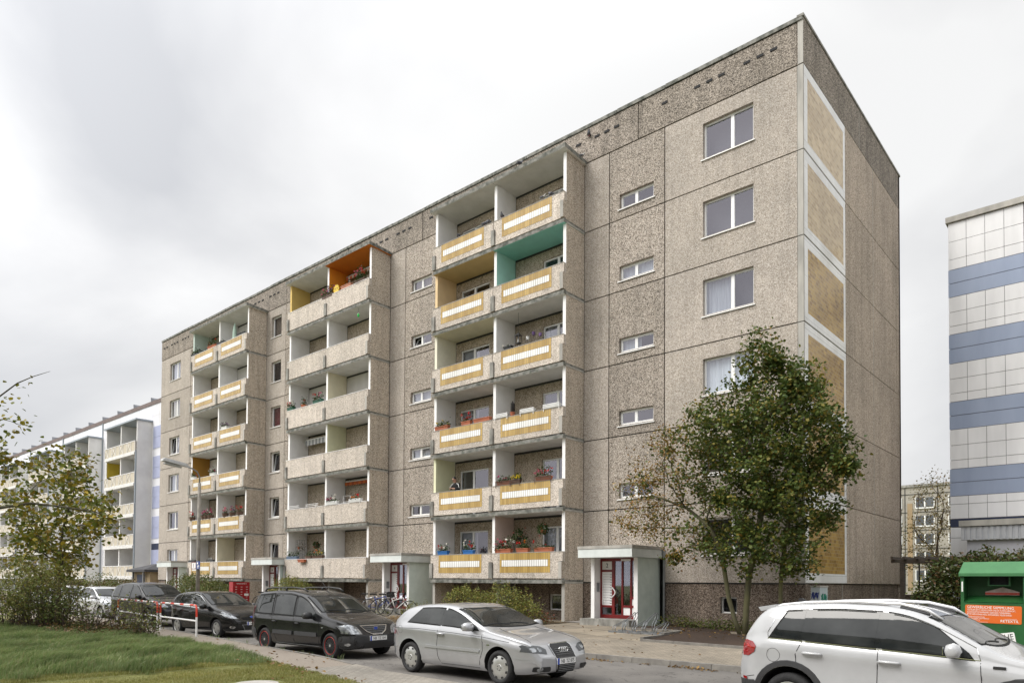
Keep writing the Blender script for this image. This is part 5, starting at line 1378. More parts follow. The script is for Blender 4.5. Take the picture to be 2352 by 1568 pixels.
for sd in (-1, 1):
    c.line([(-.40, .92), (-.42, .60), (-.38, .36), (-.30, .27)], side=sd); c.line([(.86, .88), (.88, .60), (.80, .40), (.78, .27)], side=sd); c.line([(-.30, .27), (.78, .27)], side=sd)
    c.line([(-1.9, .90), (-1.0, .92), (0, .89), (.9, .85), (1.55, .79)], side=sd, w=.005)
    c.decal('side_moulding', rrect(-.80, .80, .56, .61, .015), 'side', SIL, .006, side=sd, thick=.012)
    c.decal('indicator', rrect(.98, 1.06, .70, .725, .01), 'side', M_CHROME, .005, side=sd)
    c.decal('tail_lamp', [(-2.01, .76), (-1.80, .78), (-1.82, .92), (-1.88, .99), (-1.99, .98)], 'side', M_TAIL, .006, side=sd)
    c.decal('tail_lamp', [(sd*.86, .76), (sd*.56, .78), (sd*.58, .95), (sd*.80, .98)], 'rear', M_TAIL, .006)
    c.line(c.ellipse((-1.60, .88), .08, .08, 24)+[(-1.52, .88)], side=sd, w=.005, name='fuel_flap')
    hl = [(sd*.46, .59), (sd*.84, .635), (sd*.82, .71), (sd*.70, .75), (sd*.54, .73), (sd*.43, .67)]
    h = c.decal('headlight', hl, 'front', M_LAMPD, .006, step=.04)
    c.decal('headlight_side', [(1.98, .63), (1.86, .66), (1.76, .735), (1.82, .755), (1.98, .72)], 'side', M_LAMPD, .006, par=h, side=sd)
    for y in (.60, .72): c.decal('reflector', c.ellipse((sd*y, .67), .046, .04, 16), 'front', M_LAMP, .009, par=h, step=.03)
    c.decal('lower_grille', rrect(min(sd*.42, sd*.72), max(sd*.42, sd*.72), .285, .375, .03), 'front', M_BLACK, .006, step=.05)
    c.decal('fog_lamp', c.ellipse((sd*.64, .33), .036, .036, 14), 'front', M_LAMP, .011, step=.04)
c.line([(-1.92, .52), (-1.72, .52)], w=.02, mt=SIL)
c.mirror(.58, .95, SIL); c.handle(-.30, .85, SIL)
gpoly = [(-.285, .715), (-.235, .26), (-.19, .22), (.19, .22), (.235, .26), (.285, .715), (.24, .75), (-.24, .75)]
gg = c.decal('grille', [(y*1.08, .47+(z-.47)*1.06) for y, z in gpoly], 'front', M_CHROME, .012, step=.06)
c.decal('grille_mesh', gpoly, 'front', M_BLACK, .017, par=gg, step=.06)
b = MB()
for z in [.255+.032*i for i in range(14)]:
    if .40 < z < .56: continue
    h0, h1 = c.hit('front', -.23, z), c.hit('front', .23, z)
    if h0 and h1: b.tube([h0+Vector((.03, 0, 0)), c.hit('front', 0, z)+Vector((.032, 0, 0)), h1+Vector((.03, 0, 0))], .006, 4)
b.build('grille_bars', M_GREYMETAL, gg)
b = MB()
for i in range(4):
    y = -.087+.058*i; hx = c.hit('front', 0, .65).x+.045
    b.tube([(hx, y+.042*math.cos(a), .655+.042*math.sin(a)) for a in np.linspace(0, 2*math.pi, 21)], .0085, 6, cap=False)
b.build('emblem', M_CHROME, gg, smooth=True)
c.plate('NB  TZ 875', .455)
c.decal('lower_grille', rrect(-.25, .25, .235, .27, .01), 'front', M_BLACK, .019, step=.06)
c.line([(1.96, .50), (1.80, .50), (1.66, .52)], w=.014, mt=SIL, name='bumper_moulding'); c.line([(.95, .50), (1.6, .62), (1.9, .66)], view='top', w=.006); c.line([(.95, -.50), (1.6, -.62), (1.9, -.66)], view='top', w=.006)
c.wipers(.86)
CAR_SILVER = c

# --- dark estate with roof rails
DRK = carpaint('anthracite_paint', (.0065, .0066, .0078), .0, .25)
c = Car('parked_car', 'dark grey boxy estate car with red-ringed black wheels and roof rails', (-8.22, -12.27, 0), R_(1.5),
        [(-2.23, .60), (-2.20, .95), (-2.13, 1.25), (-2.06, 1.50), (-1.92, 1.585), (-1.2, 1.635), (-.4, 1.63), (.15, 1.56), (.42, 1.47), (1.15, 1.05), (1.25, 1.015), (1.75, .93), (2.02, .84), (2.14, .72), (2.20, .52)],
        [(-2.2, 1.0), (0, .97), (1.1, .95), (2.2, .76)], 1.74, 2.905, .312, DRK, front=.76, rearround=.86, tumble=.22, zb=.21)
c.wheels('black', .215)
c.windscreen(1.10, .38, .06); c.windscreen(-2.16, -2.07, .12, 'rear_window', .02)
c.sidewin(-.02, .93, -.0, .40, hi=.03); c.sidewin(-1.0, -.12, -1.0, -.12, hi=.03); c.sidewin(-1.92, -1.12, -1.80, -1.12, hi=.04)
for sd in (-1, 1):
    c.line([(-.07, 1.5), (-.07, .9), (-.08, .4), (-.0, .26)], side=sd); c.line([(1.02, .92), (1.04, .5), (1.0, .27)], side=sd); c.line([(-1.05, 1.5), (-1.06, .85), (-.98, .6), (-.85, .28)], side=sd); c.line([(-.9, .265), (1.0, .265)], side=sd, w=.012, mt=M_GREYMETAL, name='sill_line')
    c.decal('side_moulding', rrect(-.0, .95, .50, .60, .02), 'side', M_TRIM, .006, side=sd, thick=.014); c.decal('side_moulding', rrect(-1.0, -.12, .50, .60, .02), 'side', M_TRIM, .006, side=sd, thick=.014)
    c.decal('tail_lamp', [(-2.22, .72), (-2.10, .74), (-2.08, 1.18), (-2.15, 1.25)], 'side', M_TAIL, .006, side=sd); c.decal('tail_lamp', [(sd*.84, .72), (sd*.62, .74), (sd*.66, 1.2), (sd*.78, 1.2)], 'rear', M_TAIL, .006)
    h = c.decal('headlight', [(sd*.44, .60), (sd*.82, .62), (sd*.85, .80), (sd*.70, .83), (sd*.52, .77)], 'front', M_LAMP, .007, step=.05)
    c.decal('headlight_side', [(2.08, .63), (1.98, .66), (1.88, .81), (1.98, .81), (2.08, .76)], 'side', M_LAMP, .006, par=h, side=sd)
    c.decal('fog_lamp_recess', rrect(min(sd*.50, sd*.82), max(sd*.50, sd*.82), .30, .42, .05), 'front', M_BLACK, .006, step=.05); c.decal('fog_lamp', c.ellipse((sd*.74, .36), .035, .035, 14), 'front', M_LAMP, .012, step=.04)
    rp_ = [(-1.85, sd*.58, 1.585), (-1.78, sd*.57, 1.655), (-1.5, sd*.565, 1.685), (-.5, sd*.565, 1.70), (-.05, sd*.56, 1.67), (.1, sd*.555, 1.60)]
    b = MB(); b.tube(rp_, [.02, .024, .022, .022, .024, .02], 8); b.tube([(-.85, sd*.565, 1.62), (-.85, sd*.565, 1.69)], .03, 6); b.build('roof_rail', M_BLACK, c.t, smooth=True)
c.decal('rear_bumper', rrect(-.86, .86, .34, .62, .04), 'rear', M_TRIM, .008, step=.1, thick=.02)
for sd in (-1, 1):
    c.decal('rear_bumper_side', [(-2.24, .32), (-1.86, .34), (-1.92, .62), (-2.23, .62)], 'side', M_TRIM, .01, side=sd)
    c.decal('front_bumper_side', [(2.24, .28), (1.87, .27), (1.91, .56), (2.20, .57)], 'side', M_TRIM, .008, side=sd)
c.decal('front_bumper', rrect(-.84, .84, .27, .56, .05), 'front', M_TRIM, .008, step=.08)
gp = [(-.42, .80), (-.30, .66), (-.14, .58), (.14, .58), (.30, .66), (.42, .80)]
gg = c.decal('grille', gp, 'front', M_CHROME, .012, step=.06); c.decal('grille_mesh', [(y*.90, .70+(z-.70)*.82) for y, z in gp], 'front', M_BLACK, .018, par=gg, step=.06)
b = MB()
for i, z in enumerate((.62, .665, .71, .75)):
    w_ = [.14, .24, .29, .33][i]; h0 = c.hit('front', 0, z); hs = c.hit('front', w_, z)
    b.tube([Vector((hs.x+.024, -w_, z)), Vector((h0.x+.026, 0, z)), Vector((hs.x+.024, w_, z))], .006, 4)
b.build('grille_bars', M_GREYMETAL, gg)
hx = c.hit('front', 0, .72).x
b = MB(); b.prism([(-.062, .775), (.062, .775), (.058, .70), (0, .625), (-.058, .70)], 'x', hx+.02, hx+.034); e = b.build('emblem', M_CHROME, gg)
b = MB(); b.prism([(-.052, .767), (.052, .767), (.048, .703), (0, .64), (-.048, .703)], 'x', hx+.034, hx+.038); b.build('blue_field', M_EU, e)
c.plate('NB  TZ 104', .50)
c.decal('air_intake', rrect(-.42, .42, .275, .40, .03), 'front', M_BLACK, .012, step=.08); c.line([(-.45, .265), (.45, .265)], 'front', w=.02, mt=M_GREYMETAL, name='lower_lip')
c.mirror(.72, .94, M_BLACK, 1.05); c.handle(-.0+.12, .80, M_BLACK, .16); c.handle(-.92, .82, M_BLACK, .16); c.wipers(1.06)
b = MB(); b.tube([(.28, 0, 1.52), (-.25, 0, 2.02)], .006, 5); b.build('aerial', M_BLACK, c.t)
c.decal('indicator', rrect(1.12, 1.20, .72, .75, .01), 'side', M_LAMP, .005)

# --- black five-door hatchback
BLK = carpaint('black_paint', (.005, .005, .0055), .0, .25)
c = Car('parked_car', 'black five-door hatchback behind the red and white railing', (-16.15, -11.2, 0), R_(4.5),
        [(-1.88, .58), (-1.86, .82), (-1.78, 1.02), (-1.62, 1.28), (-1.42, 1.42), (-.9, 1.49), (-.35, 1.505), (.05, 1.46), (.95, 1.03), (1.08, .985), (1.5, .92), (1.85, .80), (2.0, .68), (2.08, .50)],
        [(-1.85, 1.03), (-.8, .98), (.9, .90), (2.0, .70)], 1.722, 2.489, .30, BLK, front=.72, rearround=.78)
c.wheels('spoke5', .20); c.windscreen(.92, .12, .06); c.windscreen(-1.78, -1.52, .12, 'rear_window', .05)
c.sidewin(-.30, .78, -.26, .08, chrome='all'); c.sidewin(-1.22, -.40, -1.02, -.36, chrome='all')
for sd in (-1, 1):
    c.line([(-.35, .95), (-.36, .5), (-.3, .27)], side=sd); c.line([(.84, .88), (.86, .5), (.8, .27)], side=sd)
    h = c.decal('headlight', [(sd*.46, .60), (sd*.80, .66), (sd*.84, .78), (sd*.66, .74)], 'front', M_LAMP, .007, step=.05)
    c.decal('headlight_side', [(1.98, .62), (1.78, .68), (1.50, .83), (1.58, .85), (1.86, .77)], 'side', M_LAMP, .007, par=h, side=sd)
    c.decal('fog_lamp', c.ellipse((sd*.68, .36), .05, .05, 14), 'front', M_CHROME, .010, step=.04)
    c.decal('tail_lamp', [(-1.84, .80), (-1.66, .82), (-1.56, 1.05), (-1.60, 1.22), (-1.70, 1.1), (-1.80, .98)], 'side', M_TAIL, .006, side=sd)
g1 = c.decal('grille', [(-.44, .44), (.44, .44), (.34, .26), (-.34, .26)], 'front', M_GREYMETAL, .010, step=.08); c.decal('grille_mesh', [(-.40, .425), (.40, .425), (.31, .275), (-.31, .275)], 'front', M_BLACK, .014, par=g1, step=.08)
c.line([(-.5, .24), (.5, .24)], 'front', w=.022, mt=M_CHROME, name='lower_lip'); c.decal('upper_grille', [(-.4, .655), (.4, .655), (.36, .60), (-.36, .60)], 'front', M_RUBBER, .007, step=.08)
e = c.decal('emblem', c.ellipse((0, .665), .085, .035, 20), 'front', M_CHROME, .016, step=.03); c.decal('blue_field', c.ellipse((0, .665), .074, .028, 20), 'front', M_EU, .019, par=e, step=.03)
c.plate('NB  X 412', .47); c.mirror(.66, .93, BLK); c.handle(-.22, .80, BLK); c.handle(-1.02, .84, BLK); c.wipers(.88)

# --- black SUV behind the railing
BLU = carpaint('blue_black_paint', (.006, .007, .010), .0, .25)
c = Car('parked_car', 'blue-black tall off-road car behind the railing, second dark car from the shrubs', (-23.35, -10.45, 0), R_(5),
        [(-2.2, .70), (-2.18, 1.0), (-2.08, 1.35), (-1.9, 1.63), (-1.4, 1.74), (-.6, 1.78), (-.05, 1.74), (.2, 1.66), (.95, 1.20), (1.1, 1.15), (1.6, 1.08), (1.95, .95), (2.12, .80), (2.2, .58)],
        [(-2.2, 1.18), (0, 1.10), (1.0, 1.06), (2.1, .86)], 1.82, 2.56, .355, BLU, front=.76, rearround=.80, zb=.28)
c.wheels('spoke5', .225); c.windscreen(.98, .20, .06); c.windscreen(-2.06, -1.93, .12, 'rear_window', .03)
c.sidewin(-.25, .78, -.22, .16); c.sidewin(-1.15, -.34, -1.10, -.32); c.sidewin(-1.80, -1.25, -1.62, -1.22)
for sd in (-1, 1):
    c.line([(-.30, 1.1), (-.32, .6), (-.25, .34)], side=sd); c.line([(.86, 1.05), (.88, .6), (.8, .34)], side=sd)
    h = c.decal('headlight', [(sd*.50, .78), (sd*.84, .80), (sd*.86, .96), (sd*.58, .92)], 'front', M_LAMP, .007, step=.05); c.decal('headlight_side', [(2.08, .80), (1.88, .82), (1.78, .98), (1.96, .98)], 'side', M_LAMP, .007, par=h, side=sd)
    c.decal('tail_lamp', [(-2.17, .95), (-2.05, .97), (-1.98, 1.40), (-2.08, 1.35)], 'side', M_TAIL, .006, side=sd)
g1 = c.decal('grille', rrect(-.38, .38, .74, .90, .04), 'front', M_CHROME, .010, step=.07); c.decal('grille_mesh', rrect(-.35, .35, .80, .87, .02), 'front', M_BLACK, .014, par=g1, step=.07); c.decal('grille_mesh', rrect(-.35, .35, .76, .785, .01), 'front', M_BLACK, .014, par=g1, step=.07)
c.plate('NB  K 58', .55); c.mirror(.70, 1.10, BLU, 1.1); c.handle(-.18, .95, BLU); c.handle(-1.0, .97, BLU); c.wipers(.95); c.archtrim(M_TRIM)

# --- pale cars behind the shrubs
WHS = carpaint('pale_silver_paint', (.58, .59, .61), .45, .35)
WHI = carpaint('white_paint', (.72, .725, .735), .0, .3)
def small(label, loc, yaw, pnt, txt):
    c = Car('parked_car', label, loc, R_(yaw),
        [(-1.9, .6), (-1.88, .9), (-1.8, 1.15), (-1.62, 1.40), (-1.3, 1.50), (-.6, 1.545), (-.1, 1.52), (.2, 1.43), (.98, 1.05), (1.1, 1.02), (1.5, .95), (1.84, .80), (1.98, .62), (2.02, .48)],
        [(-1.9, 1.02), (0, .97), (.95, .94), (2.0, .72)], 1.70, 2.46, .30, pnt, front=.72, rearround=.78)
    c.wheels('spoke5', .20); c.windscreen(.95, .22, .06); c.windscreen(-1.82, -1.62, .12, 'rear_window', .04); c.sidewin(-.28, .82, -.25, .18); c.sidewin(-1.3, -.37, -1.15, -.34)
    for sd in (-1, 1):
        h = c.decal('headlight', [(sd*.45, .62), (sd*.80, .66), (sd*.82, .82), (sd*.58, .78)], 'front', M_LAMP, .007, step=.06); c.decal('headlight_side', [(1.94, .65), (1.76, .70), (1.58, .86), (1.80, .84)], 'side', M_LAMP, .007, par=h, side=sd)
        c.decal('tail_lamp', [(-1.87, .85), (-1.72, .87), (-1.62, 1.25), (-1.74, 1.2)], 'side', M_TAIL, .006, side=sd); c.line([(-.33, .95), (-.34, .5), (-.26, .27)], side=sd); c.line([(.88, .9), (.9, .5), (.82, .27)], side=sd)
    c.decal('grille', rrect(-.55, .55, .30, .44, .05), 'front', M_BLACK, .008, step=.08); c.decal('upper_grille', rrect(-.38, .38, .60, .68, .02), 'front', M_BLACK, .008, step=.08); c.plate(txt, .50); c.mirror(.68, .95, pnt); c.handle(-.2, .82, pnt); c.wipers(.9)
small('pale silver small car with dark grille, seen through the thin shrub stems', (-30.6, -9.75, 0), 3, WHS, 'NB  R 271')
small('white small car mostly hidden by shrubs, second from the left', (-37.3, -9.2, 0), 2, WHI, 'NB  L 66')
small('white car farthest left, just glimpsed through the leaves', (-44.6, -8.9, 0), 1, carpaint('off_white_paint', (.66, .66, .67), 0, .3), 'NB  M 93')

# --- white off-road car at the right edge
WHT = carpaint('bright_white_paint', (.42, .425, .435), .0, .2)
c = Car('parked_car', 'white tall off-road car with silver roof rails in the right foreground', (5.83, -12.77, 0), R_(-2.2),
        [(-2.07, .70), (-2.06, .95), (-1.99, 1.12), (-1.88, 1.31), (-1.70, 1.55), (-1.62, 1.585), (-1.25, 1.62), (-.7, 1.645), (-.15, 1.63), (.14, 1.585), (.46, 1.47), (1.04, 1.115), (1.16, 1.07), (1.75, .99), (2.0, .86), (2.12, .72), (2.2, .52)],
        [(-2.1, 1.13), (-1.5, 1.13), (0, 1.06), (.95, 1.01), (2.1, .84)], 1.81, 2.604, .348, WHT, front=.78, rearround=.74, zb=.25, tumble=.30, ra=.415, roofround=.05)
c.wheels('spoke5', .225, .22); c.windscreen(.96, .40, .06); c.windscreen(-1.94, -1.72, .11, 'rear_window', .04)
c.sidewin(-.12, .80, -.08, .34, hi=.05, chrome=True); c.sidewin(-1.05, -.24, -1.0, -.20, hi=.05); c.sidewin(-1.55, -1.15, -1.34, -1.10, hi=.05); c.pillar(-.28, -.08, -.24, -.04, hi=.03); c.pillar(-1.20, -1.0, -1.15, -.96, hi=.03)
def chromeline(sd):
    pts = [(x, c.zbelt(x)+.012) for x in np.linspace(-1.58, .88, 14)]
    c.line(pts, side=sd, w=.012, mt=M_CHROME, name='window_trim')
    pts = [(-1.58, c.zbelt(-1.58)+.02), (-1.59, 1.22), (-1.50, 1.42), (-1.38, c.section(-1.38)[2]-.035)]+[(x, c.section(x)[2]-.035) for x in np.linspace(-1.3, .84, 24) if c.section(x)[2]-.02 > c.zbelt(x)+.02]+[(.88, c.zbelt(.88)+.012)]
    c.line(pts, side=sd, w=.012, mt=M_CHROME, name='window_trim')
for sd in (-1, 1):
    chromeline(sd)
    c.line([(-.19, 1.08), (-.20, .6), (-.12, .36)], side=sd, w=.009); c.line([(.88, 1.0), (.90, .6), (.86, .36)], side=sd, w=.009); c.line([(-1.12, 1.12), (-1.20, .95), (-1.19, .82), (-1.06, .76)], side=sd, w=.009)
    c.line([(-1.95, .58), (-1.78, .62)], side=sd, w=.006)
    tl = c.decal('tail_lamp', [(-1.985, .88), (-1.88, .88), (-1.78, .94), (-1.745, 1.02), (-1.80, 1.08), (-1.90, 1.10), (-1.985, 1.09)], 'side', M_TAIL, .008, side=sd, step=.035); c.decal('tail_lamp', [(sd*.66, .88), (sd*.42, .89), (sd*.44, 1.06), (sd*.64, 1.08)], 'rear', M_TAIL, .008)
    c.decal('lamp_lens', [(-1.975, .93), (-1.90, .94), (-1.82, 1.0), (-1.88, 1.05), (-1.975, 1.04)], 'side', plain('bright_red_lens', (.48, .02, .018), .1, 0, .7, 1), .010, par=tl, side=sd)
    c.line(c.ellipse((-1.50, .92), .09, .09, 28)+[(-1.41, .92)], side=sd, w=.006, name='fuel_flap')
    c.decal('bumper_side', [(-1.985, .33), (-1.74, .33), (-1.72, .50), (-1.78, .56), (-1.985, .54)], 'side', M_TRIM, .012, side=sd); c.decal('reflector', [(-1.98, .56), (-1.90, .55), (-1.90, .585), (-1.98, .595)], 'side', M_TAIL, .014, side=sd)
    c.decal('sill_trim', rrect(-.82, .84, .26, .38, .02), 'side', M_TRIM, .008, side=sd)
    rl = [(-1.60, sd*.63, 1.54), (-1.48, sd*.63, 1.585), (-1.1, sd*.63, 1.63), (-.5, sd*.63, 1.652), (.0, sd*.63, 1.635), (.30, sd*.64, 1.565), (.46, sd*.65, 1.46)]
    b = MB(); b.tube(rl, [.016, .022, .022, .022, .022, .022, .016], 8); r_ = b.build('roof_rail', plain('satin_silver', (.70, .70, .71), .3, .6), c.t, smooth=True)
    b = MB(); b.tube([(-1.5, sd*.63, 1.55), (-1.15, sd*.63, 1.585)], .03, 6); b.build('rail_foot', M_BLACK, r_); b = MB(); b.tube([(.0, sd*.63, 1.59), (.32, sd*.64, 1.515)], .03, 6); b.build('rail_foot', M_BLACK, r_)
    c.decal('headlight', [(sd*.48, .72), (sd*.86, .76), (sd*.86, .88), (sd*.56, .84)], 'front', M_LAMP, .007, step=.05)
    h = c.hit('side', 1.06, .95, sd); b = MB(); b.box(1.0, 1.12, h.y, h.y+sd*.012, .945, .975); b.build('badge', M_BLACK, c.t)
    sp_ = MB()
b = MB(); b.prism([(-1.86, 1.545), (-1.60, 1.59), (-1.60, 1.54), (-1.82, 1.49)], 'y', -.56, .56); b.build('rear_spoiler', WHT, c.t)
b = MB(); b.prism([(-1.52, 1.60), (-1.36, 1.615), (-1.46, 1.675), (-1.50, 1.67)], 'y', -.018, .018); b.build('aerial', M_BLACK, c.t)
c.decal('rear_bumper', rrect(-.88, .88, .32, .55, .04), 'rear', M_TRIM, .012, step=.1); c.plate('NB  S 407', .80, view='rear'); c.plate('NB  S 407', .50)
c.archtrim(M_TRIM, .075, .42); c.handle(-.06, .93, WHT, .25); c.handle(-.98, .97, WHT, .25); c.mirror(.62, 1.05, WHT, .98); c.wipers(.95)
g1 = c.decal('grille', rrect(-.5, .5, .72, .84, .03), 'front', M_BLACK, .01, step=.07)
# ------------------------------------------------------------------ vegetation
def leafcloud(name, pos, size, mats, parent, midx=None, up_bias=.6, aspect=.75, seed=1, droop=0.0, dirs=None, kind=None):
    """many single leaves: pos (N,3) world positions, size (N,) lengths"""
    r = np.random.default_rng(seed); n = len(pos)
    if n == 0: return None
    nr = r.normal(size=(n, 3)); nr[:, 2] = np.abs(nr[:, 2])+up_bias; nr /= np.linalg.norm(nr, axis=1)[:, None]
    d = r.normal(size=(n, 3)) if dirs is None else dirs+r.normal(size=(n, 3))*.5
    d[:, 2] -= droop; d -= nr*(d*nr).sum(1)[:, None]; d /= np.linalg.norm(d, axis=1)[:, None]+1e-9
    s = np.cross(nr, d); L = size[:, None]; off = np.array(parent['_t'][:])
    fold = nr*(.12*L)
    v = np.stack([pos, pos+d*L*.35+s*L*aspect*.5+fold, pos+d*L*.8+s*L*aspect*.3+fold*.6, pos+d*L, pos+d*L*.8-s*L*aspect*.3+fold*.6, pos+d*L*.35-s*L*aspect*.5+fold], 1).reshape(-1, 3)-off
    me = bpy.data.meshes.new(name)
    me.vertices.add(n*6); me.vertices.foreach_set('co', v.astype(np.float32).ravel())
    me.loops.add(n*8); me.polygons.add(n*2)
    base = np.arange(n)[:, None]*6
    idx = np.concatenate([base+np.array([0, 1, 2, 3]), base+np.array([0, 3, 4, 5])], 1)
    me.loops.foreach_set('vertex_index', idx.astype(np.int32).ravel())
    me.polygons.foreach_set('loop_start', np.arange(n*2, dtype=np.int32)*4)
    mats = mats if isinstance(mats, (list, tuple)) else [mats]
    for mm in mats: me.materials.append(mm)
    if midx is not None: me.polygons.foreach_set('material_index', np.repeat(midx.astype(np.int32), 2))
    me.update(calc_edges=True)
    o = bpy.data.objects.new(name, me); COL.objects.link(o); o.parent = parent; o['_t'] = parent['_t'][:]
    if kind: o['kind'] = kind
    return o
def grow(attr, roots, step=.25, infl=1.6, kill=.35, iters=90, grav=.0):
    """space colonisation: returns node positions and parents"""
    P = []; par = []
    for chain in roots:
        last = -1
        for p in chain: P.append(np.array(p, float)); par.append(last if last >= 0 else -1); last = len(P)-1
    A = attr.copy(); P = [p for p in P]
    for it in range(iters):
        if len(A) == 0: break
        N_ = np.array(P); D = np.linalg.norm(A[:, None]-N_[None], axis=2); near = D.argmin(1); dist = D.min(1)
        m_ = dist < infl
        if not m_.any(): infl *= 1.5; continue
        acc = {}
        for a, nn in zip(A[m_], near[m_]):
            v = a-N_[nn]; acc.setdefault(nn, np.zeros(3)); acc[nn] += v/(np.linalg.norm(v)+1e-9)
        for nn, v in acc.items():
            l = np.linalg.norm(v)
            if l < 1e-6: continue
            q = N_[nn]+step*(v/l+np.array([0, 0, grav])+RNG.normal(size=3)*.12)
            P.append(q); par.append(nn)
        N2 = np.array(P[len(N_):])
        if len(N2): A = A[np.linalg.norm(A[:, None]-N2[None], axis=2).min(1) > kill]
        if len(P) > 5200: break
    return np.array(P), np.array(par)
def branches(name, P, par, mt, parent, r_tip=.008, r_base=.1, expo=2.4, sides=5, trunk_h=None):
    n = len(P); w = np.zeros(n); kids = [[] for _ in range(n)]
    for i, p in enumerate(par):
        if p >= 0: kids[p].append(i)
    for i in range(n-1, -1, -1):
        w[i] = r_tip**expo if not kids[i] else sum(w[k] for k in kids[i])+.15*r_tip**expo
    rad = w**(1/expo); mxr = rad.max()
    if mxr > 0: rad = np.minimum(rad*(r_base/mxr if mxr > r_base else 1), r_base); 
    rad = np.maximum(rad, r_tip*.7)
    b = MB(); done = set(); chains = []
    stack = [i for i in range(n) if par[i] < 0]
    while stack:
        s0 = stack.pop(); ch = [s0] if par[s0] < 0 else [par[s0], s0]
        c = s0
        while kids[c]:
            ks = sorted(kids[c], key=lambda k: -rad[k]); stack += ks[1:]; c = ks[0]; ch.append(c)
        chains.append(ch)
    tr = MB()
    for ch in chains:
        if len(ch) < 2: continue
        rr = [rad[i] for i in ch]
        if par[ch[0]] >= 0: rr[0] = rr[1]
        tgt = tr if max(rr) > r_base*.55 else b
        tgt.tube([P[i] for i in ch], rr, sides+3 if tgt is tr else sides, cap=True)
    if tr.v: tr.build('trunk', mt, parent, smooth=True)
    if b.v: b.build('branches', mt, parent, smooth=True)
    return rad, kids
def ellipsoid_pts(cs, n, shell=.35, seed=3):
    """points in a union of ellipsoids (cx,cy,cz,rx,ry,rz,weight)"""
    r = np.random.default_rng(seed); out = []
    tot = sum(c[6] for c in cs)
    for c in cs:
        k = int(n*c[6]/tot); u = r.normal(size=(k, 3)); u /= np.linalg.norm(u, axis=1)[:, None]
        out.append(np.array(c[:3])+u*np.array(c[3:6])*(r.uniform(shell, 1, size=(k, 1))**.5))
    return np.concatenate(out)
M_BARK = mat('maple_bark', (.105, .095, .06), (.05, .045, .032), 6, .95, .6, 20, stretch=(1, 1, .3))
M_BARKM = mat('mossy_bark', (.12, .115, .05), (.06, .055, .035), 4, .95, .6, 18, stretch=(1, 1, .3))
M_TWIG = mat('twig_bark', (.10, .07, .055), (.06, .045, .035), 5, .9)
L_GREEN = leafmat('dark_green_leaves', [(.05, .085, .022), (.07, .11, .026), (.095, .135, .03), (.135, .155, .034), (.075, .115, .028), (.21, .18, .036)])
L_TURN = leafmat('turning_leaves', [(.30, .16, .04), (.34, .21, .05), (.20, .17, .035), (.25, .12, .032), (.12, .13, .03)])
L_YEL = leafmat('yellowing_leaves', [(.13, .165, .028), (.22, .21, .03), (.40, .30, .035), (.09, .13, .024), (.28, .18, .026), (.15, .175, .03), (.11, .14, .026)])
L_SHRUB = leafmat('shrub_leaves', [(.085, .125, .035), (.11, .15, .04), (.14, .165, .045), (.19, .18, .05), (.07, .105, .03), (.16, .125, .045)])
L_OLIVE = leafmat('olive_leaves', [(.16, .195, .048), (.20, .22, .055), (.25, .25, .065), (.13, .165, .04), (.29, .23, .06)])
L_IVY = leafmat('ivy_leaves', [(.05, .085, .025), (.075, .11, .03), (.10, .13, .04), (.13, .13, .04), (.06, .085, .028), (.15, .085, .04)])
L_HEDGE = leafmat('brown_hedge_leaves', [(.10, .075, .03), (.13, .085, .035), (.07, .075, .025), (.15, .10, .04)])
def terminal_leaves(P, par, rad, per, spread, rmax, seed):
    r = np.random.default_rng(seed); idx = np.where(rad < rmax)[0]
    c = np.repeat(P[idx], per, axis=0); return c+r.normal(size=c.shape)*spread

# the maple in front of the gable corner
gz_t = gz(-1.07, -2.3)+.02
tree = thing('maple_tree', 'three-stemmed field maple with dense green crown in front of the gable corner', 'tree', (-1.07, -2.3, gz_t))
env = [(-.45, -2.3, 8.5, .75, .8, 1.25, 1.2), (.25, -2.2, 7.4, 1.15, 1.3, 1.3, 2.1), (.2, -2.3, 6.3, 1.75, 1.8, 1.5, 3.2), (-1.4, -2.3, 6.6, 1.5, 1.7, 1.5, 2.2), (-.6, -2.3, 5.0, 1.9, 1.9, 1.4, 3.0), (.7, -2.2, 4.4, 1.35, 1.5, 1.3, 2.0), (-.2, -2.4, 3.2, 1.5, 1.4, .9, 1.5), (-2.9, -2.4, 5.9, 1.3, 1.4, 1.5, 1.5), (1.45, -2.2, 6.0, .8, 1.0, .8, .7), (1.6, -2.2, 5.0, .75, .9, .35, .4), (-2.6, -2.4, 3.4, 1.6, 1.4, .9, 1.1), (-4.0, -2.5, 5.0, 1.35, 1.3, 1.5, 1.3), (-4.4, -2.5, 4.0, 1.0, 1.2, .7, .6), (.55, -2.3, 2.55, .7, .7, .6, .7), (-.9, -2.5, 2.7, 1.1, .9, .5, .7)]
att = ellipsoid_pts(env, 1500, .15, 5)
zt = gz_t-.05
stems = [[(-1.12, -2.35, zt), (-1.28, -2.38, zt+.5), (-1.45, -2.4, zt+1.1), (-1.55, -2.4, zt+1.7), (-1.65, -2.4, zt+2.3), (-1.85, -2.4, zt+2.9), (-2.15, -2.4, zt+3.4)],
         [(-1.0, -2.25, zt), (-.98, -2.25, zt+.6), (-.95, -2.22, zt+1.2), (-.9, -2.2, zt+1.8), (-.75, -2.2, zt+2.4), (-.62, -2.2, zt+3.1), (-.5, -2.2, zt+3.8), (-.45, -2.2, zt+4.6), (-.42, -2.25, zt+5.4), (-.42, -2.25, zt+6.2)],
         [(-.05, -1.9, zt), (-.03, -1.95, zt+.7), (-.02, -2.0, zt+1.4), (.05, -2.05, zt+2.1), (.18, -2.1, zt+2.9), (.35, -2.15, zt+3.7), (.45, -2.2, zt+4.5)]]
P, par = grow(att, stems, .2, 1.5, .25, 120)
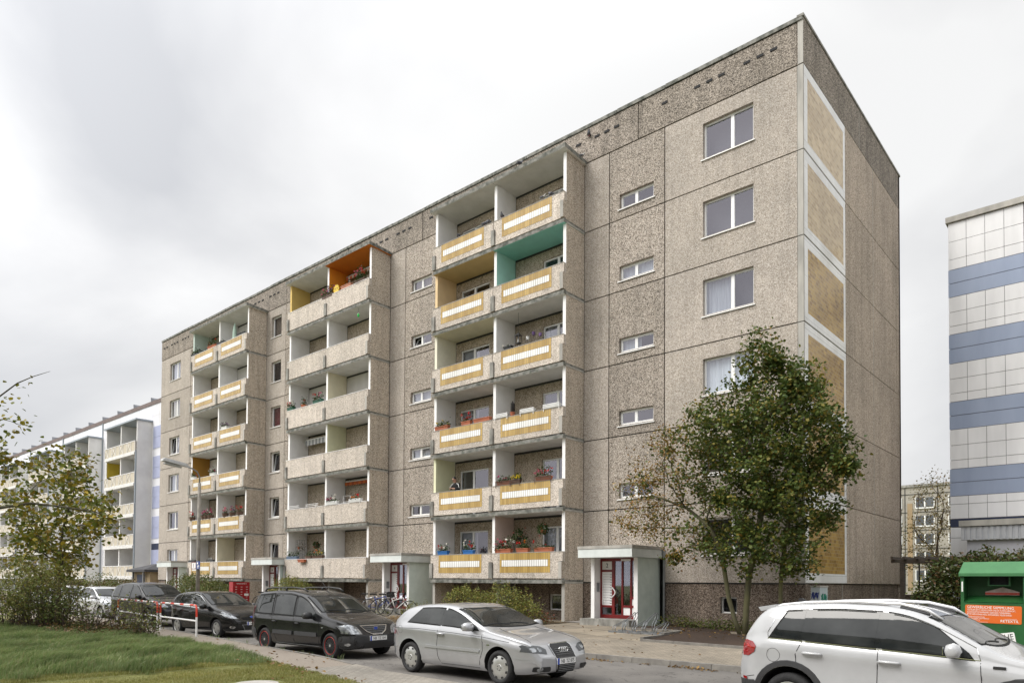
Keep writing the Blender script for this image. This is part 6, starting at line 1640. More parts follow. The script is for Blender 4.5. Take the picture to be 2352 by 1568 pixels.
rad, kids = branches('branches', P, par, M_BARKM, tree, .0065, .125, 2.2)
lv = terminal_leaves(P, par, rad, 27, .14, .022, 8)
r = np.random.default_rng(4)
# thin out towards the left, where the leaves are few and brown
u = np.clip((-lv[:, 0]-1.9)/1.6, 0, 1)+.25*np.clip((lv[:, 2]-8.6)/1.5, 0, 1)
keep = r.random(len(lv)) > u*.48
lv = lv[keep]; u = u[keep]
turn = (r.random(len(lv)) < .05+u*.85).astype(int)
sz = r.uniform(.07, .12, len(lv))*np.where(turn == 1, .72, 1)
leafcloud('foliage', lv, sz, [L_GREEN, L_TURN], tree, turn, .5, .95, 3, .5)

# maples at the left
def maple(label, x, y, z0, env, n, lean, per=58, seed=5, size=(.11, .19), rb=.13, mats=L_YEL, group='yellowing maples on the left'):
    t = thing('maple_tree', label, 'tree', (x, y, z0), 0, group)
    att = ellipsoid_pts(env, n, .3, seed)
    st = [[(x, y, z0-.1)]+[(x+lean[0]*k/6, y+lean[1]*k/6, z0+lean[2]*k/6) for k in range(1, 7)]]
    P, par = grow(att, st, .28, 2.2, .42)
    rad, _ = branches('branches', P, par, M_BARK, t, .009, rb, 2.2)
    lv = terminal_leaves(P, par, rad, per, .2, .032, seed+1); r = np.random.default_rng(seed)
    leafcloud('foliage', lv, r.uniform(*size, len(lv)), mats, t, None, .5, .95, seed+2, .5); return t
maple('round yellow-green maple in front of the pale lavender block', -22.5, -14.3, .15,
      [(-22.3, -14.2, 5.9, 1.3, 1.3, 1.0, 1.6), (-22.4, -14.3, 4.8, 2.1, 2.1, 1.3, 3), (-20.9, -13.9, 4.4, 1.3, 1.3, 1.0, 1.2), (-23.9, -14.6, 4.3, 1.3, 1.3, 1.2, 1.2), (-22.5, -14.3, 3.4, 1.8, 1.8, .9, 1.6), (-20.1, -13.7, 3.7, .9, .9, .45, .5), (-23.4, -14.5, 2.5, 1.7, 1.6, .9, 1.5), (-22.0, -14.6, 2.6, 1.4, 1.3, .7, .9)], 330, (.2, 0, 2.2), 14, 15)
tb = maple('maple at the left edge with only its branch ends showing', -21.2, -19.2, .2,
      [(-19.4, -18.6, 7.6, 1.5, 1.5, .9, 1), (-17.6, -17.9, 6.6, 1.2, 1.2, .8, 1.0), (-16.9, -17.4, 5.2, 1.0, 1.0, .6, .7), (-20.5, -18.9, 6, 1.8, 1.8, 1.4, 1.5)], 190, (.5, .1, 3.4), 11, 25, (.10, .17))
b = MB(); b.tube([(-21.0, -19.1, 2.6), (-18.26, -18.42, 3.51), (-17.12, -17.41, 3.96), (-16.45, -16.82, 4.1), (-15.87, -16.31, 4.02), (-15.2, -15.72, 3.9), (-14.86, -15.42, 3.8)], [.09, .06, .045, .04, .03, .022, .012], 7); b.build('limb', M_BARK, tb, smooth=True)
b = MB(); b.tube([(-19.0, -18.6, 5.2), (-15.46, -18.61, 6.15), (-14.78, -18.01, 6.74), (-14.43, -17.71, 7.09), (-14.13, -17.44, 7.27), (-13.79, -17.13, 7.42)], [.04, .03, .022, .018, .012, .005], 6); b.build('limb', M_BARK, tb, smooth=True)
r = np.random.default_rng(9); pts = []
for q, k in (((-15.2, -18.4, 6.3), 26), ((-14.8, -18.0, 6.55), 16), ((-14.4, -17.7, 6.95), 10), ((-15.0, -18.3, 5.9), 30), ((-15.0, -15.6, 3.75), 45), ((-15.7, -16.1, 3.8), 30), ((-16.6, -17.0, 3.9), 40)): pts.append(np.array(q)+r.normal(size=(k, 3))*.22)
pts = np.concatenate(pts); leafcloud('foliage', pts, r.uniform(.09, .16, len(pts)), L_YEL, tb, None, .4, .95, 77, .6)

# shrubs with many thin stems on the left lawn
def stem_shrub(label, x, y, z0, h, sp, ns, nl, seed, mats=L_SHRUB, size=(.05, .10), low=.25, lean=(0, 0), group='thin-stemmed shrubs at the lawn edge', cat='shrub'):
    t = thing('shrub', label, cat, (x, y, z0), 0, group); r = np.random.default_rng(seed); b = MB(); lv = []
    for i in range(ns):
        a = r.uniform(0, 2*math.pi); d = np.array([math.cos(a), math.sin(a), 0])*sp*math.sqrt(r.uniform(.05, 1)); hh = h*r.uniform(.6, 1.05)
        p0 = np.array([x, y, z0-.03])+d*.25+r.normal(size=3)*.03*np.array([1, 1, 0]); pts = [p0]
        for k in range(1, 7):
            f = k/6; pts.append(p0+d*.85*f**1.4+np.array([lean[0]*f*f, lean[1]*f*f, hh*f-.10*h*f**3*r.random()])+r.normal(size=3)*.035*np.array([1, 1, .4]))
        b.tube(pts, [.013*(1-.8*k/6) for k in range(7)], 4)
        for q in range(3):
            k = r.integers(2, 6); e = pts[k]+np.array([r.normal()*.28, r.normal()*.28, r.uniform(.1, .4)])
            b.tube([pts[k], (pts[k]+e)/2+r.normal(size=3)*.03, e], [.006, .004, .002], 3)
            m_ = max(2, int(nl/ns/4)); tt = r.random((m_, 1)); lv.append(pts[k]*(1-tt)+e*tt+r.normal(size=(m_, 3))*.06)
        m_ = max(3, int(nl/ns/4)); f = low+(1-low)*r.random(m_); ii = np.minimum((f*6).astype(int), 5); fr = (f*6-ii)[:, None]
        A_ = np.array(pts); lv.append(A_[ii]*(1-fr)+A_[ii+1]*fr+r.normal(size=(m_, 3))*.07)
    b.build('stems', M_TWIG, t); lv = np.concatenate(lv)
    leafcloud('foliage', lv, r.uniform(*size, len(lv)), mats, t, None, .5, .6, seed+1, .1); return t
for i, (lab, x, y, h, sp, ns, nl, mats, ln) in enumerate([
    ('tall leafy shrub at the left picture edge', -20.5, -16.3, 2.7, 1.4, 42, 3700, L_OLIVE, (.2, 0)),
    ('tall shrub with green leaves right of the leftmost shrub', -18.6, -16.1, 2.5, 1.3, 42, 3300, L_OLIVE, (.3, 0)),
    ('dense dark shrub in front of the white cars', -17.6, -15.8, 1.9, 1.1, 34, 1900, L_SHRUB, (.2, 0)),
    ('olive shrub behind the dense dark shrub', -18.7, -15.5, 2.4, 1.0, 26, 1100, L_OLIVE, (.2, 0)),
    ('brownish shrub with bare lower stems beside the dark one', -15.9, -15.3, 1.3, .7, 22, 420, L_SHRUB, (.2, .1)),
    ('loose shrub standing before the pale silver car', -15.3, -14.7, 1.3, .6, 18, 240, L_OLIVE, (.2, .1)),
    ('small sparse shrub with long bare shoots in front of the railing', -14.6, -14.5, 1.45, .6, 14, 240, L_SHRUB, (.25, .2)),
    ('low bramble at the foot of the sparse shoots', -13.9, -14.55, .65, .6, 18, 420, L_SHRUB, (.1, 0))]):
    stem_shrub(lab, x, y, .16, h, sp, ns, nl, 100+7*i, mats, lean=ln)
# brown undergrowth below the shrubs
r = np.random.default_rng(55); n = 5200
ug = thing('undergrowth', 'brown fallen leaves and dry undergrowth below the lawn shrubs', 'undergrowth', (-17.5, -15.2, .15)); ug['kind'] = 'stuff'
q = np.stack([r.uniform(-23, -13.6, n), r.uniform(-16.4, -14.0, n), np.full(n, .17)], 1); q[:, 1] = np.minimum(q[:, 1], np.array([lw(x)-.12 for x in q[:, 0]])); q[:, 2] += r.random(n)**2*.38
leafcloud('leaf_litter', q, r.uniform(.05, .12, n), [leafmat('dry_leaves', [(.12, .07, .03), (.17, .095, .035), (.07, .06, .025), (.09, .05, .025), (.06, .07, .02)])], ug, None, .3, .5, 56, kind='stuff')

# bushes and hedges: leaves through a lumpy volume
def bush(label, env, n, size, mats, seed, group=None, cat='bush', spikes=0, z0=.33, name='bush', stems=8):
    x = sum(e[0]*e[6] for e in env)/sum(e[6] for e in env); y = sum(e[1]*e[6] for e in env)/sum(e[6] for e in env)
    t = thing(name, label, cat, (x, y, z0), 0, group); r = np.random.default_rng(seed)
    p = ellipsoid_pts(env, n, .45, seed); p = p+r.normal(size=p.shape)*.09; p = p[p[:, 2] > z0]
    b = MB()
    for i in range(stems):
        e = env[i % len(env)]; q = np.array(e[:3])+r.normal(size=3)*np.array(e[3:6])*.4; o = np.array([e[0]*.6+q[0]*.4, e[1], z0])
        b.tube([o, (o+q)/2+r.normal(size=3)*.05, q], [.025, .018, .008], 5)
    ex = []
    for i in range(spikes):
        e = env[r.integers(len(env))]; a = r.uniform(-1, 1); o = np.array([e[0]+a*e[3]*.9, e[1]+r.uniform(-.6, .6)*e[4], e[2]+e[5]*math.sqrt(1-a*a*.8)*.8]); d = np.array([r.normal()*.2, r.normal()*.2, 1])*r.uniform(.2, .5)
        b.tube([o, o+d], [.006, .003], 3); tt = r.random((16, 1)); ex.append(o+d*tt+r.normal(size=(16, 3))*.03)
    b.build('stems', M_TWIG, t)
    if ex: p = np.concatenate([p]+ex)
    leafcloud('foliage', p, r.uniform(*size, len(p)), mats, t, None, .5, .6, seed+1); return t
bush('wide olive bush with upright shoots below the tiled balconies', [(-12.4, -2.9, .85, .75, .8, .68, 2), (-11.3, -2.9, .80, .8, .8, .62, 2), (-10.2, -2.8, .92, .85, .8, .78, 2.3), (-9.3, -2.7, .7, .6, .7, .42, 1)], 7000, (.05, .09), L_OLIVE, 301, spikes=70)
bush('small green bush behind the dark estate car', [(-25.6, -2.6, 1.4, .8, .7, .55, 2), (-26.6, -2.6, 1.2, .8, .7, .6, 2), (-24.6, -2.6, 1.3, .8, .7, .5, 2)], 3200, (.06, .10), L_OLIVE, 311, spikes=26)
bush('long dark green bush below the left balconies, behind the lamp', [(-35.9, -3.6, 1.2, 1.3, 1, .85, 2), (-34.0, -3.6, 1.35, 1.4, 1, .95, 2), (-32.0, -3.5, 1.1, 1.3, .9, .75, 2), (-30.8, -3.5, .8, .9, .8, .5, 1)], 9000, (.07, .12), L_SHRUB, 321, spikes=20)
bush('brown clipped hedge in front of the pale lavender block', [(-64+3*i, -4.4+.2*(i % 2), 1.1, 2.2, .7, .85, 1) for i in range(8)], 6000, (.09, .16), L_HEDGE, 331, cat='hedge', name='hedge')
bush('dark green bush at the right end of the brown hedge', [(-45.5, -5.0, 1.4, 1.4, 1, .9, 1), (-43.6, -5.0, 1.1, 1.3, 1, .7, 1)], 1500, (.09, .15), L_SHRUB, 335)
bush('big ivy thicket over the pergola beside the green container', [(2.75, 4.3, 1.0, .65, .8, .75, 1.2), (3.2, 4.6, 1.4, .9, 1.0, 1.1, 2.2), (4.2, 4.9, 1.9, 1.1, 1.1, 1.15, 3), (3.3, 5.0, 2.3, .9, 1, .55, 1.5), (5.5, 5.2, 2.2, 1.2, 1.0, .9, 2), (6.6, 5.3, 2.2, 1.2, 1, .75, 1.5)], 12000, (.08, .15), L_IVY, 341, spikes=14, name='ivy_thicket')
bush('low green ground plants along the plinth', [(-4.3+.62*i, -.55-.05*i, .46, .55, .42, .16, 1) for i in range(8)], 2600, (.05, .09), L_SHRUB, 351, cat='plants', name='ground_plants', stems=4)
bush('red-leaved low plants below the right balconies', [(-9.4, -1.9, .5, .6, .4, .2, 1), (-8.9, -2.6, .45, .5, .4, .15, 1)], 700, (.05, .09), [leafmat('reddish_leaves', [(.06, .07, .02), (.09, .06, .02), (.22, .03, .02), (.07, .08, .025)])], 355, cat='plants', name='ground_plants', stems=3)
bush('dry low plants around the parked bicycles', [(-16.2, -2.2, .5, .6, .5, .25, 1), (-15.4, -2.6, .5, .7, .5, .22, 1), (-18.8, -1.9, .45, .8, .4, .2, 1)], 1100, (.04, .08), L_OLIVE, 358, cat='plants', name='ground_plants', stems=6, spikes=14)
bush('far green hedge on the lawn behind the pergola', [(-3+2.2*i, 34+.3*i, 1.3, 1.5, 1, 1.0, 1) for i in range(5)], 1300, (.16, .26), L_SHRUB, 361, cat='hedge', name='hedge', stems=3)
# sparse tree far right
ft = thing('bare_tree', 'tall sparse autumn tree with thin branches in the gap right of the gable', 'tree', (-1.2, 28, .36))
att = ellipsoid_pts([(-1.6, 28, 7.3, 1.6, 1.6, 1.9, 1), (-1.4, 28, 5.0, 2.6, 2.4, 1.8, 1.6), (-2.4, 28, 3.6, 2.2, 2, 1.0, .7), (.2, 28, 6, 1.7, 1.7, 1.6, 1)], 420, .2, 71)
P, par = grow(att, [[(-1.2, 28, .3), (-1.2, 28, 1.0), (-1.25, 28, 1.7), (-1.3, 28, 2.4)]], .3, 2.4, .36)
rad, _ = branches('branches', P, par, M_TWIG, ft, .009, .13, 2.2); lv = terminal_leaves(P, par, rad, 8, .22, .03, 72); r = np.random.default_rng(73)
leafcloud('foliage', lv, r.uniform(.09, .15, len(lv)), leafmat('sparse_yellow_leaves', [(.16, .14, .04), (.20, .15, .05), (.10, .10, .03), (.24, .15, .05)]), ft, None, .4, .7, 74)

# grass: blades in clumps, long on the bank, short towards the viewer
def grass(name, label, n, xr, yr, keepf, hf, seed, mats, wind=(.5, .25)):
    r = np.random.default_rng(seed)
    x = r.uniform(*xr, n); y = r.uniform(*yr, n)
    k = keepf(x, y); x, y = x[k], y[k]; n = len(x)
    cl = (np.sin(x*2.1+1.3*np.sin(y*1.7))+np.sin(y*2.9+1.1*np.sin(x*1.3+2))+np.sin(x*5.3+y*4.1))/3
    z = np.array([lz(a, b) for a, b in zip(x, y)])-.01
    h = hf(x, y)*(1+.38*cl)*r.uniform(.55, 1.15, n)
    a = r.uniform(0, 2*np.pi, n); wd = r.uniform(.0035, .0075, n)*np.clip(h/.25, .6, 1.3)
    lean = np.stack([np.cos(a), np.sin(a)], 1)*.35+np.array(wind)*(.8+.5*cl[:, None]); side = np.stack([-lean[:, 1], lean[:, 0]], 1); side /= np.linalg.norm(side, axis=1)[:, None]+1e-9
    jt = r.normal(size=(n, 2))*.3; side = side+jt
    b0 = np.stack([x, y, z], 1); s3 = np.concatenate([side*wd[:, None], np.zeros((n, 1))], 1)
    mid = b0+np.concatenate([lean*h[:, None]*.30, (h*.62)[:, None]], 1); tip = b0+np.concatenate([lean*h[:, None]*.95, (h*.86)[:, None]], 1)
    v = np.stack([b0-s3, b0+s3, mid+s3*.8, mid-s3*.8, tip], 1).reshape(-1, 3)
    me = bpy.data.meshes.new(name); me.vertices.add(n*5); me.vertices.foreach_set('co', v.astype(np.float32).ravel())
    me.loops.add(n*7); me.polygons.add(n*2); base = np.arange(n)[:, None]*5
    me.loops.foreach_set('vertex_index', np.concatenate([base+np.array([0, 1, 2, 3]), base+np.array([3, 2, 4])], 1).astype(np.int32).ravel())
    ls = np.stack([np.arange(n)*7, np.arange(n)*7+4], 1); me.polygons.foreach_set('loop_start', ls.astype(np.int32).ravel())
    me.materials.append(mats); me.update(calc_edges=True)
    o = bpy.data.objects.new(name, me); COL.objects.link(o); tag(o, label, 'grass', kind='stuff'); return o
G_LONG = leafmat('long_grass_blades', [(.15, .225, .085), (.18, .255, .10), (.225, .29, .135), (.29, .33, .19), (.16, .235, .08), (.28, .27, .15)], .5, .3)
G_SHORT = leafmat('short_grass_blades', [(.23, .235, .07), (.29, .275, .10), (.19, .215, .06), (.36, .32, .16), (.22, .23, .065)], .5, .3)
vlw = np.vectorize(lw)
# boundary between the long grass bank and the mown lawn
LB = [(-21.5, -6.4), (-19.9, -6.15), (-18.7, -5.8), (-17.4, -5.65), (-16.3, -5.8), (-15.1, -5.95), (-14, -6.1)]
vlb = lambda y: np.interp(y, [q[0] for q in LB], [q[1] for q in LB])+.22*np.sin(y*3.1)+.12*np.sin(y*7.3)
grass('long_grass', 'long wind-bent green grass on the bank beside the pavement', 190000, (-23, -5.3), (-21.5, -13.6), lambda x, y: (y < vlw(x)-.03) & (x < vlb(y)) & (RNG.random(len(x)) < np.clip(1.15-(-6-x)/24, .3, 1)), lambda x, y: .26-.10*np.exp(-(vlb(y)-x)/.5), 81, G_LONG)
grass('short_grass', 'short mown yellow-green grass in front of the long grass', 150000, (-6.8, 1.6), (-21.5, -14.8), lambda x, y: (y < vlw(x)-.02+.05*np.sin(x*9)) & (x > vlb(y)-.3) & ((x+3.2)**2+(y+16.95)**2 > .21), lambda x, y: .065+0*x, 82, G_SHORT, (.15, .05))
grass('kerb_weeds', 'tufts of grass growing along the near kerb', 5000, (-14, -4.8), (-13.8, -12.3), lambda x, y: (np.abs(y-np.vectorize(kn)(x)+.05) < .07) & (np.sin(x*5)+np.sin(x*13.1) > .6), lambda x, y: .13+0*x, 83, G_LONG, (.1, .1))
# fallen leaves on pavement and in the gutter
r = np.random.default_rng(91)
fl = thing('fallen_leaves', 'scattered brown fallen leaves on the pavements and along the kerbs', 'leaves', (-4, -8, .12)); fl['kind'] = 'stuff'
pts = []
for i in range(260): x = r.uniform(-30, 6); y = r.uniform(-8.4, -2.0); pts.append((x, y, gz(x, y)+.012))
for i in range(500):
    x = r.uniform(-8, 4)
    if math.sin(x*3)+math.sin(x*7.7) < -.4: continue
    pts.append((x, -8.7-abs(r.normal())*.10, .012))
for i in range(70): x = r.uniform(-16, -5); y = r.uniform(lw(x), kn(x)-.15); pts.append((x, y, nz(x, y)+.012))
for i in range(900): x = r.uniform(-16.4, -8.6); y = r.uniform(-4.8, -1.4); pts.append((x, y, gz(x, y)+.035+r.random()*.05))
for i in range(500): x = r.uniform(-4.4, 7); y = r.uniform(-4.3, -.5); pts.append((x, y, gz(x, y)+.045))
for i in range(60): x = r.uniform(-7, -2); y = lw(x)-abs(r.normal())*.5; pts.append((x, y, lz(x, y)+.07))
pts = np.array(pts); leafcloud('leaves', pts, r.uniform(.05, .10, len(pts)), leafmat('fallen_leaf', [(.16, .085, .03), (.22, .13, .04), (.11, .065, .03), (.30, .19, .06), (.09, .055, .03)]), fl, None, 2.0, .7, 92, kind='stuff')
# ------------------------------------------------------------------ things on the balconies
GRN_P = leafmat('pot_plant_leaves', [(.03, .065, .018), (.05, .085, .02), (.04, .075, .025), (.07, .10, .03)])
FLC = {}
def flower_mat(nm, c):
    if nm not in FLC: FLC[nm] = leafmat(nm+'_petals', [c, tuple(min(1, q*1.15+.02) for q in c), tuple(q*.8 for q in c)], .6, .3)
    return FLC[nm]
RED, PINK_, WHITE_, YELL, MAG, ORNG, VIOL = (.60, .02, .02), (.65, .16, .26), (.80, .78, .76), (.78, .58, .02), (.55, .03, .20), (.75, .20, .03), (.28, .10, .35)
M_BLUEB = plain('blue_planter', (.02, .14, .42), .4); M_GREYB = plain('blue_grey_planter', (.13, .18, .26), .5); M_GREENB = plain('green_planter', (.02, .10, .06), .5); M_BROWNB = plain('brown_planter', (.10, .055, .035), .6); M_WHITEB = plain('white_planter', (.74, .74, .72), .5)
GRP = 'flower boxes on the balcony parapets'
def box_planter(label, S, k, w, mt, flowers, h=.16, fol=.22, nf=60, nl=150, Y=-1.28, dz=0.0, rack=None, seed=0, rnd=False, name='flower_box', z=None):
    """planter on a parapet top: S position along the front, k storey"""
    z0 = (zf(k)+1.195 if z is None else z)+dz; x = -S
    t = thing(name, label, 'flower box' if not rnd else 'plant pot', (x, Y, z0), 0, GRP); r = np.random.default_rng(int(S*100)+k*7+seed)
    b = MB()
    if rnd: b.lathe([(w*.36, 0), (w*.5, h), (w*.46, h), (w*.42, h*.85), (0.001, h*.85)], 12, 'z', (x, Y, z0))
    else:
        b.add([(x-w/2+.02, Y-.07, z0), (x+w/2-.02, Y-.07, z0), (x+w/2-.02, Y+.07, z0), (x-w/2+.02, Y+.07, z0), (x-w/2, Y-.09, z0+h), (x+w/2, Y-.09, z0+h), (x+w/2, Y+.09, z0+h), (x-w/2, Y+.09, z0+h)], [(3, 2, 1, 0), (4, 5, 6, 7), (0, 1, 5, 4), (1, 2, 6, 5), (2, 3, 7, 6), (3, 0, 4, 7)])
        b.box(x-w/2-.012, x+w/2+.012, Y-.10, Y+.10, z0+h-.03, z0+h+.004)
    b.build('planter', mt, t)
    if rack:
        b = MB()
        for q in (.02, .08, .14): b.box(x-w/2-.06, x+w/2+.06, Y-.125, Y-.112, z0+q, z0+q+.025)
        for xx in (x-w/2-.03, x+w/2+.03): b.box(xx-.012, xx+.012, Y-.111, Y-.10, z0-.1, z0+.17)
        b.build('rack', rack, t)
    if fol > 0 and nl:
        hw = w*.5
        p = np.stack([r.uniform(-hw, hw, nl)+x, Y+r.normal(size=nl)*.07, z0+h*.8+np.abs(r.normal(size=nl))*fol*.55], 1)
        leafcloud('foliage', p, r.uniform(.05, .09, nl), GRN_P, t, None, .4, .8, seed+1)
        cols = list(flowers); 
        if cols:
            f = np.stack([r.uniform(-hw, hw, nf)+x, Y-.03+r.normal(size=nf)*.07, z0+h+fol*.35+np.abs(r.normal(size=nf))*fol*.45], 1); c_ = r.integers(0, max(1, nf//6), nf)
            f = f[np.argsort(f[:, 0])]; cen = f[::6]; f = np.concatenate([cen[i % len(cen)]+r.normal(size=(6, 3))*.022 for i in range(len(cen))])
            mi = np.repeat(np.array([i*len(cols)//max(1, len(cen)) if len(cols) > 1 else 0 for i in range(len(cen))]), 6)
            leafcloud('flowers', f, np.full(len(f), .055), [flower_mat('c%d_%d_%d' % tuple(int(q*99) for q in c), c) for c in cols], t, mi, .2, 1.0, seed+2)
    return t
T1, T2, T3 = 8.64, 20.88, 33.02
# right tower, ground floor up
box_planter('left blue flower box with red flowers on the lowest right-tower balcony', 15.35, 0, .62, M_BLUEB, [RED, WHITE_], fol=.26)
box_planter('right blue flower box with tall white flowers on the lowest right-tower balcony', 13.75, 0, .62, M_BLUEB, [WHITE_, RED], fol=.34)
box_planter('terracotta box with pink and white geraniums beside the dividing wall of the lowest tiled balcony', 11.72, 0, .85, M_TERRA, [PINK_, RED, WHITE_], fol=.36, nf=110, nl=260)
box_planter('short terracotta box with small red flowers in the middle of the lowest right tiled balcony', 10.68, 0, .62, M_TERRA, [RED, ORNG], fol=.34, nf=30)
box_planter('long terracotta box with sparse dark plants and one tall red bloom, lowest right tiled balcony', 9.6, 0, .90, M_TERRA, [RED], fol=.16, nf=12, nl=80)
def hanging(label, S, z, Y, mt, fl, rr=.28, cord=.5):
    t = thing('hanging_basket', label, 'hanging basket', (-S, Y, z), 0, 'hanging flower baskets'); r = np.random.default_rng(int(S*50))
    b = MB(); b.lathe([(.02, -.12), (.10, -.1), (.13, 0)], 10, 'z', (-S, Y, z)); b.build('pot', mt, t)
    b = MB(); b.tube([(-S, Y, z), (-S, Y, z+cord)], .005, 4); b.build('cord', M_BLACK, t)
    u = r.normal(size=(230, 3)); u /= np.linalg.norm(u, axis=1)[:, None]; p = np.array([-S, Y, z+.04])+u*rr*r.uniform(.4, 1, (230, 1))*np.array([1, .8, .9]); leafcloud('foliage', p, r.uniform(.06, .10, 230), GRN_P, t, None, .3, .8, 3)
    p = np.array([-S, Y, z])+r.normal(size=(18, 3))*rr*.6; leafcloud('flowers', p, np.full(18, .05), [flower_mat('hang', fl)], t, None, .2, 1, 4); return t
hanging('large bushy hanging plant on the pink wall of the lowest tiled balcony', 11.55, 3.75, -.55, M_BLACK, RED, .42, .9)
hanging('smaller hanging plant in a brown pot near the balcony door of the lowest tiled balcony', 10.0, 3.98, -.85, M_TERRA, RED, .30, .55)
box_planter('terracotta box with pink blooms on a dark rack, second floor, beside the dividing wall', 11.72, 1, .72, M_TERRA, [MAG, PINK_], fol=.18, nf=18, rack=M_BROWNB)
box_planter('small planter full of yellow flowers on the second lowest tiled balcony', 11.05, 1, .40, M_BROWNB, [YELL], fol=.2, nf=90, seed=3, rack=M_BROWNB)
box_planter('brown box of red-pink geraniums at the right end of the second lowest tiled balcony', 9.62, 1, .74, M_TERRA, [PINK_, RED], fol=.34, nf=70, rack=M_BROWNB)
box_planter('pair of terracotta boxes with yellow-green plants at the left end of the third tiled balcony', 15.5, 2, .85, M_TERRA, [YELL], fol=.22, nf=14, nl=160)
box_planter('terracotta box with one clump of bright red geraniums on the third tiled balcony', 13.95, 2, .55, M_TERRA, [RED], fol=.30, nf=60, nl=60)
box_planter('long empty terracotta box at the dividing wall of the third tiled balcony', 13.0, 2, .95, M_TERRA, [], fol=0)
for lab, S, w in (('white slatted planter next to the dark cactus, third right tiled balcony', 11.85, .62), ('white slatted planter in the middle of the third right tiled balcony', 10.45, .62), ('white slatted planter at the right end of the third right tiled balcony', 9.2, .70)):
    box_planter(lab, S, 2, w, M_WHITEB, [], fol=0, rack=M_WFRAME, h=.14)
t = box_planter('terracotta pot with a tall dark columnar plant on the third right tiled balcony', 11.3, 2, .22, M_TERRA, [], fol=0, rnd=True, name='plant_pot')
b = MB(); b.ball((-11.3, -1.28, zf(2)+1.55), .10, .10, .26, 10, jit=.15); b.build('dark_plant', mat('dark_cypress', (.02, .018, .016), None, 20, .9), t)
# lantern, hanging plants and black planter on the fourth right balcony
t = thing('hanging_lantern', 'black hanging lantern on the right tiled balcony below the teal one', 'lantern', (-11.25, -1.0, zf(3)+1.5))
b = MB(); z = zf(3)+1.45; b.box(-11.34, -11.16, -1.09, -.91, z, z+.03); b.box(-11.36, -11.14, -1.11, -.89, z+.33, z+.36)
for sx in (-1, 1):
    for sy in (-1, 1): b.box(-11.25+sx*.085-.01, -11.25+sx*.085+.01, -1+sy*.085-.01, -1+sy*.085+.01, z+.03, z+.33)
b.lathe([(.10, z+.36), (.02, z+.46)], 8, 'z', (-11.25, -1, 0)); b.tube([(-11.25, -1, z+.45), (-11.25, -1, zf(4)-.06)], .006, 4); b.build('cage', M_BLACK, t)
b = MB(); b.lathe([(.03, z+.03), (.03, z+.18)], 8, 'z', (-11.25, -1, 0)); b.build('candle', M_WHITEB, t)
box_planter('small black planter with pale plants on the right tiled balcony below the teal one', 11.55, 3, .42, M_BLACK, [WHITE_], h=.12, fol=.08, nf=12, nl=20)
for i, (S, dzz) in enumerate(((10.65, .42), (10.35, .62), (10.0, .42))):
    t = thing('wall_pot', ['small white-spotted pot on the wire fan', 'upper violet pot on the wire fan', 'lower violet pot on the wire fan'][i]+', fourth right balcony', 'plant pot', (-S, -1.1, zf(3)+1.2+dzz*.6))
    b = MB(); zz = zf(3)+1.2+dzz*.6; b.lathe([(.05, 0), (.075, .13), (.06, .13), (.05, .11), (.001, .11)], 10, 'z', (-S, -1.1, zz)); b.build('pot', [M_WHITEB, plain('violet_pot', (.10, .05, .16), .4), plain('violet_pot2', (.16, .09, .24), .4)][i], t)
    b = MB(); b.tube([(-S, -1.1, zz+.1), (-S+.05, -1.1, zz+.25), (-S, -1.12, zz+.32)], .006, 4); b.tube([(-S, -1.1, zz+.1), (-S-.06, -1.1, zz-.12)], .005, 4); b.build('dry_twigs', M_TWIG, t)
t = thing('wire_fan', 'fan-shaped wire trellis behind the violet pots, fourth right balcony', 'trellis', (-10.2, -1.15, zf(3)+1.2)); b = MB()
for a in range(7): an_ = R_(20+23*a); b.tube([(-10.2, -1.16, zf(3)+1.2), (-10.2+.55*math.cos(an_), -1.16, zf(3)+1.2+.55*math.sin(an_))], .005, 4)
b.tube([(-10.2+.55*math.cos(R_(a)), -1.16, zf(3)+1.2+.55*math.sin(R_(a))) for a in range(20, 165, 12)], .005, 4); b.build('wires', M_BLACK, t)
# middle tower
box_planter('flower box overflowing with pink flowers at the dividing wall of the orange balcony', T2+3.62, 5, .95, M_BROWNB, [PINK_, VIOL], fol=.3, nf=110, nl=280, dz=-.1)
box_planter('long pale terracotta box on the orange balcony parapet', T2+1.95, 5, .85, mat('pale_terracotta', (.50, .22, .14), None, 6, .7), [WHITE_], fol=.1, nf=8, nl=20)
box_planter('round bush of pink flowers at the right end of the orange balcony', T2+.75, 5, .78, M_BROWNB, [PINK_, RED], fol=.52, nf=90, nl=420, dz=-.05)
t = thing('sun_ornament', 'yellow sun-shaped ornament with dark dots on the orange balcony', 'ornament', (-(T2+2.85), -1.3, zf(5)+1.2)); b = MB(); pts = []
for k in range(20): a = 2*math.pi*k/20; q = .27 if k % 2 == 0 else .21; pts.append((-(T2+2.85)+q*math.cos(a), zf(5)+1.36+q*math.sin(a)))
b.prism(pts, 'y', -1.32, -1.29); d = b.build('disc', plain('sun_yellow', (.62, .42, .02), .5), t); b = MB()
for sx in (-.09, .09): b.lathe([(.035, -.004), (.001, -.006)], 10, 'y', (-(T2+2.85)+sx, -1.322, zf(5)+1.40))
b.build('dots', M_BLACK, d)
t = thing('awning', 'rolled orange and white scalloped awning above the orange balcony door', 'awning', (-(T2+1.5), -.25, zf(6)-.5), 0, 'scalloped awnings over balcony doors')
